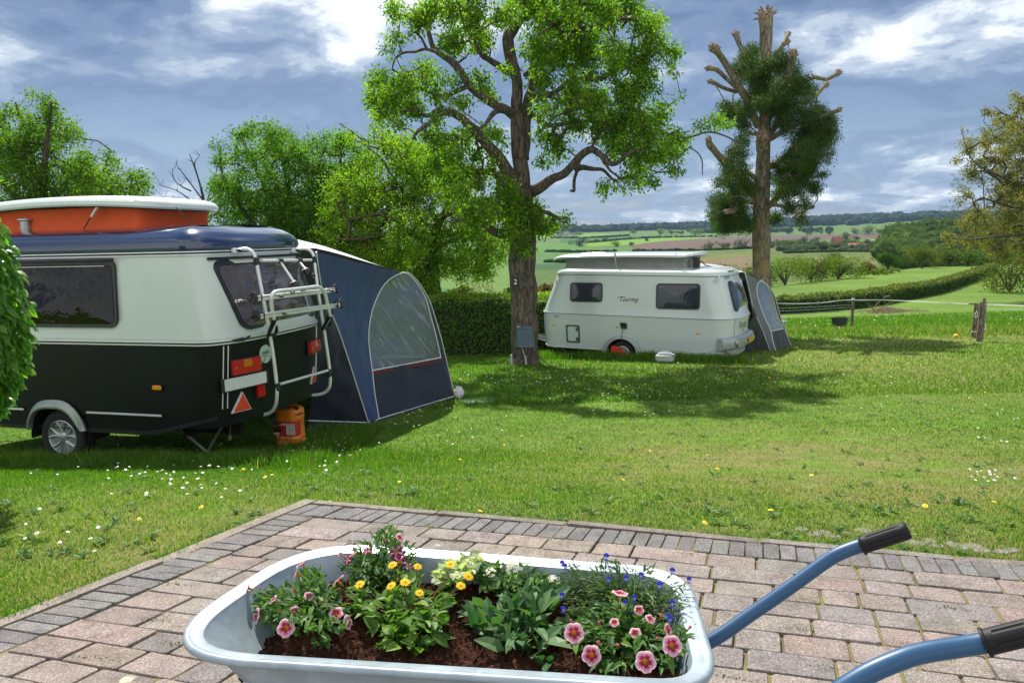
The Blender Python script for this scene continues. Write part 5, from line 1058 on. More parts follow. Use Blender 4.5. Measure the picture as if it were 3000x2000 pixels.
    for x0, x1 in ((-2.44, -2.30), (-1.42, -1.27)):
        V = []
        for i in range(9): x = x0 + (x1 - x0) * i / 8; V += [(x, .10 + .012 * math.sin(i * 2.2), 2.1), (x, .10 + .012 * math.sin(i * 2.2), 1.47)]
        MB().add(V, [(2 * i, 2 * i + 1, 2 * i + 3, 2 * i + 2) for i in range(8)]).build('curtain', crm, rt)
    m = MB(); m.box((-1.62, .16, 1.545), (.52, .12, .09), bev=.04); m.box((-1.8, .3, 1.6), (.10, .10, .18), mi=1, bev=.01); m.build('windowsill_things', [crm, cush], rt)
    # pop top: orange canvas and its lid
    org = mat('orange_canvas', (.62, .085, .018), .85, var=.10, vscale=5, bmp=.5, bscale=14, bdist=.02)
    PT = Shell([(2.40, -1.20, -3.2, 0), (2.66, -1.16, -3.15, 0)], 1.16, .10, .12); V = []; m = MB(); PT.loft(m, list(np.linspace(2.42, 2.66, 9)), offs=[0, -.006, -.014, -.02, -.022, -.02, -.014, -.006, 0]); m.v = [(a, b + .43, c) for a, b, c in m.v]; m.build('canvas', org, rt)
    LS = Shell([(2.6, -1.04, -3.38, 0), (2.9, -1.04, -3.38, 0)], 1.36, .30, .30)
    lid = MB(); arc_ = lambda x, y, z: z + .055 * (1 - ((x + 2.2) / 1.2) ** 2); LS.loft(lid, [2.625, 2.622, 2.64, 2.675, 2.705, 2.728, 2.74], offs=[-.10, .0, .014, .010, -.02, -.10, -.24], zfun=arc_, capb=True, capt=True); lid.v = [(a, b + .33, c) for a, b, c in lid.v]
    lid.build('pop_top_lid', mat('lid_pale_grey', (.60, .66, .63), .35, coat=.2, var=.06), rt)
    m = MB(); LS.loft(m, [2.610, 2.612, 2.628, 2.630], offs=[-.03, -.012, .002, -.02], zfun=arc_); m.v = [(a, b + .33, c) for a, b, c in m.v]; m.build('lid_seal', BLK, rt)
    a, b = F_.ony(286, 606, .36), F_.ony(245, 670, .36); m = MB(); mid = a * .55 + b * .45; m.tube([a, mid], .013, 8); m.tube([mid, b], .006, 6, mi=1); m.build('gas_strut', [ALU, BLK], rt)
    a, b = F_.ony(515, 607, .42), F_.ony(570, 655, .42); m = MB(); m.tube([a, (a + b) / 2 + [0, 0, -.02], b], .005, 5); m.build('lid_cord', BLK, rt)
    # flue at the left
    c = F_.ony(75, 665, .42); m = MB(); m.lathe([(.05, -.12), (.05, -.02), (.058, -.02), (.058, .0), (.05, .0), (.05, .06), (.075, .07), (.072, .085), (.01, .095)], tuple(c), 20); m.build('flue', ALUD, rt)
    # amber side marker
    c = F_.ony(461, 1135, 0); m = MB(); m.box((c[0], -.010, c[2]), (.105, .02, .048), bev=.008); o = m.build('marker_light', ORG, rt); [MB().lathe([(.004, -.022), (.004, -.02)], (c[0] + d, 0, c[2]), 8, axis='y').build('screw', BLK, o) for d in (-.035, .035)]
    # lights, plate, badge, triangles on the rear
    def block(name, y0, y1, z0, z1, dep, mt, bev=.008, tilt=0.0, lift=.004):
        c0 = S.rear((y0 + y1) / 2, (z0 + z1) / 2, dep / 2 + lift); q0 = max(y0, .14); p0 = S.rear(q0, (z0 + z1) / 2); p1 = S.rear(max(y1, q0 + .1), (z0 + z1) / 2); an = math.atan2(p1[0] - p0[0], p1[1] - p0[1]); rot = Matrix.Rotation(-an, 3, 'Z') @ Matrix.Rotation(tilt, 3, 'X')
        m = MB(); m.box(tuple(c0), (dep, y1 - y0, z1 - z0), rot=rot, bev=bev); return m.build(name, mt, rt), c0, rot
    for y0, y1, z0, z1 in ((.185, .54, .975, 1.12), (1.50, 1.84, .985, 1.125)):
        b_, c0, rot = block('tail_light', y0, y1, z0, z1, .05, REDL); L_ = y1 - y0
        m = MB(); m.box(tuple(c0 + np.array(rot @ Vector((.018, 0.0, .032)))), (.024, L_ * .30, .075), rot=rot, bev=.004); m.build('indicator_lens', AMB, b_)
        m = MB(); m.box(tuple(c0 + np.array(rot @ Vector((-.022, 0, 0)))), (.012, L_ + .012, .162), rot=rot); m.build('housing', BLK, b_)
        [MB().lathe([(.006, .026), (.006, .029)], tuple(c0 + np.array(rot @ Vector((0, d * L_ * .44, 0)))), 8, axis='x').build('screw', ALU, b_) for d in (-1, 1)]
    b_, c0, rot = block('fog_light', .505, .615, .69, .815, .045, REDL); m = MB(); m.box(tuple(c0 + np.array(rot @ Vector((-.02, 0, 0)))), (.02, .125, .14), rot=rot); m.build('housing', BLK, b_)
    b_, c0, rot = block('number_plate', .085, .615, .832, .952, .010, WHT, bev=.006, lift=.03); m = MB(); m.box(tuple(c0 + np.array(rot @ Vector((-.006, 0, 0)))), (.006, .60, .135), rot=rot); m.build('plate_holder', BLK, b_)
    bc = S.rear(.665, 1.12, .008); p0 = S.rear(.6, 1.12); p1 = S.rear(.73, 1.12); an = math.atan2(p1[0] - p0[0], p1[1] - p0[1]); X = Vector((math.sin(an), math.cos(an), 0)); Mx = frameM(bc, X, (0, 0, 1))
    bd = MB(); bd.lathe([(.092, -.004), (.095, .003), (.089, .006), (.087, .003), (.001, .003)], (0, 0, 0), 40, M=Mx.to_3x3()); bd = bd.build('badge', mat('badge_pale', (.50, .60, .50), .5, var=.04), rt, loc=tuple(bc)); INK = mat('badge_relief', (.05, .09, .06), .5)
    M3 = Mx.to_3x3().to_4x4(); text_mesh('badge_text', 'ERIBA', .052, INK, bd, shear=.35, M=M3 @ Matrix.Translation((-.004, .012, .0045)))
    m = MB(); m.box((0, 0, 0), (.17, .004, .002)); o = m.build('badge_line', INK, bd); o.matrix_local = M3 @ Matrix.Translation((0, -.022, .0045)) @ Matrix.Rotation(R(-6), 4, 'Z'); m = MB(); m.box((0, 0, 0), (.005, .15, .002)); o = m.build('badge_line', INK, bd); o.matrix_local = M3 @ Matrix.Translation((0, -.01, .0046)) @ Matrix.Rotation(R(-32), 4, 'Z')
    for (yc, zt, zb_, w_) in ((.318, .775, .60, .20), (1.70, .80, .63, .19)):
        V = []; pts = [(yc - w_ / 2, zb_), (yc + w_ / 2, zb_ ), (yc, zt)]; c = np.mean(pts, 0)
        def tri(sc_, of, mt, nm, par):
            vs = [S.rear(c[0] + (p[0] - c[0]) * sc_, c[1] + (p[1] - c[1]) * sc_, of) for p in pts] + [S.rear(c[0] + (p[0] - c[0]) * sc_, c[1] + (p[1] - c[1]) * sc_, .002) for p in pts]
            m = MB(); m.add(vs, [(0, 1, 2), (5, 4, 3), (0, 3, 4, 1), (1, 4, 5, 2), (2, 5, 3, 0)], sm=False); return m.build(nm, mt, par)
        o = tri(1.12, .024, WHT, 'reflector_triangle', rt); tri(1.0, .0265, TRI, 'reflector_face', o)
    # belt clip and hatch seam
    p = S.rear(.36, 1.31, .03); m = MB(); m.box(tuple(S.rear(.28, 1.322, .035)), (.03, .14, .03), bev=.01); m.tube([S.rear(.2, 1.325, .04), S.rear(.3, 1.31, .045), S.rear(.40, 1.34, .04)], .010, 6); m.build('window_catch', BLK, rt)
    # chassis, steadies, padlock
    m = MB(); m.box((-2.1, .6, .33), (3.6, .08, .10)); m.box((-2.1, 1.45, .33), (3.6, .08, .10)); m.box((-2.09, 1.0, .30), (.07, 1.6, .07)); m.box((-.75, 1.0, .34), (.08, 1.4, .06)); m.build('chassis', DRK, rt)
    for y0 in (.42, 1.6):
        m = MB(); m.tube([(-.95, y0, .36), (-.62, y0 + .02, .10), (-.50, y0 + .03, .03)], .018, 6); m.tube([(-.40, y0, .42), (-.62, y0 + .02, .12)], .014, 6); m.box((-.49, y0 + .03, .02), (.14, .09, .015), bev=.004); m.build('corner_steady', STEEL, rt)
    m = MB(); m.tube([(-.33, .45, .48), (-.34, .45, .36), (-.36, .46, .30)], .006, 5); m.box((-.36, .46, .27), (.02, .05, .055), bev=.006); m.build('padlock', mat('brass_padlock', (.30, .26, .20), .4, metal=.6), rt)
    m = MB(); m.tube([(-4.3, 1.0, .38), (-5.3, 1.0, .42)], .035, 8); m.tube([(-4.3, .5, .36), (-5.25, .98, .42)], .03, 6); m.tube([(-4.3, 1.5, .36), (-5.25, 1.02, .42)], .03, 6); m.tube([(-5.1, 1.0, .5), (-5.1, 1.0, .05)], .025, 8); m.build('drawbar', STEEL, rt)
    # bicycle rack
    q = lambda px, py, x: F_.onx(px, py, x)
    def tb(name, pix, r_, mt=ALU, k=5, par=None, n=12): m = MB(); m.tube(smooth_path([q(*p) for p in pix], k), r_, n); return m.build(name, mt, par or rack)
    lt = [(692, 733, -.165), (708, 730, -.11), (728, 731, -.05), (742, 741, 0), (750, 760, .03), (757, 800, .045), (776, 900, .075), (790, 975, .095), (803, 1060, .11), (810, 1120, .115), (811, 1160, .11), (806, 1190, .07), (792, 1208, 0), (765, 1215, -.10), (715, 1219, -.25)]
    m = MB(); m.tube(smooth_path([q(*p) for p in lt], 5), .019, 12); rack = m.build('bicycle_rack', ALU, rt)
    r2 = [(865, 733, -.165), (882, 729, -.11), (900, 730, -.05), (913, 739, 0), (920, 755, .03), (925, 800, .045), (936, 880, .075), (950, 970, .095), (963, 1060, .11), (967, 1100, .115), (966, 1130, .10), (955, 1147, .05), (935, 1155, -.03), (905, 1158, -.15)]
    tb('rack_tube', r2, .019)
    tb('cross_bar', [(768, 764, .035), (912, 762, .035)], .015); tb('cross_bar', [(820, 1125, .115), (960, 1085, .115)], .0155)
    tb('rack_hoop', [(803, 935, .30), (797, 905, .31), (795, 875, .33), (800, 860, .34), (815, 853, .345), (850, 849, .345), (900, 843, .345), (930, 840, .345), (946, 849, .34), (955, 870, .33), (962, 905, .31), (968, 925, .30)], .019, k=6)
    for c in (q(751, 766, .03), q(921, 762, .03), q(812, 1133, .115), q(964, 1092, .115)): MB().box(tuple(c), (.052, .052, .095), bev=.012).build('joint', BLK, rack)
    for c in ((820, 763, .035), (876, 762, .035)): MB().tube([q(c[0] - 5, c[1], c[2]), q(c[0] + 6, c[1], c[2])], .023, 10).build('collar', BLK, rack)
    for c in ((686, 734, -.15), (859, 733, -.15)): p = q(*c); m = MB(); m.box(tuple(p), (.04, .05, .05), bev=.006); m.tube([p + [0, .02, .01], p + [.05, .05, 0]], .014, 8, mi=1); m.build('gutter_clamp', [ALU, BLK], rack)
    for (a, b, xx) in (((745, 875, .22), (975, 850, .22), 0), ((752, 928, .28), (990, 894, .28), 1)):
        A_, B_ = q(*a), q(*b); m = MB(); d = B_ - A_; L_ = np.linalg.norm(d); mid = (A_ + B_) / 2; an = math.atan2(d[2], d[1]); rot = Matrix.Rotation(an, 3, 'X')
        m.box(tuple(mid), (.070, L_, .048), rot=rot, bev=.008); m.box(tuple(mid + [.03, 0, .012]), (.010, L_ * .995, .030), rot=rot, bev=.003); m.box(tuple(mid + [-.03, 0, .012]), (.010, L_ * .995, .030), rot=rot, bev=.003); rail = m.build('wheel_rail', ALU, rack)
        for e, sg in ((A_, -1), (B_, 1)):
            m = MB(); m.box(tuple(e + [0, sg * .01, .005]), (.085, .045, .060), bev=.012); m.box(tuple(e + [0, -sg * .07, .006]), (.085, .022, .062), bev=.008); m.tube([e + [-.045, sg * .02, .03], e + [-.02, sg * .0, .06], e + [.03, sg * .01, .05], e + [.055, sg * .03, 0.0]], .008, 6); m.tube([e + [0, sg * .02, .035], e + [-.02, sg * .02 + .08, .075], e + [-.03, sg * .02 + .16, .095]], [.006, .003, .0015], 5)
            m.tube([e + [.02, sg * .03, -.02], e + [.02, sg * .065, -.02]], .018, 10); m.tube([e + [-.02, sg * .03, 0], e + [-.02, sg * .06, 0]], .016, 10); m.build('wheel_clamp', BLK, rail)
        for t in (.25, .93): e = A_ + d * t; MB().tube([e + [.03, 0, 0], e + [.07, 0, 0]], .012, 8).build('knob', BLK, rail)
    for a, b in (((822, 768, .04), (862, 828, .25)), ((877, 767, .04), (896, 790, .16))):
        A_, B_ = q(*a), q(*b); m = MB(); m.tube([A_, B_], .0135, 10); arm = m.build('frame_arm', ALU, rack); m = MB(); m.box(tuple(B_ + [.0, .01, -.015]), (.07, .085, .07), bev=.02, rot=Matrix.Rotation(R(25), 3, 'X')); m.lathe([(.02, -.02), (.03, 0), (.02, .02)], tuple(B_ + [.03, .09, -.07]), 12, axis='x')
        t = np.linspace(0, 4.6, 12); m.tube([B_ + np.array([.0, -.045 + .045 * math.cos(u) - .0, -.055 + .055 * math.sin(u)]) for u in t + 1.2], .010, 6); m.build('frame_grip', BLK, arm)
    for a, b, x0 in (((806, 930), (785, 985), .20), ((970, 915), (945, 965), .20)):
        A_, B_ = q(*a, x0 + .08), q(*b, x0 - .08); m = MB(); m.tube([A_, A_ * .6 + B_ * .4, B_], [.026, .024, .018], 8); m.tube([B_ + [0, .03, .02], B_ + [.02, .09, .0], B_ + [.03, .11, .04], A_ * .5 + B_ * .5 + [.02, .06, 0]], [.016, .022, .018, .012], 8); o = m.build('hinge_bracket', BLK, rack); m = MB(); m.tube([A_ * .6 + B_ * .4 + [.024, 0, 0], A_ * .15 + B_ * .85 + [.018, 0, 0]], .007, 6); m.build('bracket_inlay', ALU, o)
    tag(rt, 'dark green and cream caravan with navy roof, orange pop top and bicycle rack', 'caravan')
    return F_, S
CA, CAS = dark_caravan()

def white_caravan():
    F_ = Frame('white_caravan', (4.96, 16.9, -1.48), 29); rt = F_.root
    S = Shell([(.2, -.10, -4.93, .05), (.6, -.03, -4.96, .01), (1.06, 0, -4.97, 0), (2.03, -.27, -4.58, .07), (2.5, -.3, -4.5, .07)], 2.1, .55, .5)
    wp = mat('white_grp', (.57, .635, .64), .22, coat=.5, var=.02, vscale=2); gr = mat('grey_bumper', (.33, .37, .37), .4, metal=.3, var=.05)
    wx, wz, wr = -2.68, .157, .37; arch = lambda x, y, z: (x - wx) ** 2 + (z - wz) ** 2 < .40 ** 2 and (y < .25 or y > 1.85)
    tl = lambda x, y, z: z + (x + 2.5) * -.012
    m = MB(); S.loft(m, [.22] + list(np.linspace(.27, 1.065, 18)), holes=[arch], zfun=tl); m.build('lower_body', wp, rt)
    m = MB(); S.loft(m, [.22, .225], capb=True, off=-.01, zfun=tl); m.build('floor_pan', DRK, rt)
    m = MB(); S.loft(m, [.195, .198, .235, .24], offs=[-.02, .010, .012, .002], holes=[arch], zfun=tl); m.build('skirt_strip', WHT, rt)
    m = MB(); S.loft(m, list(np.linspace(1.09, 2.02, 12)), zfun=tl, offs=[.006] + [0] * 11); m.build('upper_body', wp, rt)
    m = MB(); S.loft(m, [1.060, 1.064, 1.088, 1.092], offs=[0, .022, .022, 0], zfun=tl); bt = m.build('belt_trim', wp, rt); m = MB(); S.loft(m, [1.052, 1.062], offs=[.004, .014], zfun=tl); m.build('belt_black_strip', BLK, bt)  # thin black strip just under the belt trim
    zs = [2.022, 2.026, 2.06, 2.10, 2.135, 2.16, 2.18, 2.19, 2.196]; m = MB(); S.loft(m, zs, offs=[0, .022, .022, .0, -.05, -.12, -.22, -.38, -.7], capt=True, zfun=tl); m.build('roof', wp, rt)
    m = MB(); S.loft(m, [2.012, 2.024], offs=[.006, .020], zfun=tl); m.build('gutter_seal', BLK, rt)
    m = MB(); V = []; Fc = []
    for i, a in enumerate(np.linspace(-.05, math.pi + .05, 25)):
        for y in (.02, .32): V.append((wx + wr * math.cos(a), y, wz + wr * math.sin(a)))
        if i: Fc.append((2 * i - 2, 2 * i, 2 * i + 1, 2 * i - 1))
    V.append((wx, .32, wz))
    for i in range(24): Fc.append((2 * i + 1, 2 * i + 3, len(V) - 1))
    m.add(V, Fc); m.build('wheel_housing', DRK, rt)
    m = MB(); V = []; Fc = []; an = np.linspace(R(-14) , R(194), 34)
    for a in an:
        fl = 1 + .12 * max(0, -math.cos(a) * 0 + math.cos(a)) * (a < 1.2); ro = .445 + .03 * math.cos(a) ** 2; ri = .36
        for r_, of in ((ro, -.01), (ro - .005, .018), (ro - .05, .035), (ri + .01, .04), (ri, .03), (ri, -.03)): V.append((wx + r_ * math.cos(a) * (1.04), -of, wz + .0 + r_ * math.sin(a) * .97))
    for i in range(len(an) - 1):
        for j in range(5): Fc.append((i * 6 + j, i * 6 + j + 1, (i + 1) * 6 + j + 1, (i + 1) * 6 + j))
    m.add(V, Fc); m.build('wheel_arch', gr, rt)
    wheel(rt, (wx, .14, wz - .01), .30, .19, mat('white_rim', (.55, .56, .56), .4, metal=.3), style='steel'); wheel(rt, (wx, 1.96, wz - .01), .30, .19, ALUD, style='steel')
    sd = lambda a, b, o: S.side(a, b, o); re = lambda a, b, o: S.rear(a, b, o)
    gl = pane_mat('grey_pane', (.52, .56, .60), 1.4, wav=.3); blind = mat('pleated_blind', (.20, .23, .26), .8, var=.15, sc3=(1, 1, 30), vscale=4); rb = mat('rear_blind_reflections', (.36, .38, .38), .7, c2=(.12, .14, .13), var=.5, vscale=7)  # rear blind: pale mottle paints patterned reflections into the colour
    fgr = mat('frame_grey_black', (.035, .042, .048), .35)
    def win(fn, quad, r_, bm_, inset=.035):
        w = rr_patch(MB(), quad, r_, fn, .018, 1, .84, 3, edge=1).build('window', fgr, rt)
        qq = np.array([(quad[0], quad[3]), (quad[1], quad[3]), (quad[1], quad[2]), (quad[0], quad[2])]) if not hasattr(quad[0], '__len__') else np.array(quad); c = qq.mean(0); s_ = 1 - inset * 2 / np.abs(qq - c).max(0) / 2; q2 = [tuple(c + (p - c) * s_) for p in qq]
        rr_patch(MB(), q2, r_ * .8, fn, .006).build('blind', bm_, w); rr_patch(MB(), q2, r_ * .8, fn, .022, bulge=.012).build('pane', gl, w); return w
    win(sd, (-4.02, -3.165, 1.375, 1.845), .08, blind); w2 = win(sd, (-1.83, -.80, 1.25, 1.84), .08, blind)
    win(re, [(.42, 1.875), (1.78, 1.90), (1.86, 1.19), (.36, 1.19)], .08, rb)
    m = MB()
    for x in (-1.6, -1.0): m.tube([S.side(x, 1.30, .03), S.side(x + .06, 1.33, .035), S.side(x + .10, 1.33, .035)], .008, 5)
    m.build('window_catch', BLK, w2)
    # texts
    ink = mat('lettering_dark_red', (.12, .035, .035), .5); inkg = mat('lettering_grey', (.16, .17, .17), .5)
    def side_M(x, z, o=.003): p = S.side(x, z, o); p2 = S.side(x, z + .05, o); return frameM(p, (1, 0, 0), p2 - p)
    text_mesh('side_lettering', 'Touring', .15, ink, rt, shear=.45, M=side_M(-2.52, 1.455), bold=.001)
    m = MB(); p = S.side(-2.85, 1.515, .004); m.tube([S.side(-2.80, 1.475, .004), S.side(-2.72, 1.515, .004), S.side(-2.58, 1.512, .004)], .005, 5); m.build('lettering_swash', ink, rt)
    text_mesh('side_lettering', '542', .085, inkg, rt, shear=.4, M=side_M(-4.40, 1.005)); 
    def rear_M(y, z, o=.004): p = S.rear(y, z, o); p2 = S.rear(y, z + .05, o); p3 = S.rear(y + .05, z, o); return frameM(p, p3 - p, p2 - p)
    text_mesh('rear_lettering', 'Touring', .21, inkg, rt, shear=.4, M=rear_M(.80, .86)); text_mesh('rear_lettering', '542', .10, inkg, rt, shear=.3, M=rear_M(.86, .73)); text_mesh('rear_lettering', 'ERIBA', .085, inkg, rt, M=rear_M(.45, 1.955, .006))
    m = MB(); 
    for a, b, c_, d in ((1.40, .92, 1.40, .72), (1.40, .72, 1.50, .70), (1.52, .94, 1.52, .76), (1.62, .94, 1.62, .74), (1.38, .92, 1.44, .94), (1.50, .95, 1.64, .95), (1.44, .84, 1.62, .84)): m.tube([S.rear(a, b, .006), S.rear(c_, d, .006)], .012, 5)
    m.build('hook_emblem', BLK, rt)
    # side fittings
    def marker(x, z, mt=ORG, sx=.05, sz=.022): m = MB(); m.lathe([(1, 0), (.9, .5), (.5, .9), (.05, 1)], (0, 0, 0), 20); m.v = [(a * sx, -c_ * .014, b * sz) for a, b, c_ in m.v]; p = S.side(x, z, .002); m.build('marker_light', mt, rt, loc=tuple(p))
    marker(-4.46, .79); marker(-.83, .715); marker(-2.78, .785); marker(-4.44, 1.83, REDL, .018, .05)
    p = S.side(-2.62, .83, .03); m = MB(); m.box(tuple(p + [0, -.01, .02]), (.15, .02, .13), rot=Matrix.Rotation(R(28), 3, 'X'), bev=.008); m.box(tuple(p + [.01, .02, -.01]), (.15, .03, .13), bev=.008); so = m.build('socket_flap', [mat('socket_black', (.04, .045, .045), .4)], rt)
    m = MB(); m.tube(smooth_path([p + [-.0, -.02, -.05], p + [-.03, -.04, -.25], p + [-.05, -.05, -.45], p + [-.16, -.08, -.75], p + [-.5, -.2, -.84]], 5), .007, 6); m.build('mains_cable', BLK, so)
    h = rr_patch(MB(), (-4.135, -3.765, .36, .805), .04, sd, .012, 1, .78, 3, edge=1).build('service_hatch', mat('hatch_grey', (.07, .10, .09), .4), rt); m = MB(); m.box(tuple(S.side(-3.835, .70, .014)), (.07, .012, .08), bev=.01); m.box(tuple(S.side(-3.835, .46, .014)), (.07, .012, .08), bev=.01); m.build('hatch_lock', mat('hatch_lock_grey', (.07, .10, .09), .4), h)
    # rear seam, bumper with round lamps, plate
    for y in (.33, 1.85):
        m = MB(); m.tube([S.rear(y, .60, .004), S.rear(y, .8, .004), S.rear(y, 1.05, .004)], .006, 5); m.build('seam', inkg, rt)
    m = MB(); rows = []
    ys = np.linspace(-.0, 2.1, 22); prof = [(.34, .0), (.33, .10), (.36, .15), (.46, .165), (.56, .15), (.60, .10), (.615, .0)]
    V = []; Fc = []
    for y in ys:
        u = abs(y - 1.05) / 1.05; yy = min(max(y, .06), 2.04); base = S.rear(yy, .5); tz = .05 * (1 - u ** 2)
        for z, o in prof: V.append((base[0] + o * (1 - .25 * u ** 6), y, z + tz))
    n = len(prof)
    for i in range(len(ys) - 1):
        for j in range(n - 1): Fc.append((i * n + j, i * n + j + 1, (i + 1) * n + j + 1, (i + 1) * n + j))
    Fc += [tuple(range(n)), tuple(range(len(ys) * n - 1, (len(ys) - 1) * n - 1, -1))]; m.add(V, Fc); bp = m.build('bumper', gr, rt)
    red2 = mat('lamp_red', (.65, .03, .03), .15, coat=1)
    for y, r_ in ((.30, .088), (.62, .05), (1.52, .05), (1.82, .088)):
        c = S.rear(y, .49, .15); m = MB(); m.lathe([(r_ * 1.15, -.03), (r_ * 1.15, .02), (r_ * 1.0, .025), (r_ * .85, .0), (r_ * .85, -.01), (.005, -.01)], tuple(c), 28, axis='x'); l = m.build('tail_lamp', ALUD, rt); m = MB(); m.lathe([(r_ * .84, -.008), (r_ * .8, .008), (r_ * .4, .018), (.004, .02)], tuple(c), 28, axis='x'); m.build('lamp_lens', red2, l)
    pc = S.rear(1.02, .50, .19); Mx = frameM(pc, (0, 1, 0), (0, 0, 1)); m = MB(); m.box((0, 0, 0), (.52, .115, .008), bev=.003); pl = m.build('number_plate', mat('yellow_plate', (.80, .50, .03), .4), rt); pl.matrix_local = Mx; text_mesh('plate_characters', 'WT-ZK', .10, BLK, pl, M=Matrix.Translation((0, 0, .005)), space=1.1)
    # lower corner trim with round openings
    for y, sg in ((.0, -1), (2.1, 1)):
        m = MB(); pts = [S.side(-1.5, .20, .02), S.side(-1.0, .22, .035), S.side(-.6, .24, .04), S.side(-.33, .27, .04)]
        if sg > 0: pts = [np.array([p[0], 2.1 - p[1], p[2]]) for p in pts]
        m.tube(smooth_path(pts, 4), [.03] * 5 + [.05] * 4 + [.07] * 4, 12); m.build('corner_trim', gr, rt)
    for t in (-.36, -.24): 
        p = S.side(t, .26, .05); m = MB(); m.lathe([(.062, -.02), (.066, .02), (.055, .022), (.045, .0), (.004, -.01)], (0, 0, 0), 20, M=frameM((0, 0, 0), (1, .0, 0), (0, 0, 1)).to_3x3() @ Matrix.Rotation(0, 3, 'X')); m.build('round_vent', ALUD, rt, loc=tuple(p))
    # grab handle at the upper corner
    m = MB(); a_, b_ = S.side(-.42, 2.00, .05), S.rear(.10, 1.88, .06); m.tube([a_, (a_ + b_) / 2 + [.03, -.02, -.0], b_], [.02, .035, .02], 10, flat=.6); m.build('grab_handle', wp, rt)
    m = MB(); m.box(tuple(S.rear(.8, 2.075, -.02) + np.array([0, 0, .03])), (.10, .42, .03), bev=.01); m.build('roof_vent_badge', mat('roof_badge', (.30, .30, .29), .5), rt)
    # raised roof: grey bellows and lid
    can = mat('grey_bellows', (.30, .31, .29), .85, var=.12, vscale=7, bmp=.6, bscale=10, bdist=.03)
    PT = Shell([(2.16, -1.20, -4.42, 0), (2.42, -1.15, -4.50, 0)], 1.2, .10, .12); m = MB(); PT.loft(m, list(np.linspace(2.16, 2.43, 8)), offs=[0, -.02, -.05, -.07, -.065, -.04, -.015, 0]); m.v = [(a, b + .45, c) for a, b, c in m.v]; m.build('bellows', can, rt)
    LS = Shell([(2.3, -1.00, -4.76, 0), (2.9, -1.00, -4.76, 0)], 1.44, .28, .45); up_ = lambda x, y, z: z + .0 + (.06 if x > -1.3 else 0) * (x + 1.3) / .3 - .05 * max(0, (-4.3 - x)) / .46 + .03 * (1 - ((x + 2.9) / 1.9) ** 2)
    m = MB(); LS.loft(m, [2.405, 2.40, 2.42, 2.455, 2.485, 2.505, 2.515], offs=[-.08, 0, .012, .004, -.04, -.13, -.28], zfun=up_, capb=True, capt=True); m.v = [(a, b + .33, c) for a, b, c in m.v]; m.build('pop_top_lid', wp, rt)
    m = MB(); LS.loft(m, [2.392, 2.394, 2.402, 2.404], offs=[-.03, -.008, .004, -.02], zfun=up_); m.v = [(a, b + .33, c) for a, b, c in m.v]; m.build('lid_seal', BLK, rt)
    a_, b_ = F_.ony(1801, 740, .36), F_.ony(1806, 788, .30); m = MB(); m.tube([a_, b_], .035, 10, flat=.5); m.build('lid_strut', mat('strut_grey', (.38, .42, .41), .4), rt)
    c = F_.ony(2040, 758, .6); m = MB(); m.box((c[0], .62, 2.30), (.14, .16, .24), bev=.015); m.tube(smooth_path([(c[0] + .07, .6, 2.30), (c[0] + .14, .58, 2.32), (c[0] + .2, .56, 2.25), (c[0] + .28, .56, 2.22), (c[0] + .34, .55, 2.21)], 4), .012, 6); m.build('antenna_box', BLK, rt)
    m = MB(); m.box((-2.6, .6, .2), (4.2, .08, .10)); m.box((-2.6, 1.5, .2), (4.2, .08, .10)); m.box((wx, 1.0, .15), (.07, 1.7, .07)); m.build('chassis', DRK, rt)
    for x0, y0 in ((-.7, .45), (-.7, 1.65), (-4.4, .45), (-4.4, 1.65)): m = MB(); m.tube([(x0 - .15, y0, .22), (x0 + .1, y0, .0)], .018, 6); m.box((x0 + .1, y0, .0), (.12, .1, .012)); m.build('corner_steady', STEEL, rt)
    m = MB(); m.tube([(-4.9, 1.0, .28), (-5.9, 1.05, .38)], .035, 8); m.tube([(-4.8, .5, .26), (-5.85, 1.03, .38)], .03, 6); m.tube([(-4.8, 1.6, .26), (-5.85, 1.07, .38)], .03, 6); m.tube([(-5.7, 1.05, .5), (-5.7, 1.05, .02)], .025, 8); m.build('drawbar', STEEL, rt)
    tag(rt, 'white caravan with a raised pale roof on grey bellows parked beside the old pear tree', 'caravan')
    # red wheel clamp leaning in the wheel
    cx, cz = -2.68, .10; rl = mat('clamp_red', (.60, .03, .015), .4, coat=.3); root = empty('wheel_lock', tuple(F_.o + F_.ex * cx + F_.ey * .0 + np.array([0, 0, 0])), -R(29)); m = MB(); m.box((-.10, -.055, .24), (.30, .05, .17), rot=Matrix.Rotation(R(12), 3, 'Y'), bev=.02); m.build('lock_body', rl, root)
    m = MB(); m.box((.22, -.12, .15), (.54, .035, .07), rot=Matrix.Rotation(R(17), 3, 'Y'), bev=.01); m.build('lock_arm', rl, root); m = MB(); m.lathe([(.02, -.075), (.03, -.07), (.03, -.06)], (-.10, 0, .20), 14, axis='y'); m.build('lock_cylinder', ALU, root)
    tag(root, 'red steel wheel clamp locked over the wheel of the white caravan', 'wheel clamp'); return F_, S
CB, CBS = white_caravan()

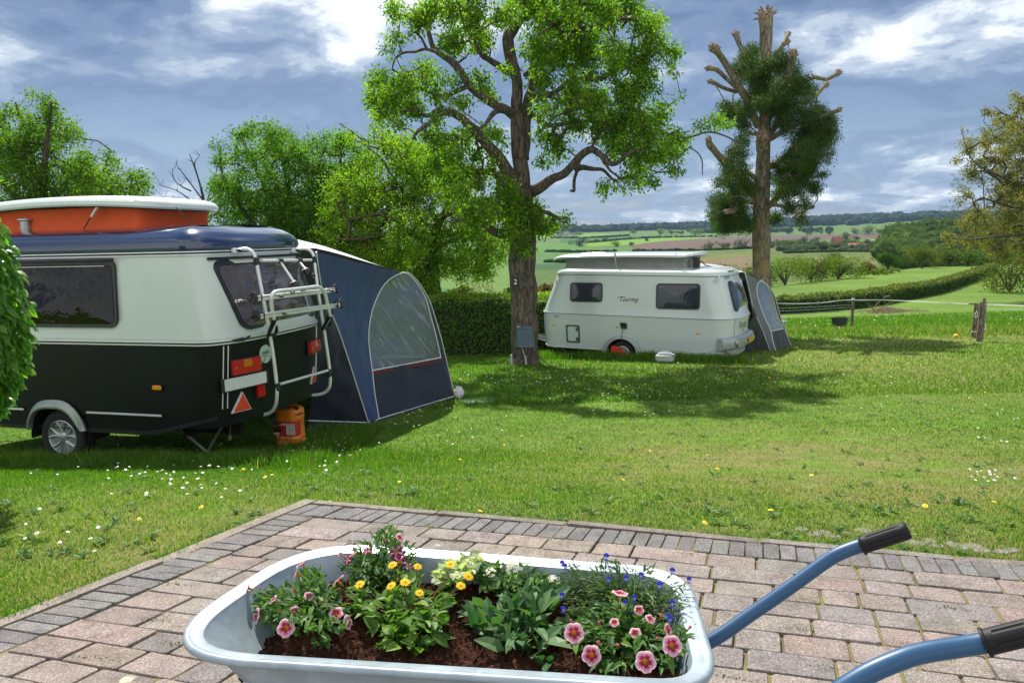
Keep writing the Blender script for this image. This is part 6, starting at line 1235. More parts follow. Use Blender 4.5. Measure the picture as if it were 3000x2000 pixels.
# ================================================================ AWNINGS
def quadgrid(A, B, C, D, nu, nv, sag=None):
    """patch between curve A->B (bottom) and D->C (top)"""
    V = []
    for j in range(nv + 1):
        t = j / nv
        for i in range(nu + 1):
            s_ = i / nu; p = (A * (1 - s_) + B * s_) * (1 - t) + (D * (1 - s_) + C * s_) * t
            if sag is not None: p = p + sag(s_, t)
            V.append(p)
    F = [(j * (nu + 1) + i, j * (nu + 1) + i + 1, (j + 1) * (nu + 1) + i + 1, (j + 1) * (nu + 1) + i) for j in range(nv) for i in range(nu)]; return V, F
def ruled(mb, c1, c2, nv=8, wob=0.0, mi=0, seed=0, bulge=(0, 0, 0)):
    c1 = np.array(c1, float); c2 = np.array(c2, float); n = len(c1); V = []; bg = np.array(bulge)
    for j in range(nv + 1):
        t = j / nv
        for i in range(n):
            p = c1[i] * (1 - t) + c2[i] * t + bg * 4 * t * (1 - t) * math.sin(math.pi * i / (n - 1)) ** .5
            if wob: p = p + wob * math.sin(math.pi * t) * np.array([mnoise.noise(Vector(p * 4 + seed)), mnoise.noise(Vector(p * 4 + seed + 7)), 0])
            V.append(p)
    F = [(j * n + i, j * n + i + 1, (j + 1) * n + i + 1, (j + 1) * n + i) for j in range(nv) for i in range(n - 1)]; return mb.add(V, F, mi)
def resample(c, n):
    c = np.array(c, float); s_ = np.concatenate([[0], np.cumsum(np.linalg.norm(np.diff(c, axis=0), axis=1))]); t = np.linspace(0, s_[-1], n); return np.stack([np.interp(t, s_, c[:, k]) for k in range(3)], -1)
def cloth(name, c, var=.12, bs=9, bm=.7, bd=.03, sc3=None):
    m = mat(name, c, .75, var=var, vscale=3, bmp=bm, bscale=bs, bdist=bd, sc3=sc3); bsn = m.node_tree.nodes['Principled BSDF']; bsn.inputs['Sheen Weight'].default_value = .15; return m
def vinyl(name, tint, streak):
    m, nt, bs, out = nmat(name); nt.nodes.remove(bs)
    tr = N(nt, 'ShaderNodeBsdfTransparent'); tr.inputs[0].default_value = (*tint, 1); gl = N(nt, 'ShaderNodeBsdfGlossy'); gl.inputs['Roughness'].default_value = .08; gl.inputs[0].default_value = (.95, .97, 1, 1)
    df = N(nt, 'ShaderNodeBsdfDiffuse'); df.inputs[0].default_value = (.42, .50, .58, 1)
    tc = N(nt, 'ShaderNodeTexCoord'); m0 = N(nt, 'ShaderNodeMapping'); m0.inputs['Rotation'].default_value = (0, 0, streak); nt.links.new(tc.outputs['Object'], m0.inputs[0]); m1_ = N(nt, 'ShaderNodeMapping'); m1_.inputs['Rotation'].default_value = (R(50), 0, 0); nt.links.new(m0.outputs[0], m1_.inputs[0]); mp = N(nt, 'ShaderNodeMapping'); mp.inputs['Scale'].default_value = (1.0, 1.3, 8.0); nt.links.new(m1_.outputs[0], mp.inputs[0])
    n = N(nt, 'ShaderNodeTexNoise'); n.inputs['Scale'].default_value = 2.2; n.inputs['Detail'].default_value = 6; n.inputs['Roughness'].default_value = .65; n.inputs['Distortion'].default_value = .6; nt.links.new(mp.outputs[0], n.inputs[0])
    b = N(nt, 'ShaderNodeBump'); b.inputs['Strength'].default_value = 1; b.inputs['Distance'].default_value = .02; nt.links.new(n.outputs[0], b.inputs['Height']); nt.links.new(b.outputs[0], gl.inputs['Normal'])
    fr = N(nt, 'ShaderNodeFresnel'); fr.inputs[0].default_value = 1.6; nt.links.new(b.outputs[0], fr.inputs['Normal']); mu = N(nt, 'ShaderNodeMath', operation='MULTIPLY_ADD', use_clamp=True); nt.links.new(fr.outputs[0], mu.inputs[0]); mu.inputs[1].default_value = 2.0; mu.inputs[2].default_value = .07
    r_ = N(nt, 'ShaderNodeMapRange'); r_.inputs[1].default_value = .54; r_.inputs[2].default_value = .66; r_.inputs[4].default_value = .34; nt.links.new(n.outputs[0], r_.inputs[0])  # pale diffuse streaks paint highlights into the vinyl
    m1 = N(nt, 'ShaderNodeMixShader'); nt.links.new(r_.outputs[0], m1.inputs[0]); nt.links.new(tr.outputs[0], m1.inputs[1]); nt.links.new(df.outputs[0], m1.inputs[2])
    mx = N(nt, 'ShaderNodeMixShader'); nt.links.new(mu.outputs[0], mx.inputs[0]); nt.links.new(m1.outputs[0], mx.inputs[1]); nt.links.new(gl.outputs[0], mx.inputs[2]); nt.links.new(mx.outputs[0], out.inputs[0]); return m
def awning(name, label, near, hems, depths, cols, pal, far_dir, seed):
    """near: dict of pixel curves on the wall that faces the viewer with their distances"""
    g = lambda c: np.array([P(*p) for p in c]); base = g([near['c1']])[0]; root = empty(name, (base[0], base[1], float(zg(base[0], base[1])))); loc = np.array(root.location)
    U = np.array(far_dir)   # towards the hidden end of the awning
    strip_l = resample(smooth_path(g(near['strip_left']), 6), 30); strip_r = resample(smooth_path(g(near['strip_right']), 6), 30); out = resample(smooth_path(g(near['outer']), 6), 30)
    panel_top = strip_l; hem0 = g([near['hem_start']])[0]
    sh = lambda a: np.array(a) - loc
    def B_(mb, nm, mt, th=.004):
        o = mb.build(nm, mt, root, sharp=False); return o
    # 1 dark inner panel between caravan and strip
    left = resample([g([near['top']])[0], g([near['panel_mid']])[0], hem0], 30); B_(ruled(MB(), sh(left), sh(strip_l), 12, .07, seed=seed), 'rear_panel', pal['dark'])
    # 2 the broad strip and the shoulder up to the window
    wl = resample(smooth_path(g(near['win_left']), 6), 30); B_(ruled(MB(), sh(strip_l), sh(strip_r), 10, .05, seed=seed + 3), 'side_panel', pal['mid'])
    # shoulder between strip_right top part and the window's left edge is covered by strip_right == win_left; the roof edge closes it
    # 3 window and the dark skirt below it
    wr = resample(smooth_path(g(near['win_right']), 6), 30); B_(ruled(MB(), sh(wl), sh(wr), 14, .01, seed=seed + 5), 'window_panel', pal['vinyl'])
    sl = resample(g(near['skirt_left']), 12); sr = resample(g(near['skirt_right']), 12); B_(ruled(MB(), sh(sl), sh(sr), 12, .06, seed=seed + 9), 'skirt_panel', pal['dark'])
    # 4 outer border between window and front edge
    ow = resample(smooth_path(g(near['outer']), 6), 30); wr2 = resample(np.vstack([wr, sr[1:]]), 30); B_(ruled(MB(), sh(wr2), sh(ow), 2), 'front_border', pal['dark'])
    # 5 roof, front and the far wall: the outer edge carried across
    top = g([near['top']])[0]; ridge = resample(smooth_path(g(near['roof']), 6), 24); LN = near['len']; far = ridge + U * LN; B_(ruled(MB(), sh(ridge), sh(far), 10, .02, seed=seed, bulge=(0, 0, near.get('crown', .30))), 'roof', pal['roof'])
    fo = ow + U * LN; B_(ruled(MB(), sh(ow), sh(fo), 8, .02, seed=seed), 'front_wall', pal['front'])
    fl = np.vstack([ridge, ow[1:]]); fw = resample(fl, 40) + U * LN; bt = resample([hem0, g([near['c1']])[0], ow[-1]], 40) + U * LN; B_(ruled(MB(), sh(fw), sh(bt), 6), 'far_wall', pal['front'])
    # piping
    def pipe(c, r_, nm='piping', mt=None): m = MB(); m.tube(sh(c) + np.array([0, -.008, 0]), r_, 6); m.build(nm, mt or pal['pipe'], root)
    pr = near.get('pr', .010)
    pipe(strip_l, pr); pipe(strip_r, pr * 1.1); pipe(wr, pr); pipe(ow, pr); pipe(resample(np.array([sl[0], sr[0]]), 8), pr * 1.2); pipe(resample(np.array([hem0, strip_l[-1], strip_r[-1] + [0, 0, 0], sr[-1]]), 20), pr)
    if pal.get('band'): m = MB(); d0 = np.array([0, -.03, -.022]); a = sl[0] + d0; b = sr[0] + d0; m.add([*sh([a, b, b + [0, 0, -.035], a + [0, 0, -.035]])], [(0, 1, 2, 3)]); m.build('red_band', pal['band'], root)
    # mud flap, pegs and guy
    m = MB(); hb = resample(np.array([hem0, strip_l[-1], sr[-1]]), 24); gb = hb.copy(); gb[:, 2] = zg(gb[:, 0], gb[:, 1]) - .01; gb[:, 1] -= .03; ruled(m, sh(hb), sh(gb), 3, .02); m.build('mud_flap', pal['dark'], root)
    for p in (strip_l[-1], sr[-1]):
        m = MB(); z0 = float(zg(p[0], p[1])); m.tube(sh([[p[0] + .02, p[1] - .03, z0 + .05], [p[0] + .03, p[1] - .05, z0 - .08]]), .005, 5); m.build('peg', STEEL, root)
    for gx in near.get('guys', []):
        a, b = g(gx); m = MB(); m.tube(sh([a, b]), .0035, 5); m.build('guy_line', BLK, root)
    # groundsheet-white furniture glimpsed inside
    if near.get('inside'): 
        c = g([near['inside']])[0]; z0 = float(zg(c[0], c[1])); m = MB(); m.box(tuple(sh(c) * [1, 1, 0] + [0, 0, z0 - loc[2] + .72]), (.7, .9, .03), bev=.01)
        for a in (-.3, .3):
            for b in (-.4, .4): m.tube([sh(c) * [1, 1, 0] + [a, b, z0 - loc[2] + .70], sh(c) * [1, 1, 0] + [a * 1.1, b * 1.1, z0 - loc[2]]], .012, 6)
        m.build('camping_table', mat('table_white', (.6, .62, .6), .5), root)
    tag(root, label, 'awning'); return root
UA = -CA.ex; UB = -CB.ex
awning('blue_awning', 'navy and blue awning with a clear arched window beside the dark caravan', dict(
    c1=(1080, 1237, 10.3), hem_start=(905, 1231, 9.9), panel_mid=(938, 1000, 9.45), top=(927, 738, 9.2),
    strip_left=[(927, 738, 9.2), (934, 790, 9.3), (945, 850, 9.45), (966, 905, 9.6), (995, 975, 9.8), (1030, 1080, 10.05), (1060, 1175, 10.2), (1080, 1237, 10.3)],
    strip_right=[(1176, 800, 11.5), (1150, 812, 11.3), (1125, 835, 11.15), (1105, 870, 11.0), (1088, 920, 10.85), (1080, 985, 10.75), (1086, 1050, 10.7), (1091, 1085, 10.65), (1098, 1150, 10.6), (1111, 1226, 10.55)],
    win_left=[(1176, 800, 11.5), (1150, 812, 11.3), (1125, 835, 11.15), (1105, 870, 11.0), (1088, 920, 10.85), (1080, 985, 10.75), (1086, 1050, 10.7), (1091, 1085, 10.65)],
    win_right=[(1178, 799, 11.52), (1196, 803, 11.7), (1222, 830, 11.85), (1248, 875, 11.95), (1262, 925, 12.0), (1278, 985, 12.05), (1292, 1047, 12.1)],
    skirt_left=[(1091, 1085, 10.65), (1111, 1226, 10.55)], skirt_right=[(1292, 1047, 12.1), (1330, 1160, 12.2)],
    outer=[(1178, 797, 11.55), (1200, 801, 11.75), (1230, 832, 11.95), (1258, 880, 12.1), (1275, 930, 12.15), (1295, 1000, 12.2), (1308, 1055, 12.25), (1332, 1160, 12.3)],
    roof=[(925, 727, 9.25), (980, 740, 9.8), (1050, 760, 10.5), (1120, 780, 11.1), (1178, 797, 11.55)], len=2.6, pr=.009, guys=[[(1330, 1045, 12.2), (1362, 1100, 11.9)]], inside=(1195, 1180, 12.6)), None, None, None,
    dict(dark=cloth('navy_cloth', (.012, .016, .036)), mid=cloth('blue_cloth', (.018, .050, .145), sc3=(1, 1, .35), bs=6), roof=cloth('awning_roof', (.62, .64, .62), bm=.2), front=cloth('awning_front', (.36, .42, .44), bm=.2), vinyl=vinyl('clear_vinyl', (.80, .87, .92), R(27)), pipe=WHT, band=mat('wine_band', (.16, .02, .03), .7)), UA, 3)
awning('grey_awning', 'grey awning with a clear window behind the white caravan', dict(
    c1=(2262, 1042, 19.70), hem_start=(2150, 1037, 18.90), panel_mid=(2207, 925, 19.00), top=(2182, 799, 19.00),
    strip_left=[(2182, 799, 19.00), (2190, 830, 19.05), (2199, 870, 19.15), (2207, 905, 19.20), (2224, 945, 19.30), (2240, 985, 19.50), (2262, 1042, 19.70)],
    strip_right=[(2228, 822, 20.40), (2219, 832, 20.20), (2217, 850, 20.05), (2222, 880, 19.95), (2238, 925, 19.85), (2258, 970, 19.80), (2264, 1000, 19.75), (2275, 1037, 19.70)],
    win_left=[(2228, 822, 20.40), (2219, 832, 20.20), (2217, 850, 20.05), (2222, 880, 19.95), (2238, 925, 19.85), (2258, 970, 19.80)],
    win_right=[(2229, 822, 20.45), (2246, 836, 20.60), (2262, 868, 20.70), (2275, 915, 20.80), (2294, 963, 20.90)],
    skirt_left=[(2258, 970, 19.80), (2275, 1037, 19.70)], skirt_right=[(2294, 963, 20.90), (2320, 1024, 21.10)],
    outer=[(2230, 821, 20.50), (2250, 836, 20.70), (2268, 865, 20.90), (2280, 905, 21.00), (2298, 963, 21.10), (2322, 1023, 21.20)],
    roof=[(2182, 797, 19.05), (2200, 805, 19.60), (2215, 813, 20.10), (2230, 821, 20.50)], len=2.6, pr=.012, inside=(2255, 1000, 21.70)), None, None, None,
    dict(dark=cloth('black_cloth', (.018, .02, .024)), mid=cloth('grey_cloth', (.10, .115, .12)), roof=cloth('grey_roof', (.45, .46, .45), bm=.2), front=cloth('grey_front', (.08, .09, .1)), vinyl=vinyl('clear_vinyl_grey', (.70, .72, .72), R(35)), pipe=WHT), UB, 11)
# ================================================================ WHEELBARROW WITH FLOWERS
RZ = .66
def round_quad(c, r_, n=9):
    """c: 4 corners (x, y) in order; r_: radius at each -> closed outline"""
    c = np.array(c, float); o = []
    for i in range(4):
        p, a, b = c[i], c[i - 1], c[(i + 1) % 4]; da = unit(a - p) * r_[i]; db = unit(b - p) * r_[i]
        for k in range(n): t = k / (n - 1); o.append(p + da * (1 - t) ** 2 + db * t ** 2)
    out = []
    for i in range(len(o)):
        a, b = o[i], o[(i + 1) % len(o)]; d = np.linalg.norm(b - a); m_ = max(1, int(d / .06))
        for k in range(m_): out.append(a + (b - a) * k / m_)
    return out
def barrow():
    top = [(-.80, 1.505), (-.60, 2.10), (.425, 1.845), (.372, 1.325)]; bot = [(-.40, 1.50), (-.36, 1.90), (.27, 1.76), (.24, 1.44)]
    r1 = [.25, .25, .14, .13]; r0 = [.10, .10, .08, .08]
    ctr = np.array([-.16, 1.68]); root = empty('wheelbarrow', (ctr[0], ctr[1], 0)); loc = np.array([ctr[0], ctr[1], 0])
    T = np.array(round_quad(top, r1)); 
    def lev(s, z):
        cc = [np.array(b) + (np.array(t) - np.array(b)) * s for t, b in zip(top, bot)]; r_ = [a * s + b * (1 - s) for a, b in zip(r1, r0)]; o = np.array(round_quad(cc, r_)); return o, z
    def resamp(o, n=140):
        o = np.vstack([o, o[:1]]); d = np.concatenate([[0], np.cumsum(np.hypot(*np.diff(o, axis=0).T))]); t = np.linspace(0, d[-1], n, endpoint=False); return np.stack([np.interp(t, d, o[:, 0]), np.interp(t, d, o[:, 1])], -1)
    base = resamp(T); cen = base.mean(0)
    nrm = np.roll(base, -1, 0) - np.roll(base, 1, 0); nrm = np.stack([nrm[:, 1], -nrm[:, 0]], -1); nrm = nrm / np.linalg.norm(nrm, axis=1)[:, None]
    if ((base - cen) * nrm).sum() < 0: nrm = -nrm
    fl = .036
    inner = base - nrm * fl; bt = resamp(np.array(round_quad(bot, r0)))
    # align the start of the floor outline with the rim outline
    sh = np.argmin(np.hypot(*(bt - (bt.mean(0) + (base[0] - cen) * .5)).T)); bt = np.roll(bt, -sh, 0)
    prof = []
    a = lambda off, z: prof.append((base + nrm * off, z))
    a(-.012, RZ - .016); a(-.004, RZ - .020)
    for t in np.linspace(-.6 * math.pi, .75 * math.pi, 9): a(-.002 + .009 * math.cos(t), RZ - .009 + .009 * math.sin(t))
    a(-.014, RZ - .0035); a(-fl + .010, RZ - .0045); a(-fl, RZ - .008); a(-fl - .006, RZ - .020)
    for s in (.12, .3, .5, .7, .85, .95, 1.0):
        prof.append(((inner - nrm * .006) * (1 - s) + bt * s, RZ - .02 - .28 * (s ** .9) - (.004 if s == 1 else 0)))
    prof.append((bt * .9 + bt.mean(0) * .1, RZ - .306))
    n = 140; V = [(p[0] - loc[0], p[1] - loc[1], z) for o, z in prof for p in o]; F = []
    for i in range(len(prof) - 1):
        for j in range(n): F.append((i * n + j, (i + 1) * n + j, (i + 1) * n + (j + 1) % n, i * n + (j + 1) % n))
    F.append(tuple(range((len(prof) - 1) * n, len(prof) * n)))
    gm, nt, bs, _ = nmat('galvanised_tray')
    f = noise_fac(nt, 7, 5, .6); vo = N(nt, 'ShaderNodeTexVoronoi'); vo.inputs['Scale'].default_value = 45; tc = N(nt, 'ShaderNodeTexCoord'); nt.links.new(tc.outputs['Object'], vo.inputs[0])
    c = ramp(nt, f, [(.3, (.26, .325, .375)), (.7, (.34, .405, .455))]); x = N(nt, 'ShaderNodeMix', data_type='RGBA', blend_type='MULTIPLY'); x.inputs[0].default_value = 1; sep = N(nt, 'ShaderNodeSeparateColor'); nt.links.new(vo.outputs['Color'], sep.inputs[0])
    nt.links.new(c, x.inputs[6]); nt.links.new(ramp(nt, sep.outputs[0], [(0, (.92, .92, .92)), (1, (1.06, 1.06, 1.06))]), x.inputs[7])
    sc_ = noise_fac(nt, 3.5, 8, .75, sc3=(1, 1, 1)); y_ = N(nt, 'ShaderNodeMix', data_type='RGBA'); mr = N(nt, 'ShaderNodeMapRange'); mr.inputs[1].default_value = .56; mr.inputs[2].default_value = .70; mr.inputs[4].default_value = .55; nt.links.new(sc_, mr.inputs[0]); nt.links.new(mr.outputs[0], y_.inputs[0]); nt.links.new(x.outputs[2], y_.inputs[6]); y_.inputs[7].default_value = (.36, .35, .32, 1)
    nt.links.new(y_.outputs[2], bs.inputs['Base Color']); bs.inputs['Metallic'].default_value = .22; nt.links.new(ramp(nt, f, [(.3, (.30,) * 3), (.7, (.44,) * 3)]), bs.inputs['Roughness']); bump(nt, bs, noise_fac(nt, 12, 4, .6), .12, .004)
    m = MB(); m.add(V, F); tr = m.build('tray', gm, root); so = tr.modifiers.new('sheet', 'SOLIDIFY'); so.thickness = .0015; so.offset = -1
    # handles with grips
    blue = mat('blue_enamel', (.012, .074, .175), .45, coat=.12, var=.06, vscale=8, bmp=.04, bscale=60); gp = mat('grip_rubber', (.010, .010, .012), .6, var=.35, spec=.3)
    def handle(pts, g0, g1, r_=.0165):
        c = smooth_path(np.array(pts), 7) - loc; m = MB(); m.tube(c, r_, 20); h = m.build('handle', blue, root)
        a_, b_ = np.array(g0) - loc, np.array(g1) - loc; d = b_ - a_; L = np.linalg.norm(d); t = d / L; nx = unit(np.cross(t, [0, 0, 1])); ny = np.cross(nx, t); V = []; F = []; n = 48
        prof = [(-.001, .0225), (.0, .0235), (.006, .0235), (.008, .0205), (.02, .0205), (L - .012, .0215), (L - .004, .0205), (L, .0175), (L + .001, .004)]
        us = [(0, .023), (.005, .0235), (.007, .0205), (.018, .0205)] + [(.018 + (L - .036) * k / 8, None) for k in range(9)] + [(L - .010, .0212), (L - .003, .020), (L, .017), (L, .001)]
        for u, rr_ in us:
            for k in range(n):
                an = 2 * math.pi * k / n; q = rr_ if rr_ else .0205 - (.0022 if (k % 8 in (0, 1)) else 0)
                V.append(a_ + t * u + nx * q * math.cos(an) + ny * q * math.sin(an))
        for i in range(len(us) - 1):
            for k in range(n): F.append((i * n + k, i * n + (k + 1) % n, (i + 1) * n + (k + 1) % n, (i + 1) * n + k))
        m = MB(); m.add(V, F); m.build('grip', gp, h); return h
    g0, g1 = P(2522, 1597, 1.735), P(2662, 1551, 1.70)
    handle([(.02, 1.80, .30), (.25, 1.78, .40), P(2062, 1888, 1.745), P(2200, 1798, 1.75), P(2330, 1708, 1.75), P(2410, 1650, 1.75), P(2460, 1620, 1.745), g0, g0 + (g1 - g0) * .9], g0, g1)
    g0, g1 = P(2882, 1882, 1.16), P(3054, 1840, 1.13)
    handle([(.02, 1.38, .34), (.22, 1.30, .47), P(2315, 2128, 1.17), P(2435, 2040, 1.17), P(2535, 1976, 1.17), P(2635, 1932, 1.17), P(2715, 1909, 1.17), g0, g0 + (g1 - g0) * .9], g0, g1)
    # frame, legs and wheel underneath
    m = MB()
    for y0, y1 in ((1.38, 1.62), (1.80, 1.72)):
        m.tube(smooth_path([(.02 - loc[0], y0 - loc[1], .32), (-.3 - loc[0], (y0 * 2 + y1) / 3 - loc[1], .28), (-.86 - loc[0], y1 - loc[1], .20)], 4), .0165, 12)
        m.tube(smooth_path([(.10 - loc[0], y0 - loc[1], .36), (.20 - loc[0], y0 - loc[1], .12), (.16 - loc[0], y0 - loc[1], .012), (-.02 - loc[0], y0 - loc[1], .012), (-.10 - loc[0], y0 - loc[1], .30)], 5), .0135, 10)
    m.build('frame', blue, root)
    w = wheel(root, (-.86 - loc[0], 1.67 - loc[1], .195), .19, .10, mat('barrow_rim', (.5, .5, .48), .4, metal=.3), style='steel', w=.08)
    tag(root, 'galvanised wheelbarrow with blue handles standing on the paving, planted with flowers', 'wheelbarrow')
    # soil
    nx_, ny_ = 300, 190; X, Y = np.meshgrid(np.linspace(-.70, .40, nx_), np.linspace(1.34, 2.05, ny_), indexing='ij')
    H = np.zeros_like(X)
    for i in range(nx_):
        for j in range(ny_):
            p = Vector((X[i, j], Y[i, j], 0)); H[i, j] = .014 * mnoise.noise(p * 9) + .012 * abs(mnoise.noise(p * 24 + Vector((3, 1, 0)))) + .008 * mnoise.noise(p * 60) + .005 * mnoise.noise(p * 140)
    mound = .030 * np.exp(-(((X + .46) / .08) ** 2 + ((Y - 1.68) / .07) ** 2)) + .02 * np.exp(-(((X + .30) / .2) ** 2 + ((Y - 1.80) / .1) ** 2)) + .014 * np.exp(-(((X - .1) / .3) ** 2 + ((Y - 1.6) / .2) ** 2))
    Z = .590 + H + mound - .05 * np.clip((-.50 - X) / .15, 0, 1)
    O = resamp(np.array(round_quad(top, r1))); q = inner - nrm * .006
    zwall = .02
    def inside(px_, py_, poly): return inpoly(px_, py_, poly)
    s_ = (.66 - .02 - .585) / .28; lim = (inner - nrm * .006) * (1 - s_) + bt * s_; lim = lim - (lim - lim.mean(0)) * .008
    keep = inpoly(X.ravel(), Y.ravel(), [tuple(p) for p in lim]).reshape(X.shape)
    idx = np.arange(nx_ * ny_).reshape(nx_, ny_); kf = keep[:-1, :-1] & keep[1:, :-1] & keep[1:, 1:] & keep[:-1, 1:]
    F = np.stack([idx[:-1, :-1][kf], idx[1:, :-1][kf], idx[1:, 1:][kf], idx[:-1, 1:][kf]], -1); V = np.stack([X, Y, Z], -1).reshape(-1, 3)
    sm, nt, bs, _ = nmat('potting_soil'); f1 = noise_fac(nt, 35, 6, .7); f2 = noise_fac(nt, 260, 3, .7)
    c = ramp(nt, f1, [(.3, (.018, .008, .006)), (.55, (.050, .022, .014)), (.75, (.095, .042, .026))]); x = N(nt, 'ShaderNodeMix', data_type='RGBA', blend_type='MULTIPLY'); x.inputs[0].default_value = 1; nt.links.new(c, x.inputs[6]); nt.links.new(ramp(nt, f2, [(.3, (.5, .5, .5)), (.7, (1.7, 1.6, 1.5))]), x.inputs[7]); nt.links.new(x.outputs[2], bs.inputs['Base Color']); bs.inputs['Roughness'].default_value = 1; bs.inputs['Specular IOR Level'].default_value = .1; bump(nt, bs, f2, 1, .004)
    # crumbs and fibres on top
    n = 5200; k = rng.choice(np.flatnonzero(keep.ravel()), n); C = V[k] + np.stack([rng.normal(0, .002, n), rng.normal(0, .002, n), rng.uniform(-.001, .004, n)], -1); ico = np.array([(0, 0, 1), (.9, 0, -.3), (-.45, .78, -.3), (-.45, -.78, -.3)]); s3 = rng.gamma(2.2, .0013, n).clip(.001, .009)
    rr_ = rng.normal(0, .35, (n, 4, 3)); CV = C[:, None] + (ico[None] + rr_) * s3[:, None, None]; tf = np.array([[0, 1, 2], [0, 2, 3], [0, 3, 1], [1, 3, 2]]); CF = (np.arange(n)[:, None, None] * 4 + tf[None]).reshape(-1, 3) + len(V)
    nf = 900; kf_ = rng.choice(np.flatnonzero(keep.ravel()), nf); Cf = V[kf_] + [0, 0, .001]; d = rand_unit(nf) * [1, 1, .35]; L_ = rng.uniform(.006, .022, nf)[:, None]; sd_ = unit(np.cross(d, [0, 0, 1.])) * .0006; FV = np.stack([Cf - sd_, Cf + sd_, Cf + d * L_ + [0, 0, .002]], 1).reshape(-1, 3); FF = (np.arange(nf * 3).reshape(-1, 3)) + len(V) + n * 4
    F3 = np.vstack([F[:, [0, 1, 2]], F[:, [0, 2, 3]], CF, FF]); fib = mat('soil_fibre', (.22, .12, .06), .9); o = npmesh('soil', np.vstack([V, CV.reshape(-1, 3), FV]), F3, [sm, fib], mi=np.concatenate([np.zeros(len(F) * 2 + len(CF)), np.ones(len(FF))]), smooth=False)
    tag(o, 'dark reddish brown potting soil filling the wheelbarrow', 'soil', kind='stuff'); return root
barrow()
SZ = .60
def flower_head(c, nrm, r_, style, name, parent, loc, mt, rs):
    """one bloom; c centre, nrm where it faces"""
    nrm = unit(np.array(nrm, float)); a = unit(np.cross(nrm, [0.13, .2, 1.])); b = np.cross(nrm, a); V = []; F = []; C = []; r_ = r_ * .9; tone = rs.uniform(.82, 1.12)
    if style in ('petunia', 'striped', 'bud'):
        n = 40; rings = [(.0, -.42), (.12, -.36), (.22, -.14), (.32, -.02), (.50, .04), (.72, .05), (.90, .03), (1.0, -.02)]
        if style == 'bud': rings = [(.0, -.8), (.10, -.6), (.16, -.2), (.30, .15), (.40, .35), (.25, .55), (.08, .62)]
        for i, (q, h) in enumerate(rings):
            for k in range(n):
                t = 2 * math.pi * k / n; lobe = abs(math.sin(2.5 * t + .3)); w = q * (1 - .20 * (q ** 3) * (1 - lobe ** .5)) * (1 + .03 * rs.uniform(-1, 1) * (q > .8)); hh = h + (.06 * math.sin(5 * t) * q * q) + (.05 * math.sin(2 * t + 1) * q * q)
                V.append(c + (a * math.cos(t) + b * math.sin(t)) * w * r_ + nrm * hh * r_)
                if style == 'bud': col_ = (.62, .09, .20) if q < .35 else (.72, .22, .34)
                elif style == 'striped': col_ = (.80, .55, .04) if q < .25 else ((.78, .60, .66) if lobe > .93 and q < .95 else (.36, .012, .13))
                else:
                    v_ = tone * rs.uniform(.95, 1.05); col_ = (.66, .40, .03) if q < .2 else ((.40, .15, .02) if q < .3 else ((.34, .012, .05) if q < .4 else ((.42, .02, .08) if q < .6 and lobe > .3 else ((.80 * v_, .34 * v_, .46 * v_) if q < .75 else (.86, .56, .64)))))
                C.append((*col_, 1))
        m_ = len(rings)
        for i in range(m_ - 1):
            for k in range(n): F.append((i * n + k, i * n + (k + 1) % n, (i + 1) * n + (k + 1) % n, (i + 1) * n + k))
        # tube behind the bloom
        base = len(V)
        for q, h in ((.20, -.15), (.13, -.7), (.06, -1.25)):
            for k in range(8): t = 2 * math.pi * k / 8; V.append(c + (a * math.cos(t) + b * math.sin(t)) * q * r_ + nrm * h * r_); C.append((.55, .30, .08, 1) if h > -1 else (.08, .16, .03, 1))
        for i in range(2):
            for k in range(8): F.append((base + i * 8 + k, base + i * 8 + (k + 1) % 8, base + (i + 1) * 8 + (k + 1) % 8, base + (i + 1) * 8 + k))
    elif style == 'daisy':
        for lay, (np_, rad, h0) in enumerate(((13, 1.0, .0), (9, .7, .05))):
            for k in range(np_):
                t = 2 * math.pi * (k + lay * .5) / np_ + rs.uniform(-.1, .1); d = a * math.cos(t) + b * math.sin(t); s_ = -a * math.sin(t) + b * math.cos(t); i0 = len(V); w = .17
                for (u, ww, h) in ((.25, .6, .06), (.6, 1, .09), (.92, .75, .04), (1.0, .2, .0)):
                    for sg in (-1, 1): V.append(c + (d * u * rad + s_ * sg * w * ww * rad + nrm * (h + h0)) * r_); C.append((.85, .58, .015, 1))
                for q in range(3): F.append((i0 + q * 2, i0 + q * 2 + 1, i0 + q * 2 + 3, i0 + q * 2 + 2))
        i0 = len(V)
        for q, h in ((.30, .10), (.26, .17), (.13, .21), (.01, .22)):
            for k in range(10): t = 2 * math.pi * k / 10; V.append(c + ((a * math.cos(t) + b * math.sin(t)) * q + nrm * h) * r_); C.append((.62, .34, .01, 1) if q < .3 else (.35, .26, .02, 1))
        for i in range(3):
            for k in range(10): F.append((i0 + i * 10 + k, i0 + i * 10 + (k + 1) % 10, i0 + (i + 1) * 10 + (k + 1) % 10, i0 + (i + 1) * 10 + k))
    elif style == 'lobelia':
        for t, L, w in ((-.5, 1, .42), (0, 1.1, .45), (.5, 1, .42), (2.6, .7, .18), (3.6, .7, .18)):
            d = -b * math.cos(t) + a * math.sin(t); s_ = np.cross(nrm, d); i0 = len(V)
            for (u, ww, h) in ((.05, .3, 0), (.5, 1, .12), (.85, .9, .05), (1.0, .3, -.05)):
                for sg in (-1, 1): V.append(c + (d * u * L + s_ * sg * w * ww * .8 + nrm * h) * r_); C.append((.55, .55, .75, 1) if u < .1 else (.045, .06, .62, 1))
            for q in range(3): F.append((i0 + q * 2, i0 + q * 2 + 1, i0 + q * 2 + 3, i0 + q * 2 + 2))
    elif style == 'cluster':
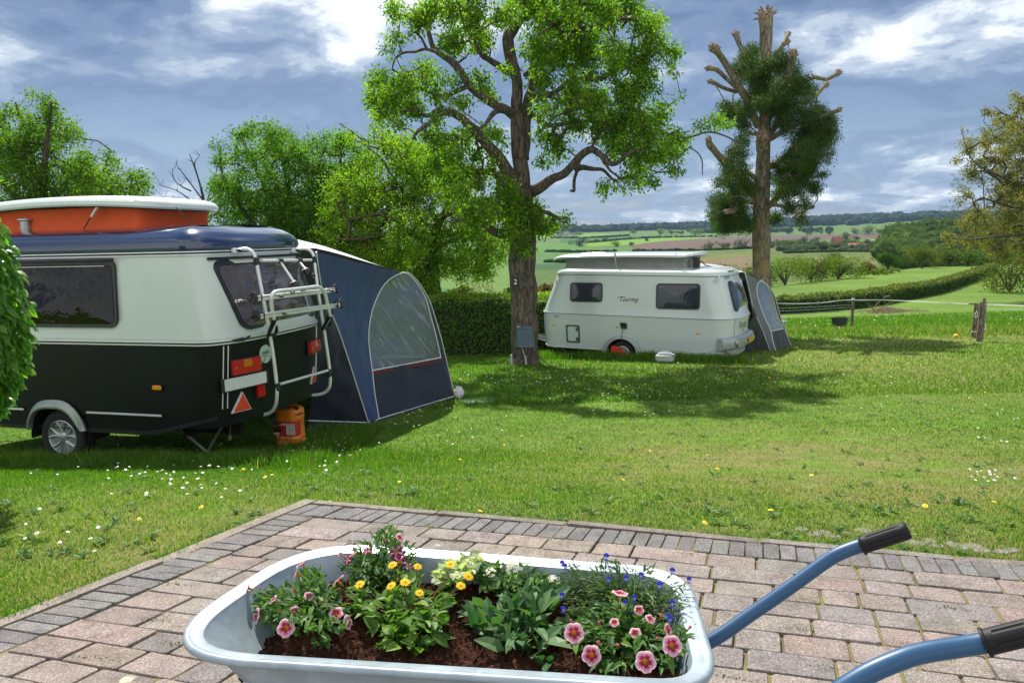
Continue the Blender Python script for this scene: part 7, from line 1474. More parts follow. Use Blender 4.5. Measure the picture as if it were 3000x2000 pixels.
        for k in range(34):
            u = math.sqrt(rs.random()); t = rs.uniform(0, 6.28); cc = c + (a * math.cos(t) * u + b * math.sin(t) * u + nrm * (.45 * (1 - u * u))) * r_; d0 = unit(nrm + (a * math.cos(t) + b * math.sin(t)) * u * .8); aa = unit(np.cross(d0, [.1, 1, .3])); bb = np.cross(d0, aa); i0 = len(V); V.append(cc); C.append((.75, .75, .45, 1))
            for q in range(10): t2 = 2 * math.pi * q / 10; w = (.20 if q % 2 == 0 else .12) * r_; V.append(cc + (aa * math.cos(t2) + bb * math.sin(t2)) * w); C.append((.82, .82, .72, 1))
            for q in range(10): F.append((i0, i0 + 1 + q, i0 + 1 + (q + 1) % 10))
    V = [p - loc for p in V]; me = bpy.data.meshes.new(name); me.from_pydata([tuple(p) for p in V], [], F); me.materials.append(mt); at_ = me.attributes.new('petal', 'FLOAT_COLOR', 'POINT'); at_.data.foreach_set('color', np.array(C, np.float32).ravel())
    me.polygons.foreach_set('use_smooth', [True] * len(F)); o = bpy.data.objects.new(name, me); col.objects.link(o); o.parent = parent; return o
def petal_mat():
    m, nt, bs, out = nmat('petals'); at = N(nt, 'ShaderNodeAttribute'); at.attribute_name = 'petal'; nt.links.new(at.outputs['Color'], bs.inputs['Base Color']); bs.inputs['Roughness'].default_value = .6; bs.inputs['Specular IOR Level'].default_value = .2
    tr = N(nt, 'ShaderNodeBsdfTranslucent'); nt.links.new(at.outputs['Color'], tr.inputs[0]); mx = N(nt, 'ShaderNodeMixShader'); mx.inputs[0].default_value = .35; nt.links.new(bs.outputs[0], mx.inputs[1]); nt.links.new(tr.outputs[0], mx.inputs[2]); nt.links.new(mx.outputs[0], out.inputs[0]); return m
PM = petal_mat(); STEM = mat('green_stem', (.09, .16, .04), .6); STEMR = mat('reddish_stem', (.14, .06, .03), .6)
def soil_z(x, y): return .60
def plant(name, label, cat, ctr, blobs, nl0, ls, lw, leafm, flowers, stemm=STEM, upright=.12, six=True, stems=26, fname='flower', fold=.2):
    """blobs: (px, py, r px, z low, z high); flowers: (px, py, z, style, r, facing)"""
    nl = int(nl0 * 1.25); c0 = G(*ctr, SZ); root = empty(name, (c0[0], c0[1], SZ - .01)); loc = np.array(root.location); rs = random.Random(len(name) * 7 + nl)
    b = np.array([q[:3] for q in blobs], float); w = b[:, 2] ** 2; w /= w.sum(); k = rng.choice(len(b), nl, p=w); u = rng.uniform(0, 2 * np.pi, nl); rr_ = np.sqrt(rng.random(nl)) * b[k, 2] * 1.12
    zz = np.array([SZ + .85 * (rng.uniform(blobs[i][3], blobs[i][4]) - SZ) for i in k]); C = np.array([G(x, y, z) for x, y, z in zip(b[k, 0] + rr_ * np.cos(u), b[k, 1] + rr_ * np.sin(u), zz)])
    out = unit((C - np.array([c0[0], c0[1], SZ - .04])) * [1, 1, .6]); D = unit(out + rand_unit(nl) * .8 + np.array([0, 0, upright])); L = rng.uniform(*ls, nl); C = C - D * L[:, None] * .5
    V, F, kk = leaf_geo(C - loc, D, unit(rand_unit(nl) * .45 + np.array([0, 0, 1.])), L, L * lw * rng.uniform(.8, 1.2, nl), fold, .25, six)
    # stems
    m = MB(); tips = rng.choice(nl, min(stems, nl), replace=False)
    for t in tips:
        p0 = c0 + np.array([rng.normal(0, .012), rng.normal(0, .012), -.01]); p1 = C[t]; md = p0 * .5 + p1 * .5 + np.array([0, 0, .015]); m.tube([p0 - loc, md - loc, p1 - loc], [.0018, .0014, .0009], 5)
    npmesh('foliage', V, F, leafm, root, attrs={'rnd': ('FLOAT', np.repeat(rng.random(nl), kk))}, smooth=False); m.build('stem', stemm, root)
    for f in flowers:
        px_, py_, z, st, r_, fc = f; c = G(px_, py_, SZ + .9 * (z - SZ)); r_ *= rs.uniform(.82, 1.02); fo = flower_head(c, fc, r_, st, fname if st != 'bud' else 'flower_bud', root, loc, PM, rs)
        m = MB(); e = c - unit(np.array(fc, float)) * r_ * .4; p0 = c0 * .45 + c * .55; p0[2] = min(c[2] - .02, .63); m.tube([p0 - loc, (p0 + e) / 2 + [0, 0, .004] - loc, e - loc], [.0014, .0012, .001], 5); m.build('stalk', stemm, fo)
    tag(root, label, cat); return root
LG = leaf_mat('petunia_leaf', (.035, .095, .025), (.065, .15, .035), (.15, .25, .06), .3)
FU = (-.1, -.75, .65); SL = (-.9, -.15, .35); SR = (.85, -.4, .35); UPL = (-.5, .1, .8)
plant('pink_petunia', 'pink calibrachoa at the left end of the wheelbarrow', 'flowering plant', (900, 1790), [(770, 1745, 30, .61, .68), (800, 1770, 45, .60, .67), (850, 1760, 55, .60, .69), (900, 1700, 35, .63, .72), (925, 1680, 25, .66, .73), (920, 1780, 60, .60, .69), (960, 1740, 30, .61, .67), (980, 1800, 45, .60, .67), (870, 1820, 35, .60, .64), (940, 1850, 40, .60, .64), (810, 1810, 25, .60, .64)], 560, (.020, .038), .38, LG,
    [(726, 1722, .67, 'petunia', .021, SL), (884, 1648, .73, 'petunia', .022, UPL), (866, 1680, .71, 'petunia', .023, SL), (990, 1698, .69, 'petunia', .022, (-.7, .2, .75)), (752, 1802, .64, 'petunia', .022, (-.75, -.45, .3)), (838, 1838, .645, 'petunia', .027, (-.15, -.8, .62)), (864, 1793, .66, 'petunia', .017, (.5, -.5, .4)), (985, 1795, .67, 'petunia', .019, (.1, -.6, .8)), (1019, 1822, .66, 'petunia', .023, (.9, -.2, .3)), (862, 1728, .69, 'bud', .012, (0, -.3, 1)), (1020, 1690, .66, 'bud', .009, (0, -.3, 1)), (905, 1745, .68, 'petunia', .016, (.3, -.5, .8)), (800, 1755, .67, 'petunia', .015, (-.6, -.2, .7)), (955, 1765, .67, 'bud', .010, (.2, -.4, .9)), (820, 1790, .66, 'bud', .010, (-.3, -.4, .9)), (765, 1722, .67, 'bud', .011, (-.8, -.1, .4))], stems=40)
plant('striped_petunia', 'crimson and white striped calibrachoa against the back rim of the wheelbarrow', 'flowering plant', (1110, 1680), [(1010, 1640, 25, .62, .68), (1060, 1630, 40, .62, .70), (1110, 1620, 50, .62, .72), (1140, 1580, 35, .68, .76), (1080, 1660, 50, .60, .67), (1150, 1640, 45, .62, .70), (1190, 1620, 30, .63, .70), (1160, 1565, 18, .72, .77), (1210, 1640, 20, .63, .68), (1100, 1690, 40, .60, .64)], 620, (.016, .032), .34, leaf_mat('striped_leaf', (.03, .085, .02), (.055, .13, .028), (.13, .22, .05), .3),
    [(1160, 1616, .71, 'striped', .020, (-.1, -.8, .5)), (1170, 1645, .69, 'striped', .020, (.1, -.7, .6)), (1018, 1638, .69, 'striped', .018, (-.5, -.6, .5)), (1038, 1619, .70, 'petunia', .018, (-.5, .1, .8)), (1171, 1574, .76, 'petunia', .014, (.6, -.3, .6)), (994, 1624, .69, 'striped', .013, (-.6, -.3, .6)), (1130, 1585, .73, 'bud', .009, (0, 0, 1)), (1075, 1612, .71, 'striped', .014, (-.3, -.5, .8)), (1200, 1660, .68, 'striped', .013, (.4, -.6, .6)), (1060, 1668, .66, 'bud', .010, (-.2, -.5, .8)), (1100, 1642, .67, 'bud', .010, (0, -.3, 1))], stems=36)
plant('yellow_daisy_plant', 'plant with small yellow daisies and fresh green leaves in the wheelbarrow', 'flowering plant', (1190, 1830), [(1040, 1725, 25, .63, .68), (1080, 1760, 40, .61, .67), (1130, 1790, 55, .60, .68), (1200, 1780, 60, .60, .69), (1260, 1790, 50, .60, .68), (1150, 1840, 55, .60, .64), (1230, 1850, 55, .60, .64), (1290, 1760, 30, .61, .66), (1160, 1700, 30, .64, .70), (1210, 1690, 25, .64, .70), (1330, 1700, 18, .65, .69), (1290, 1850, 30, .60, .63), (1310, 1740, 25, .62, .67)], 300, (.028, .046), .58, leaf_mat('daisy_plant_leaf', (.05, .12, .02), (.09, .19, .03), (.19, .30, .06), .35),
    [(x, y, z, 'daisy', .0145, (dx, -.35, .9)) for x, y, z, dx in ((1150, 1654, .72, -.2), (1224, 1659, .71, .2), (1054, 1711, .70, -.2), (1187, 1705, .70, .1), (1229, 1736, .69, .2), (1146, 1715, .69, -.3), (1319, 1652, .72, 0), (1372, 1688, .69, .3), (1350, 1715, .68, .2))], stemm=STEMR, stems=34)
plant('variegated_plant', 'pale cream edged foliage plant by the middle of the back rim', 'plant', (1340, 1690), [(1330, 1665, 30, .62, .69), (1370, 1650, 28, .63, .70), (1300, 1690, 25, .61, .66), (1395, 1640, 20, .65, .70)], 150, (.020, .034), .8, leaf_mat('variegated_leaf', (.30, .36, .20), (.42, .46, .28), (.62, .62, .42), .3), [], stems=20)
plant('white_verbena', 'white flowering verbena with ragged leaves near the back rim', 'flowering plant', (1510, 1720), [(1430, 1690, 35, .61, .67), (1480, 1700, 45, .60, .68), (1530, 1690, 40, .61, .68), (1580, 1710, 40, .60, .67), (1620, 1720, 25, .61, .66), (1440, 1660, 20, .66, .70), (1540, 1740, 50, .60, .65)], 520, (.018, .034), .5, leaf_mat('verbena_leaf', (.04, .105, .03), (.075, .16, .045), (.15, .25, .07), .3),
    [(1500, 1655, .715, 'cluster', .036, (.0, -.4, 1)), (1436, 1676, .69, 'cluster', .020, (-.2, -.4, 1)), (1624, 1697, .69, 'cluster', .017, (.2, -.4, 1))], stems=30, fname='flower_cluster')
plant('broad_leaved_plant', 'leafy plant with broad bluish toothed leaves and no flowers, mid wheelbarrow', 'plant', (1540, 1850), [(1420, 1800, 40, .61, .66), (1480, 1780, 45, .62, .69), (1500, 1740, 35, .65, .71), (1560, 1760, 45, .63, .71), (1610, 1760, 35, .63, .70), (1520, 1830, 55, .60, .67), (1470, 1860, 45, .60, .64), (1560, 1880, 50, .60, .65), (1620, 1840, 40, .60, .67), (1400, 1830, 30, .60, .63), (1600, 1920, 40, .60, .63), (1380, 1790, 22, .61, .64)], 125, (.045, .075), .42, leaf_mat('broad_leaf', (.035, .10, .035), (.06, .14, .05), (.13, .22, .09), .3), [], upright=.25, stems=22, fold=.10)
plant('blue_lobelia', 'fine stemmed lobelia with deep blue flowers in the right back corner', 'flowering plant', (1840, 1760), [(1670, 1690, 30, .63, .69), (1720, 1700, 40, .62, .69), (1770, 1680, 40, .63, .71), (1820, 1700, 45, .62, .70), (1880, 1710, 45, .62, .70), (1940, 1730, 45, .61, .69), (1990, 1740, 35, .62, .70), (1700, 1750, 45, .60, .66), (1780, 1760, 50, .60, .66), (1860, 1770, 50, .60, .66), (1940, 1790, 45, .60, .66), (2000, 1790, 20, .62, .68), (1800, 1650, 15, .70, .74), (1680, 1655, 12, .70, .74), (1900, 1665, 15, .69, .73)], 1150, (.012, .026), .24, leaf_mat('lobelia_leaf', (.035, .075, .025), (.065, .125, .035), (.13, .20, .07), .3),
    [(x, y, z, 'lobelia', .0125, (dx, -.8, .45)) for x, y, z, dx in ((1646, 1652, .73, -.2), (1655, 1662, .72, .3), (1776, 1634, .74, 0), (1878, 1688, .71, .1), (1782, 1700, .70, -.1), (1834, 1697, .70, 0), (1646, 1748, .69, -.3), (1650, 1788, .67, -.1), (1833, 1770, .68, .1), (1859, 1755, .69, .2), (1970, 1771, .69, .2), (1957, 1808, .67, .1), (1963, 1816, .665, -.2), (2019, 1702, .72, .3), (1932, 1718, .71, 0), (1970, 1676, .73, .1))], stems=120)
plant('rose_petunia', 'pink calibrachoa with large open blooms at the right front of the wheelbarrow', 'flowering plant', (1840, 1880), [(1700, 1830, 35, .60, .66), (1730, 1870, 45, .60, .66), (1790, 1850, 50, .60, .67), (1850, 1840, 50, .60, .68), (1910, 1860, 45, .60, .67), (1800, 1910, 50, .60, .64), (1870, 1900, 45, .60, .64), (1940, 1920, 35, .60, .64), (1990, 1880, 30, .61, .66), (2005, 1850, 20, .62, .67), (1760, 1800, 35, .60, .67), (1830, 1790, 40, .61, .69), (1770, 1940, 30, .60, .63), (1820, 1760, 25, .64, .70)], 820, (.020, .040), .36, LG,
    [(1682, 1853, .675, 'petunia', .0275, (-.05, -.85, .5)), (1733, 1918, .655, 'petunia', .027, (-.35, -.8, .45)), (1891, 1937, .655, 'petunia', .0265, (.05, -.82, .55)), (1969, 1890, .67, 'petunia', .0265, (.15, -.8, .5)), (1816, 1736, .72, 'petunia', .023, (.15, .1, .95)), (1872, 1786, .69, 'petunia', .014, (0, -.6, .7)), (1861, 1853, .675, 'petunia', .017, (-.1, -.5, .85)), (1957, 1844, .68, 'petunia', .018, (.7, -.5, .4)), (1936, 1804, .69, 'bud', .012, (0, -.4, 1)), (1753, 1883, .665, 'bud', .013, (0, -.4, 1)), (2020, 1838, .68, 'bud', .011, (.5, -.2, .9)), (1673, 1818, .67, 'bud', .011, (-.3, -.4, .8)), (1800, 1822, .69, 'petunia', .014, (-.2, -.5, .8)), (1905, 1812, .69, 'petunia', .015, (.4, -.4, .8)), (1810, 1890, .66, 'bud', .011, (0, -.5, .8)), (1925, 1870, .67, 'bud', .011, (.3, -.5, .8)), (1755, 1824, .67, 'bud', .010, (0, -.4, .8))], stems=60)
# ================================================================ SMALL THINGS
def ground_empty(name, px, py, Y=None, y0=2, y1=400):
    g = on_ground(px, py, y0, y1) if Y is None else P(px, py, Y); g = np.array([g[0], g[1], float(zg(g[0], g[1]))]); return empty(name, tuple(g)), g
def canister():
    g = P(853, 1281, 8.75); z = float(zg(g[0], g[1])); root = empty('water_canister', (g[0], g[1], z - .01), R(-12)); om = mat('orange_polythene', (.72, .20, .02), .35, coat=.1, var=.08, bmp=.08, bscale=20)
    W_, D_ = .152, .142
    def ring(s, zz, r_=.105, n=10):
        o = rr_outline(W_ * 2 * s, D_ * 2 * s, r_ * s, n); return [(a, b, zz) for a, b in o]
    lv = [(.90, .0), (.97, .012), (1, .03), (1, .085), (.975, .09), (.975, .10), (1, .105), (1, .13), (.97, .14), (.97, .325), (1, .335), (1, .365), (.985, .372), (1, .38), (1, .425), (.97, .445), (.88, .462), (.72, .472), (.70, .455), (.30, .452)]
    V = []; F = []
    for s, zz in lv: V += ring(s, zz)
    n = len(V) // len(lv)
    for i in range(len(lv) - 1):
        for j in range(n): F.append((i * n + j, i * n + (j + 1) % n, (i + 1) * n + (j + 1) % n, (i + 1) * n + j))
    F.append(tuple(range(n - 1, -1, -1))); F.append(tuple(range((len(lv) - 1) * n, len(lv) * n))); m = MB(); m.add(V, F); m.build('body', om, root)
    m = MB(); m.tube(smooth_path([(-.10, 0, .445), (-.09, 0, .475), (0, 0, .485), (.09, 0, .475), (.10, 0, .445)], 4), .016, 10, flat=1.5); m.build('carry_handle', om, root)
    m = MB(); m.lathe([(.022, .0), (.022, .035), (.018, .04), (.001, .04)], (.13, -.07, .452), 16); m.build('cap', BLK, root); m = MB(); m.tube([(.15, -.10, .40), (.21, -.12, .42), (.24, -.13, .44)], .009, 8); m.build('tap', STEEL, root)
    red = mat('label_red', (.45, .025, .02), .5); lp = MB(); V = []; o = rr_outline(W_ * 2 * .974, D_ * 2 * .974, .102, 10); o = [p for p in o if p[1] < .02]; o = sorted(o, key=lambda p: math.atan2(p[1], p[0]))
    V = [(a * 1.004, b * 1.004, zz) for zz in (.145, .318) for a, b in o]; k = len(o); lp.add(V, [(j, j + 1, k + j + 1, k + j) for j in range(k - 1)]); lab = lp.build('label', red, root)
    Mx = Matrix.Translation((0, -D_ * .974 - .0015, 0)) @ Matrix.Rotation(R(90), 4, 'X'); wt = mat('label_white', (.75, .73, .70), .5)
    text_mesh('label_text', 'extra', .038, wt, lab, M=Mx @ Matrix.Translation((.0, .295, 0)), bold=.0008); m = MB(); m.box((.075, -D_ * .974 - .001, .232), (.105, .002, .125)); m.build('label_panel', wt, lab); m = MB(); m.box((-.09, -D_ * .974 - .001, .225), (.10, .002, .05)); m.build('label_panel', mat('label_black', (.03, .02, .02), .5), lab)
    m = MB()
    for i in range(8): m.box((.075 + (i % 2) * .004, -D_ * .974 - .0022, .284 - i * .0145), (.085, .001, .004))
    m.build('label_text', BLK, lab); m = MB(); m.box((-.02, -D_ * .974 - .001, .279), (.12, .0015, .003)); m.build('label_rule', wt, lab)
    text_mesh('label_text', 'PSF', .05, wt, lab, M=Mx @ Matrix.Translation((-.10, .17, 0)), bold=.0004)
    tag(root, 'orange plastic canister with a red label standing under the caravan rear', 'canister')
canister()
def bag_and_mat():
    g = P(1343, 1158, 12.3); z = float(zg(g[0], g[1])); root = empty('white_bag', (g[0], g[1], z)); bm = bmesh.new(); bmesh.ops.create_icosphere(bm, subdivisions=4, radius=1); V = []
    for v in bm.verts: q = v.co; V.append((q.x * .09 * (1 + .25 * mnoise.noise(q * 2)), q.y * .12 * (1 + .25 * mnoise.noise(q * 2.5 + Vector((3, 0, 0)))), max(-.02, .09 + q.z * .115 * (1 + .35 * mnoise.noise(q * 2.3 + Vector((0, 5, 0)))))))
    m = MB(); m.add(V, [tuple(x.index for x in f.verts) for f in bm.faces]); bm.free(); m.build('bag', mat('white_sack', (.62, .64, .64), .5, bmp=.5, bscale=22, bdist=.01), root); m = MB(); m.tube([(-.03, -.02, .18), (0, -.03, .225), (.04, -.02, .185)], .006, 6); m.build('bag_tie', mat('bag_tie', (.3, .32, .34), .6), root); tag(root, 'small white sack beside the front corner of the blue awning', 'sack')
    g = P(1400, 1165, 12.0); z = float(zg(g[0], g[1])); V = []; F = []; n = 34
    for k in range(n): t = 2 * math.pi * k / n; r_ = 1 + .12 * mnoise.noise(Vector((math.cos(t) * 1.5, math.sin(t) * 1.5, 3))); x, y = g[0] + .32 * r_ * math.cos(t), g[1] + .30 * r_ * math.sin(t); V.append((x, y, float(zg(x, y)) + .014))
    V += [(x, y, z_ - .05) for x, y, z_ in V]; F = [tuple(range(n))] + [(k, k + n, (k + 1) % n + n, (k + 1) % n) for k in range(n)]; m = MB(); m.add([(a - g[0], b - g[1], c - z) for a, b, c in V], F, sm=False); o = m.build('door_mat', mat('mat_grey_green', (.10, .16, .11), .9, c2=(.15, .20, .15), bmp=.8, bscale=60, bdist=.01), loc=(g[0], g[1], z)); tag(o, 'flat grey green mat on the grass in front of the blue awning', 'mat')
bag_and_mat()
def on_the_tree():
    # upturned grey pot over the sockets, hung on the trunk
    Y = 16.95; c = P(1539, 985, Y); s = Y / FPX; root = empty('grey_pot', (c[0], Y + .02, c[2] - 31 * s)); gp = mat('slate_blue_plastic', (.075, .11, .15), .45, var=.08); m = MB(); prof = [(.255 / 1.2, 0), (.262 / 1.2, .004), (.262 / 1.2, .02)]
    for k in range(11): z = .03 + .035 * k; r_ = .214 - .028 * k / 10; prof += [(r_, z), (r_ - .003, z + .004), (r_ - .003, z + .028), (r_, z + .031)]
    prof += [(.188, .43), (.182, .455), (.15, .462), (.14, .458), (.01, .46)]; m.lathe(prof, (0, 0, 0), 40); m.v = [(a, b * .75, c_) for a, b, c_ in m.v]; m.build('pot', gp, root); m = MB(); m.box((0, -.0, .463), (.16, .05, .012), bev=.005); m.build('pot_lid', gp, root)
    tag(root, 'upturned slate grey pot hung on the pear trunk above trailing cables', 'pot')
    m = MB(); 
    def cb(name, pts, r_, mt, label): 
        q = [P(a, b, y) for a, b, y in pts]; o0 = np.array(q[0]); m = MB(); m.tube(smooth_path([np.array(p) - o0 for p in q], 6), r_, 7); o = m.build(name, mt, loc=tuple(o0)); tag(o, label, 'cable', 'cables under the pot'); return o
    grey = mat('grey_cable', (.42, .44, .44), .5)
    cb('grey_cable', [(1527, 1008, 16.98), (1533, 1030, 16.95), (1539, 1048, 16.92), (1541, 1068, 16.85)], .014, grey, 'light grey cable hanging straight down below the pot')
    cb('black_cable', [(1540, 1010, 16.98), (1535, 1040, 16.93), (1520, 1058, 16.88), (1508, 1066, 16.8)], .009, BLK, 'black cable curving down to the left below the pot')
    cb('black_cable', [(1552, 1012, 16.98), (1568, 1035, 16.85), (1590, 1055, 16.6), (1612, 1072, 16.3)], .009, BLK, 'black cable running right from the pot into the grass')
    g = P(1498, 1050, 17.0); z = float(zg(g[0], g[1])); o = MB(); o.tube([(0, 0, -.02), (0, 0, .24)], .018, 8); o.lathe([(.022, .24), (.026, .25), (.026, .28), (.01, .29)], (0, 0, 0), 12); o = o.build('tap_stub', grey, loc=(g[0], g[1], z)); tag(o, 'short grey stub post at the left foot of the pear tree', 'post')
    # number sign
    c = P(1510, 826, 17.15); root = empty('number_sign', (c[0], c[1], c[2])); m = MB(); m.box((0, 0, 0), (.155, .012, .185), bev=.004); m.build('board', mat('sign_black', (.018, .018, .02), .5), root); text_mesh('number', '2', .17, mat('sign_white', (.8, .8, .8), .5), root, M=Matrix.Translation((0, -.008, 0)) @ Matrix.Rotation(R(90), 4, 'X')); tag(root, 'small black sign with a white 2 on the pear trunk', 'sign')
on_the_tree()
def waste_tank():
    g = on_ground(1948, 1063, 5, 40); root = empty('waste_tank', (g[0], g[1], g[2]), R(-25)); m = MB(); wm = mat('tank_pale_grey', (.36, .40, .42), .4, var=.05); m.box((0, 0, .115), (.40, .22, .20), bev=.05); m.box((0, 0, .215), (.30, .14, .03), bev=.012); m.build('tank', wm, root); m = MB(); m.tube([(-.09, 0, .225), (-.07, 0, .25), (.07, 0, .25), (.09, 0, .225)], .012, 8); m.build('tank_handle', wm, root); m = MB()
    for x in (-.12, -.04, .04, .12): m.box((x, -.112, .115), (.012, .008, .14), bev=.002)
    m.build('tank_rib', wm, root); m = MB(); m.tube([(.17, -.05, .19), (.235, -.07, .20)], .028, 12); m.build('cap', mat('cap_grey', (.3, .32, .33), .5), root); tag(root, 'pale grey waste water tank lying in the grass under the white caravan', 'waste tank')
waste_tank()
def fence():
    wood = bark_mat('weathered_post', (.11, .085, .065), (.27, .22, .17), 16); white = mat('fence_tape', (.78, .79, .78), .6, var=.08, vscale=20)
    specs = [((2497, 958), 29.0, 1.16, .055, (-.02, 0), 'slim grey fence post left of the meadow opening, near the black trough', .0), ((2868, 1001), 21.0, 1.10, .085, (.06, .0), 'thick round gate post leaning slightly right, with a white label', .0), ((2852, 982), 22.2, 1.02, .07, (.05, 0), 'thinner post just behind the leaning gate post', 0)]
    tops = []
    for (px_, py_), Y, h, r_, tl, lab, _ in specs:
        p = P(px_, py_, Y); z = float(zg(p[0], p[1])); root = empty('fence_post', (p[0], p[1], z)); m = MB(); pts = [(tl[0] * t, tl[1] * t, -.15 + (h + .15) * t) for t in np.linspace(0, 1, 9)]; rr_ = [r_ * (1 + .06 * mnoise.noise(Vector((p[0], k * .9, 0)))) for k in range(9)]; m.tube(pts, rr_, 14); m.build('post', wood, root)
        if r_ > .08:
            m = MB(); m.tube([(tl[0] + .02, .03, h - .22), (tl[0] + .045, .035, h + .10)], [.045, .04], 10); m.build('post_stub', wood, root)
            m = MB(); m.box((.115, -.02, .42), (.085, .008, .15), bev=.003); tg = m.build('tag_plate', white, root); m = MB(); [m.box((.115 + d, -.026, .42), (.008, .004, .10)) for d in (-.022, 0, .022)]; m.build('tag_marks', BLK, tg); m = MB(); m.tube([(.09, -.03, .48), (.10, -.03, .54), (.08, -.04, .58), (.12, -.03, .49)], .005, 5); m.build('tag_wire', white, root)
        elif r_ > .06: m = MB(); m.tube([(-.03, -.08, .62), (-.05, -.09, .72), (.0, -.09, .80), (.03, -.09, .70), (-.02, -.09, .60), (.01, -.09, .66)], .010, 6); m.build('insulator_cord', white, root); m = MB(); m.lathe([(.078, 0), (.082, .01), (.078, .02)], (.02, 0, .18), 16); m.build('wire_ring', white, root)
        else: m = MB(); m.box((-.04, -.07, h - .06), (.13, .03, .05), bev=.008); m.build('insulator', white, root)
        tag(root, lab, 'fence post'); tops.append(np.array([p[0] + tl[0], p[1], z + h]))
    def tape(name, pts, w, label, cat='fence tape', mt=white, sag=.05):
        A = np.array(pts, float); c = smooth_path(A, 8); o0 = c[0].copy(); V = []; F = []
        for i, p in enumerate(c): tw = .25 * math.sin(i * .7); V += [p - o0 + [0, -tw * w, -w / 2], p - o0 + [0, tw * w, w / 2], p - o0 + [0, tw * w + .004, w / 2], p - o0 + [0, -tw * w + .004, -w / 2]]
        for i in range(len(c) - 1):
            for j in range(4): F.append((4 * i + j, 4 * i + (j + 1) % 4, 4 * i + 4 + (j + 1) % 4, 4 * i + 4 + j))
        m = MB(); m.add(V, F, sm=False); o = m.build(name, mt, loc=tuple(o0)); tag(o, label, cat); return o
    t0, t1, t2 = tops; L0 = P(2150, 880, 27.5); 
    tape('fence_tape', [L0, P(2300, 889, 28.3), P(2400, 887, 28.6), P(2460, 880, 28.8), t0 + [-.06, -.09, -.08]], .028, 'white fence tape from the grey awning to the slim post')
    tape('fence_tape', [t0 + [.03, -.09, -.09], P(2600, 879, 27), P(2750, 886, 24), P(2838, 890, 22.3)], .028, 'white fence tape spanning the meadow opening')
    o = tape('gate_handle', [P(2838, 890, 22.3), P(2848, 891, 22.2), P(2866, 890, 21.3)], .03, 'black gate hook at the end of the tape by the leaning post', 'gate hook', BLK)
    tape('fence_tape', [P(2876, 891, 21.1), P(2940, 893, 20.0), P(3030, 897, 18.5), P(3150, 905, 17)], .028, 'white fence tape leaving the leaning post to the right')
    thin = mat('fence_wire', (.50, .58, .55), .5, metal=.3)
    for k, (ya, yb_, lab) in enumerate(((901, 898, 'thin wire just below the tape left of the slim post'), (910, 905, 'middle thin wire between the grey awning and the slim post'), (921, 913, 'lowest thin wire between the grey awning and the slim post'))):
        a, b = P(2150, ya + 3, 27.5), P(2492, yb_ - 5, 28.95); c = smooth_path([a, (a + b) / 2 + [0, 0, -.04], b], 6); o0 = c[0].copy(); m = MB(); m.tube(c - o0, .006, 5); o = m.build('fence_wire', thin, loc=tuple(o0)); tag(o, lab, 'wire')
    a, b = P(2872, 906, 21.1), P(3100, 908, 18); m = MB(); m.tube([np.zeros(3), b - a], .004, 5); o = m.build('fence_wire', thin, loc=tuple(a)); tag(o, 'thin wire right of the leaning gate post', 'wire')
    # trough
    g = P(2459, 952, 28.3); z = float(zg(g[0], g[1])); root = empty('trough', (g[0], g[1], z)); m = MB(); V = []; F = []; prof = [(1.0, .42), (.97, .42), (.86, .05), (.80, .03)]
    prof = [(.80, .0), (.98, .36), (1.06, .37), (1.06, .41), (1.0, .41), (.96, .38), (.80, .06), (.1, .06)]; m.lathe(prof, (0, 0, 0), 24); m.v = [(a * .30, b * .22, c) for a, b, c in m.v]; m.build('tub', mat('trough_black', (.03, .035, .035), .6), root); tag(root, 'low black feed trough in rough grass beside the slim fence post', 'trough')
    g = on_ground(2801, 990, 5, 60); root = empty('yellow_ball', tuple(g)); m = MB(); bm = bmesh.new(); bmesh.ops.create_uvsphere(bm, u_segments=28, v_segments=18, radius=1); m.add([(v.co.x * .078, v.co.y * .07, .062 + v.co.z * .064) for v in bm.verts], [tuple(x.index for x in f.verts) for f in bm.faces]); bm.free(); m.build('ball', mat('ball_yellow', (.80, .45, .03), .45, var=.08), root); m = MB(); m.lathe([(.012, .125), (.010, .128), (.001, .127)], (0, 0, 0), 10); m.build('valve', BLK, root); tag(root, 'yellow ball on the lawn left of the leaning gate post', 'ball')
    # heap of cut branches
    g = on_ground(2610, 915, 20, 80); root = empty('brush_pile', tuple(g)); rs = random.Random(9); tw = bark_mat('dead_twigs', (.20, .14, .10), (.42, .33, .24), 12); m = MB()
    for k in range(170): a = rs.uniform(0, 6.28); r_ = rs.gauss(0, 1.0); x, y = r_ * 1.0, rs.gauss(0, .7); L = rs.uniform(.5, 1.6); d = np.array([math.cos(a), math.sin(a) * .6, rs.uniform(-.1, .3)]); p = np.array([x, y, rs.uniform(.02, .26) * max(.1, 1 - abs(r_) / 2)]); m.tube([p - d * L / 2, p + [0, 0, rs.uniform(0, .08)], p + d * L / 2 + [0, 0, rs.uniform(-.05, .1)]], [.014, .012, .005], 4)
    m.build('twigs', tw, root)
    for pts in ([(2570, 918, 37), (2556, 905, 36.8), (2548, 896, 36.7), (2540, 888, 36.6)], [(2555, 905, 36.8), (2580, 880, 36.6), (2592, 872, 36.6), (2588, 868, 36.6)], [(2568, 912, 37), (2600, 890, 36.8), (2625, 880, 36.7)], [(2590, 870, 36.5), (2610, 866, 36.5)]):
        q = [P(*p) - g for p in pts]; m = MB(); m.tube(smooth_path(q, 4), [.03] * 4 + [.015] * (4 * (len(q) - 2)) + [.006], 6); m.build('dead_branch', tw, root)
    tag(root, 'heap of dry cut branches in front of the long hedge', 'brush pile')
fence()
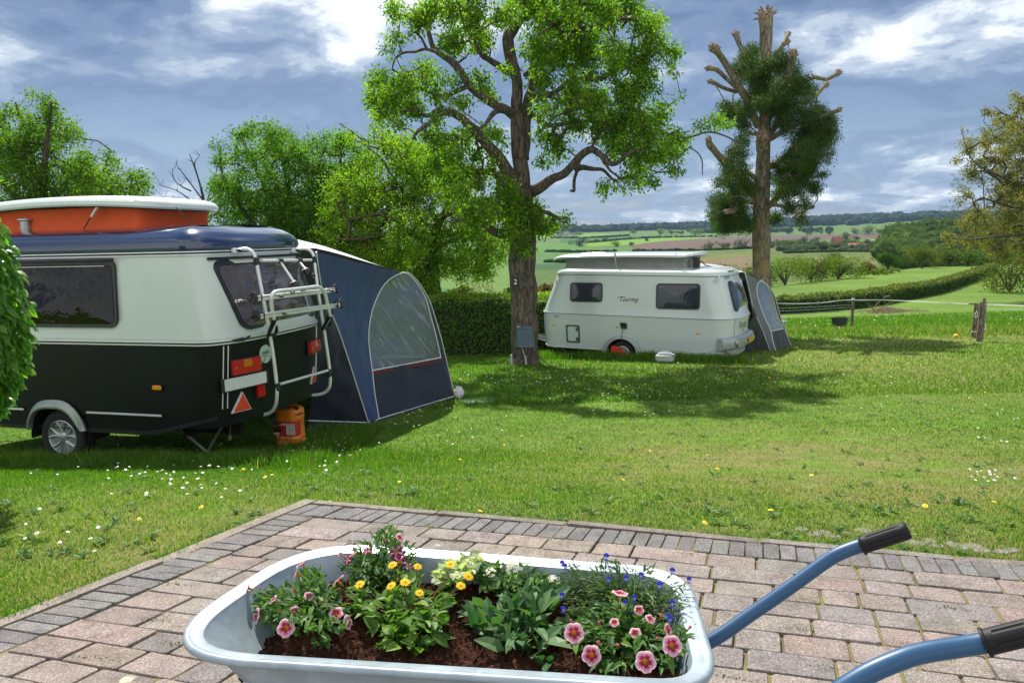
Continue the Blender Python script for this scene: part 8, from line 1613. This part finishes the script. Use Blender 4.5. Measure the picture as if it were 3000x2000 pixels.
def edge_stones():
    rs = random.Random(4); sm = mat('edge_stone', (.17, .155, .13), .9, c2=(.23, .21, .18), var=.15, bmp=.6, bscale=30, bdist=.01)
    L = [(2350, 1556), (2382, 1570), (2412, 1566), (2440, 1590 - 14), (2480, 1570), (2530, 1560), (2666, 1592), (2690, 1598), (2722, 1590), (2745, 1605), (2790, 1600), (2815, 1610), (2850, 1604), (2880, 1618), (2935, 1622), (2965, 1618)]
    for i, (px_, py_) in enumerate(L):
        g = on_ground(px_, py_ - 4, 2, 10); n = 9; V = []; a0 = rs.uniform(0, 1)
        w, h = rs.uniform(.035, .05), rs.uniform(.03, .042)
        for z in (-.02, .002, .008): 
            for k in range(n): t = 2 * math.pi * k / n + a0; q = 1 + .18 * mnoise.noise(Vector((math.cos(t), math.sin(t), i * 3.3))); s_ = 1 if z < .005 else .82; V.append((w * q * s_ * math.cos(t), h * q * s_ * math.sin(t), z))
        m = MB(); m.add(V, [(j * n + k, j * n + (k + 1) % n, (j + 1) * n + (k + 1) % n, (j + 1) * n + k) for j in range(2) for k in range(n)] + [tuple(range(2 * n, 3 * n))]); o = m.build('edge_stone', sm, loc=(g[0], g[1], g[2] + .0)); tag(o, 'half buried flat stone in the worn grass along the paving edge', 'stone', 'flat stones along the paving edge')
edge_stones()

# ================================================================ FAR COUNTRY
def far_tree(px_, py_, wpx, hpx, label, style, group, Y=None, trunk=.18, nl=None, name='far_tree', cat='tree'):
    if Y is None: g = on_ground(px_, py_, 60, 3000)
    else:
        g = P(px_, py_, Y); g = np.array([g[0], Y, float(zg(g[0], Y))])
    s = g[1] / FPX; w, h = wpx * s, hpx * s; top = h
    if Y is not None: top = P(px_, py_ - hpx, Y)[2] - g[2]
    wpx *= 1.25; w = wpx * s; root = empty(name, tuple(g)); n = int((nl or 0) * 1.7) or int(min(2200, max(160, wpx * hpx * .55))); lo = top * trunk; H = top - lo; nb = max(5, int(wpx / 7)); C = []
    bl = [(rng.normal(0, .25) * w, rng.normal(0, .22) * w * .8, lo + H * rng.uniform(.12, .80), rng.uniform(.22, .36) * min(w, H * 1.3)) for _ in range(nb)] + [(0, 0, lo + H * .5, .42 * min(w, H))]
    bl = [(np.clip(a, -.38 * w, .38 * w), np.clip(b, -.35 * w, .35 * w), min(c, top - r_ * .95), r_) for a, b, c, r_ in bl]
    k = rng.integers(0, len(bl), n); B_ = np.array(bl); C = B_[k, :3] + rand_unit(n) * (rng.uniform(.6, 1.0, n) * B_[k, 3])[:, None] * [1.1, 1, .92]; L = rng.uniform(.8, 1.6, n) * max(.16, 1.3 * s * 1.6, (w * H / n) ** .5 * .62)
    V, F, kk = leaf_geo(C, rand_unit(n), rand_unit(n, .8), L, L * .75, .15, .2); npmesh('crown', V, F, FAR[style], root, attrs={'rnd': ('FLOAT', np.repeat(np.clip(rng.random(n) * .7 + .3 * rng.random(len(bl))[k], 0, 1), kk))})
    m = MB(); tr = max(.05, w * .035); m.tube([(0, 0, -.3), (0, 0, lo), (w * .03, 0, top * .62)], [tr, tr * .8, tr * .35], 7)
    for q in range(5): a = rng.uniform(0, 6.28); m.tube([(0, 0, lo * .9 + .1 * q * lo), (w * .18 * math.cos(a), w * .18 * math.sin(a), lo + H * .4), (w * .33 * math.cos(a), w * .33 * math.sin(a), lo + H * .68)], [tr * .6, tr * .4, tr * .12], 5)
    m.build('trunk', FARB, root); tag(root, label, cat, group); return root
def fleaf(*a, **k): return leaf_mat(*a, rough=.9, spec=.03, **k)
FARB = mat('far_bark', (.07, .06, .05), .9)
FAR = dict(mid=fleaf('far_mid', (.03, .07, .016), (.055, .11, .022), (.11, .17, .035), .4), dark=fleaf('far_dark', (.012, .036, .014), (.022, .055, .018), (.05, .09, .03), .25), lime=fleaf('far_lime', (.06, .12, .018), (.12, .18, .025), (.22, .26, .05), .45), grey=fleaf('far_grey', (.05, .075, .045), (.09, .115, .07), (.15, .17, .11), .3),
    olive=fleaf('far_olive', (.055, .08, .018), (.10, .125, .03), (.18, .19, .05), .4), white=fleaf('far_blossom', (.10, .14, .07), (.30, .34, .24), (.60, .62, .52), .3), rust=fleaf('far_rust', (.10, .06, .04), (.16, .10, .07), (.24, .17, .12), .3))
VG = 'bushes along the foot of the near meadow'; far_list = [
 (2300, 842, 110, 95, 'bright green rounded bush right of the pollarded trunk', 'lime', 98, .02), (2375, 840, 90, 95, 'brownish olive bush next to the bright green one', 'olive', 101, .1), (2455, 838, 110, 92, 'broad yellow green bush in front of the green slope', 'lime', 103, .05), (2440, 822, 60, 85, 'pale greyish bush top behind the broad yellow green bush', 'grey', 118, .05),
 (2540, 826, 46, 62, 'small rusty half bare bush left of the fan shaped tree', 'rust', 110, .1), (2600, 806, 78, 70, 'small fan shaped tree with several visible stems', 'mid', 118, .3), (2700, 803, 88, 78, 'olive spreading tree in the middle of the row below the wood', 'olive', 124, .3), (2780, 800, 80, 70, 'dark olive tree left of the tall grey green tree', 'olive', 130, .2), (2838, 790, 60, 62, 'bushy green tree close under the tall grey green tree', 'mid', 128, .05),
 (2205, 830, 80, 70, 'green bush showing left of the pollarded trunk', 'mid', 92, .02), (2130, 815, 90, 45, 'low olive scrub behind the white caravan roof', 'olive', 88, .02), (2560, 806, 150, 22, 'low yellow green scrub under the rusty bush', 'lime', 109, .0), (2960, 800, 120, 70, 'olive twiggy thicket at the right border under the walnut', 'olive', 75, .02),
 (1345, 888, 50, 60, 'thin brownish bush behind the hedge beside the fruit tree trunk', 'olive', 50, .1), (1398, 885, 62, 72, 'bush full of white blossom behind the clipped hedge', 'white', 52, .05), (1448, 885, 52, 55, 'smaller whitish bush between the blossom bush and the pear trunk', 'white', 53, .05), (1480, 880, 40, 45, 'green shrub just left of the pear trunk', 'mid', 55, .05), (1605, 900, 60, 80, 'sparse brown shrub between the pear trunk and the white caravan', 'rust', 40, .1), (1310, 880, 50, 50, 'green bush close behind the fruit tree trunk', 'mid', 48, .05)]
for a, b, w, h, lab, st, Y, tk in far_list: far_tree(a, b, w, h, lab, st, VG, Y=Y, trunk=tk, name='bush' if tk < .25 else 'small_tree', cat='bush' if tk < .25 else 'tree', nl=int(min(1500, w * h * .28)))
FG = 'trees among the far fields'
for a, b, w, h, lab, st in [
 (1697, 722, 50, 26, 'dark clump on the green field behind the caravan lid, widest there', 'dark'), (1771, 708, 15, 15, 'small grey tree alone on the green field', 'grey'), (1748, 710, 8, 9, 'tiny tree left of the small grey tree', 'dark'), (1809, 723, 32, 17, 'yellow green bush at the left tip of the ploughed field', 'lime'), (1850, 720, 18, 12, 'dark shrub at the left tip of the ploughed field', 'dark'),
 (1857, 686, 20, 17, 'round pale tree under the left ridge', 'olive'), (1934, 687, 36, 18, 'wide yellow green tree on the edge of the bright field', 'lime'), (1968, 687, 25, 15, 'green tree right of the wide yellow one', 'mid'), (1995, 687, 26, 12, 'dark low tree left of the bright one by the ridge', 'dark'), (2036, 688, 34, 24, 'brightest yellow tree left of the mistletoe', 'lime'), (1896, 706, 7, 8, 'tiny bush on the strip between bright and ploughed field', 'dark'),
 (2080, 730, 44, 24, 'grey green clump below the ploughed field', 'grey'), (2118, 728, 40, 20, 'bushy grey green clump left of the dark round tree', 'grey'), (2178, 729, 46, 33, 'large dark round tree left of the pollarded trunk', 'dark'),
 (2289, 730, 42, 28, 'grey green tree just right of the pollarded trunk', 'grey'), (2316, 726, 34, 26, 'green tree in the village edge, second from the trunk', 'mid'), (2338, 720, 28, 22, 'green village tree left of the tall dark one', 'mid'), (2356, 712, 22, 24, 'tall dark tree at the back of the village', 'dark'), (2386, 716, 34, 24, 'broad grey green tree left of the farmhouse', 'grey'), (2375, 729, 32, 20, 'low green tree in front of the village gardens', 'mid'), (2408, 732, 20, 24, 'dark pointed tree in front of the farmhouse', 'dark'),
 (2480, 703, 32, 24, 'tall green tree behind the farmhouse', 'mid'), (2480, 720, 32, 20, 'olive tree between farmhouse and long barn', 'olive'), (2530, 724, 20, 14, 'pinkish blossoming tree at the barn end', 'rust'), (2556, 727, 26, 26, 'grey green tree right of the barn', 'grey'), (2583, 735, 22, 32, 'dark tree against the wood edge', 'dark'), (2510, 706, 16, 16, 'dark conifer like tree above the barn', 'dark'),
 (2503, 686, 22, 19, 'round green tree on the ridge field, left of the big one', 'mid'), (2544, 687, 44, 32, 'biggest pale tree on the ridge field', 'olive'), (2578, 687, 24, 20, 'small pale tree right of the biggest ridge tree', 'olive'), (2407, 687, 13, 13, 'small round tree on the ridge field', 'lime'), (2429, 687, 14, 14, 'another small round tree on the ridge field, nearer the big one', 'mid'), (2368, 688, 13, 10, 'smallest tree on the ridge field beside the trunk', 'olive'),
 (2299, 738, 10, 9, 'left of two small round bushes on the slope', 'dark'), (2314, 738, 11, 10, 'right of two small round bushes on the slope', 'mid'), (2440, 732, 60, 9, 'low hedge like bushes in front of the long barn', 'dark'), (1668, 690, 30, 16, 'tree beside the far hamlet', 'mid'), (1700, 690, 22, 12, 'paler tree right of the far hamlet', 'lime')]:
    far_tree(a, b, w, h, lab, st, FG, trunk=.08, nl=int(max(90, min(420, w * h * .42))))
def house(px_, py_, wpx, hpx, label, wall, roofc, rot, two=False):
    g = on_ground(px_, py_, 300, 2600); s = g[1] / FPX; w, h = wpx * s, hpx * s; d = w * .55; root = empty('farmhouse' if not two else 'barn', tuple(g), R(rot)); wh = h * .5; m = MB(); m.box((0, 0, wh / 2), (w, d, wh)); m.add([(-w / 2, -d / 2, wh), (-w / 2, d / 2, wh), (-w / 2, 0, h), (w / 2, -d / 2, wh), (w / 2, d / 2, wh), (w / 2, 0, h)], [(0, 2, 1), (3, 4, 5)], sm=False); m.build('wall', mat('far_wall', wall, .9), root)
    m = MB(); e = w * .03; m.add([(-w / 2 - e, -d / 2 - e, wh - e * .4), (w / 2 + e, -d / 2 - e, wh - e * .4), (w / 2 + e, 0, h + e * .3), (-w / 2 - e, 0, h + e * .3), (-w / 2 - e, d / 2 + e, wh - e * .4), (w / 2 + e, d / 2 + e, wh - e * .4)], [(0, 1, 2, 3), (3, 2, 5, 4)], sm=False); rf = m.build('roof', mat('far_roof', roofc, .8), root); m = MB(); m.box((w * .28, 0, h * 1.02), (w * .05, w * .05, h * .22)); m.build('chimney', mat('far_chimney', (.25, .12, .08), .9), rf)
    for i in range(3): m = MB(); m.box((-w * .3 + w * .3 * i, -d / 2 - .05, wh * .5), (w * .09, .1, wh * .4)); m.build('window', mat('far_window', (.05, .06, .07), .3), root)
    m = MB(); m.box((w * .15, -d / 2 - .05, wh * .38), (w * .07, .1, wh * .75)); m.build('door', mat('far_door', (.10, .06, .04), .6), root); tag(root, label, 'house', 'buildings in the far valley')
house(2452, 716, 30, 22, 'farmhouse with an orange red roof among the village trees', (.36, .20, .14), (.34, .10, .06), 20); house(2508, 725, 46, 12, 'long low barn with a red roof and pale wall', (.55, .50, .46), (.40, .12, .08), 0, True); house(2560, 712, 26, 9, 'low white building right of the red barn', (.55, .56, .56), (.42, .45, .47), -10)
house(1640, 692, 20, 15, 'leftmost pale house of the far hamlet', (.42, .42, .42), (.16, .17, .19), 15); house(1660, 691, 18, 12, 'middle pale house of the far hamlet', (.5, .5, .48), (.20, .20, .22), -20); house(1684, 692, 14, 10, 'rightmost small house of the far hamlet', (.45, .44, .42), (.24, .16, .13), 5)
def wood(name, spots, rads, sq, m, label, leaf=None, nleaf=0, rough=.07):
    """many crowns grown together; each crown a lumpy dome, all of one wood"""
    bm = bmesh.new(); bmesh.ops.create_icosphere(bm, subdivisions=2, radius=1); iv = np.array([v.co for v in bm.verts]); fi = np.array([[v.index for v in f.verts] for f in bm.faces]); bm.free(); V = []; F = []; Rn = []
    for i, ((x, y, z), r_) in enumerate(zip(spots, rads)):
        q = iv * (1 + .20 * np.sin(iv[:, [1, 2, 0]] * 5 + i) * np.sin(iv[:, [2, 0, 1]] * 4 + i * 1.7)); q = q + rng.normal(0, rough, q.shape); V.append(q * r_ * (.9 if nleaf else 1) * [1, 1, sq] + [x, y, z]); F.append(fi + len(iv) * i); Rn.append(np.clip(rng.random() * .7 + rng.random(len(iv)) * .3, 0, 1))
    V = np.vstack(V); F = np.vstack(F); Rn = np.concatenate(Rn)
    if nleaf:
        S_ = np.array(spots); R_ = np.array(rads); n = nleaf; k = rng.integers(0, len(S_), n); d = rand_unit(n, .4); C = S_[k] + d * (R_[k] * rng.uniform(.85, 1.12, n))[:, None] * [1, 1, sq]; L = rng.uniform(.5, 1.1, n) * leaf; LV, LF, kk = leaf_geo(C, unit(d + rand_unit(n)), unit(d + rand_unit(n) * .8), L, L * .8, .1, .2); LF3 = np.vstack([LF[:, [0, 1, 2]], LF[:, [0, 2, 3]]]) + len(V); V = np.vstack([V, LV]); F = np.vstack([F, LF3]); Rn = np.concatenate([Rn, np.repeat(np.clip(rng.random(n), 0, 1), kk)])
    o = npmesh(name, V, F, m, attrs={'rnd': ('FLOAT', Rn)}, smooth=False); tag(o, label, name.replace('_', ' '), kind='stuff')
def woods():
    sp = []; rd = []
    for Yr, n in ((1880, 300), (2000, 320), (2120, 340), (2260, 360), (2420, 380), (2600, 420)):
        X = np.linspace(-.95, .95, n) * Yr + rng.normal(0, 4, n); Yv = Yr + rng.normal(0, 30, n); r_ = rng.uniform(11, 19, n); Z = zg(X, Yv) + r_ * .15
        lo = (np.interp(X / Yv, [-1, .0, .22, .30, 1], [0, 0, .3, 1, 1])); keep = (Yr > 1950) | (lo > .5)
        for x, y, z, q, k in zip(X, Yv, Z, r_, keep):
            if k: sp.append((x, y, z)); rd.append(q)
    wood('far_forest', sp, rd, .8, mat('forest', (.010, .026, .020), .95, spec=.05, var=.4, vscale=.03, c2=(.022, .045, .024)), 'dark blue green forest along the ridge of the horizon')
    sp = []; rd = []
    for px_ in range(2590, 3100, 15):
        for k in range(7):
            t = k / 6; pp = px_ + rng.normal(0, 6); ybase = np.interp(pp, [2590, 2640, 2720, 2900, 3100], [740, 768, 776, 770, 760]); Yv = 400 + 120 * t + rng.normal(0, 8); top = np.interp(pp, [2580, 2610, 2680, 2760, 2850, 3100], [705, 668, 655, 648, 660, 640]); yy = ybase + (top + 12 - ybase) * t; c = P(pp, yy, Yv); sp.append(tuple(c)); rd.append(rng.uniform(4.2, 6.5))
    wood('woodland', sp, rd, .9, fleaf('woodland_leaf', (.03, .065, .012), (.07, .12, .02), (.15, .19, .035), .35), 'dense rounded green wood at the right below the ridge', leaf=1.15, nleaf=34000)
    fm = fleaf('field_hedge', (.02, .05, .018), (.035, .075, .022), (.07, .11, .03), .2)
    for lab, pts in (('dark hedge on the lower border of the ploughed field', [(1860, 737), (2060, 734), (2210, 728)]), ('dark hedge line between the two green fields at the far left', [(1600, 738), (1720, 740), (1800, 738)]), ('thin hedge along the upper border of the bright field', [(1720, 712), (1900, 698), (2100, 694)]),
                     ('low hedge on the lower border of the teal field', [(1600, 768), (1700, 770), (1760, 768)]), ('hedge under the village gardens', [(2300, 742), (2450, 738), (2580, 738)]), ('hedge crossing behind the far hamlet', [(1620, 698), (1740, 697), (1840, 691)])):
        sp = []; rd = []
        c = smooth_path([on_ground(*p, 150, 2600) for p in pts], 16); c = resample(c, 80)
        for p in c: h = rng.uniform(1.6, 3.2) * (p[1] / 900) ** .3; sp.append((p[0] + rng.normal(0, 1), p[1] + rng.normal(0, 2), float(zg(p[0], p[1])) + h * .4)); rd.append(h)
        wood('field_hedge', sp, rd, .7, fm, lab); o = bpy.context.scene.collection.objects[-1]; del o['kind']; o['category'] = 'hedge'; o['group'] = 'hedges between the far fields'
    sp = []; rd = []
    for k in range(120):
        pp = rng.uniform(2255, 2600); g = on_ground(pp, rng.uniform(712, 737), 300, 2500)
        h = rng.uniform(2.2, 5.0); sp.append((g[0], g[1], float(zg(g[0], g[1])) + h * .45)); rd.append(h)
    wood('village_gardens', sp, rd, .85, FAR['grey'], 'grey green garden trees and bushes crowding round the farmhouse', leaf=1.5, nleaf=7000)
    sp = []; rd = []
    for k in range(90): pp = rng.uniform(2090, 2500); g = on_ground(pp, 688 - rng.uniform(0, 3), 900, 2500); h = rng.uniform(4, 7); sp.append((g[0], g[1] + rng.uniform(30, 250), float(zg(g[0], g[1] + 150)) + h * .6)); rd.append(h)
    wood('tree_belt', sp, rd, .9, fleaf('belt', (.03, .06, .03), (.05, .09, .04), (.09, .13, .05), .2), 'belt of paler trees at the foot of the ridge forest')
woods()

def haze():
    m = MB(); m.box((0, 1500, 118), (5200, 3400, 250)); mt = bpy.data.materials.new('air'); mt.use_nodes = True; nt = mt.node_tree; nt.nodes.clear(); v = nt.nodes.new('ShaderNodeVolumePrincipled'); v.inputs['Color'].default_value = (.45, .68, 1, 1); v.inputs['Density'].default_value = .00007; v.inputs['Anisotropy'].default_value = 0.0
    o = nt.nodes.new('ShaderNodeOutputMaterial'); nt.links.new(v.outputs[0], o.inputs['Volume']); ob = m.build('haze', mt); tag(ob, 'thin bluish haze over the valley', 'haze', kind='stuff')
haze()
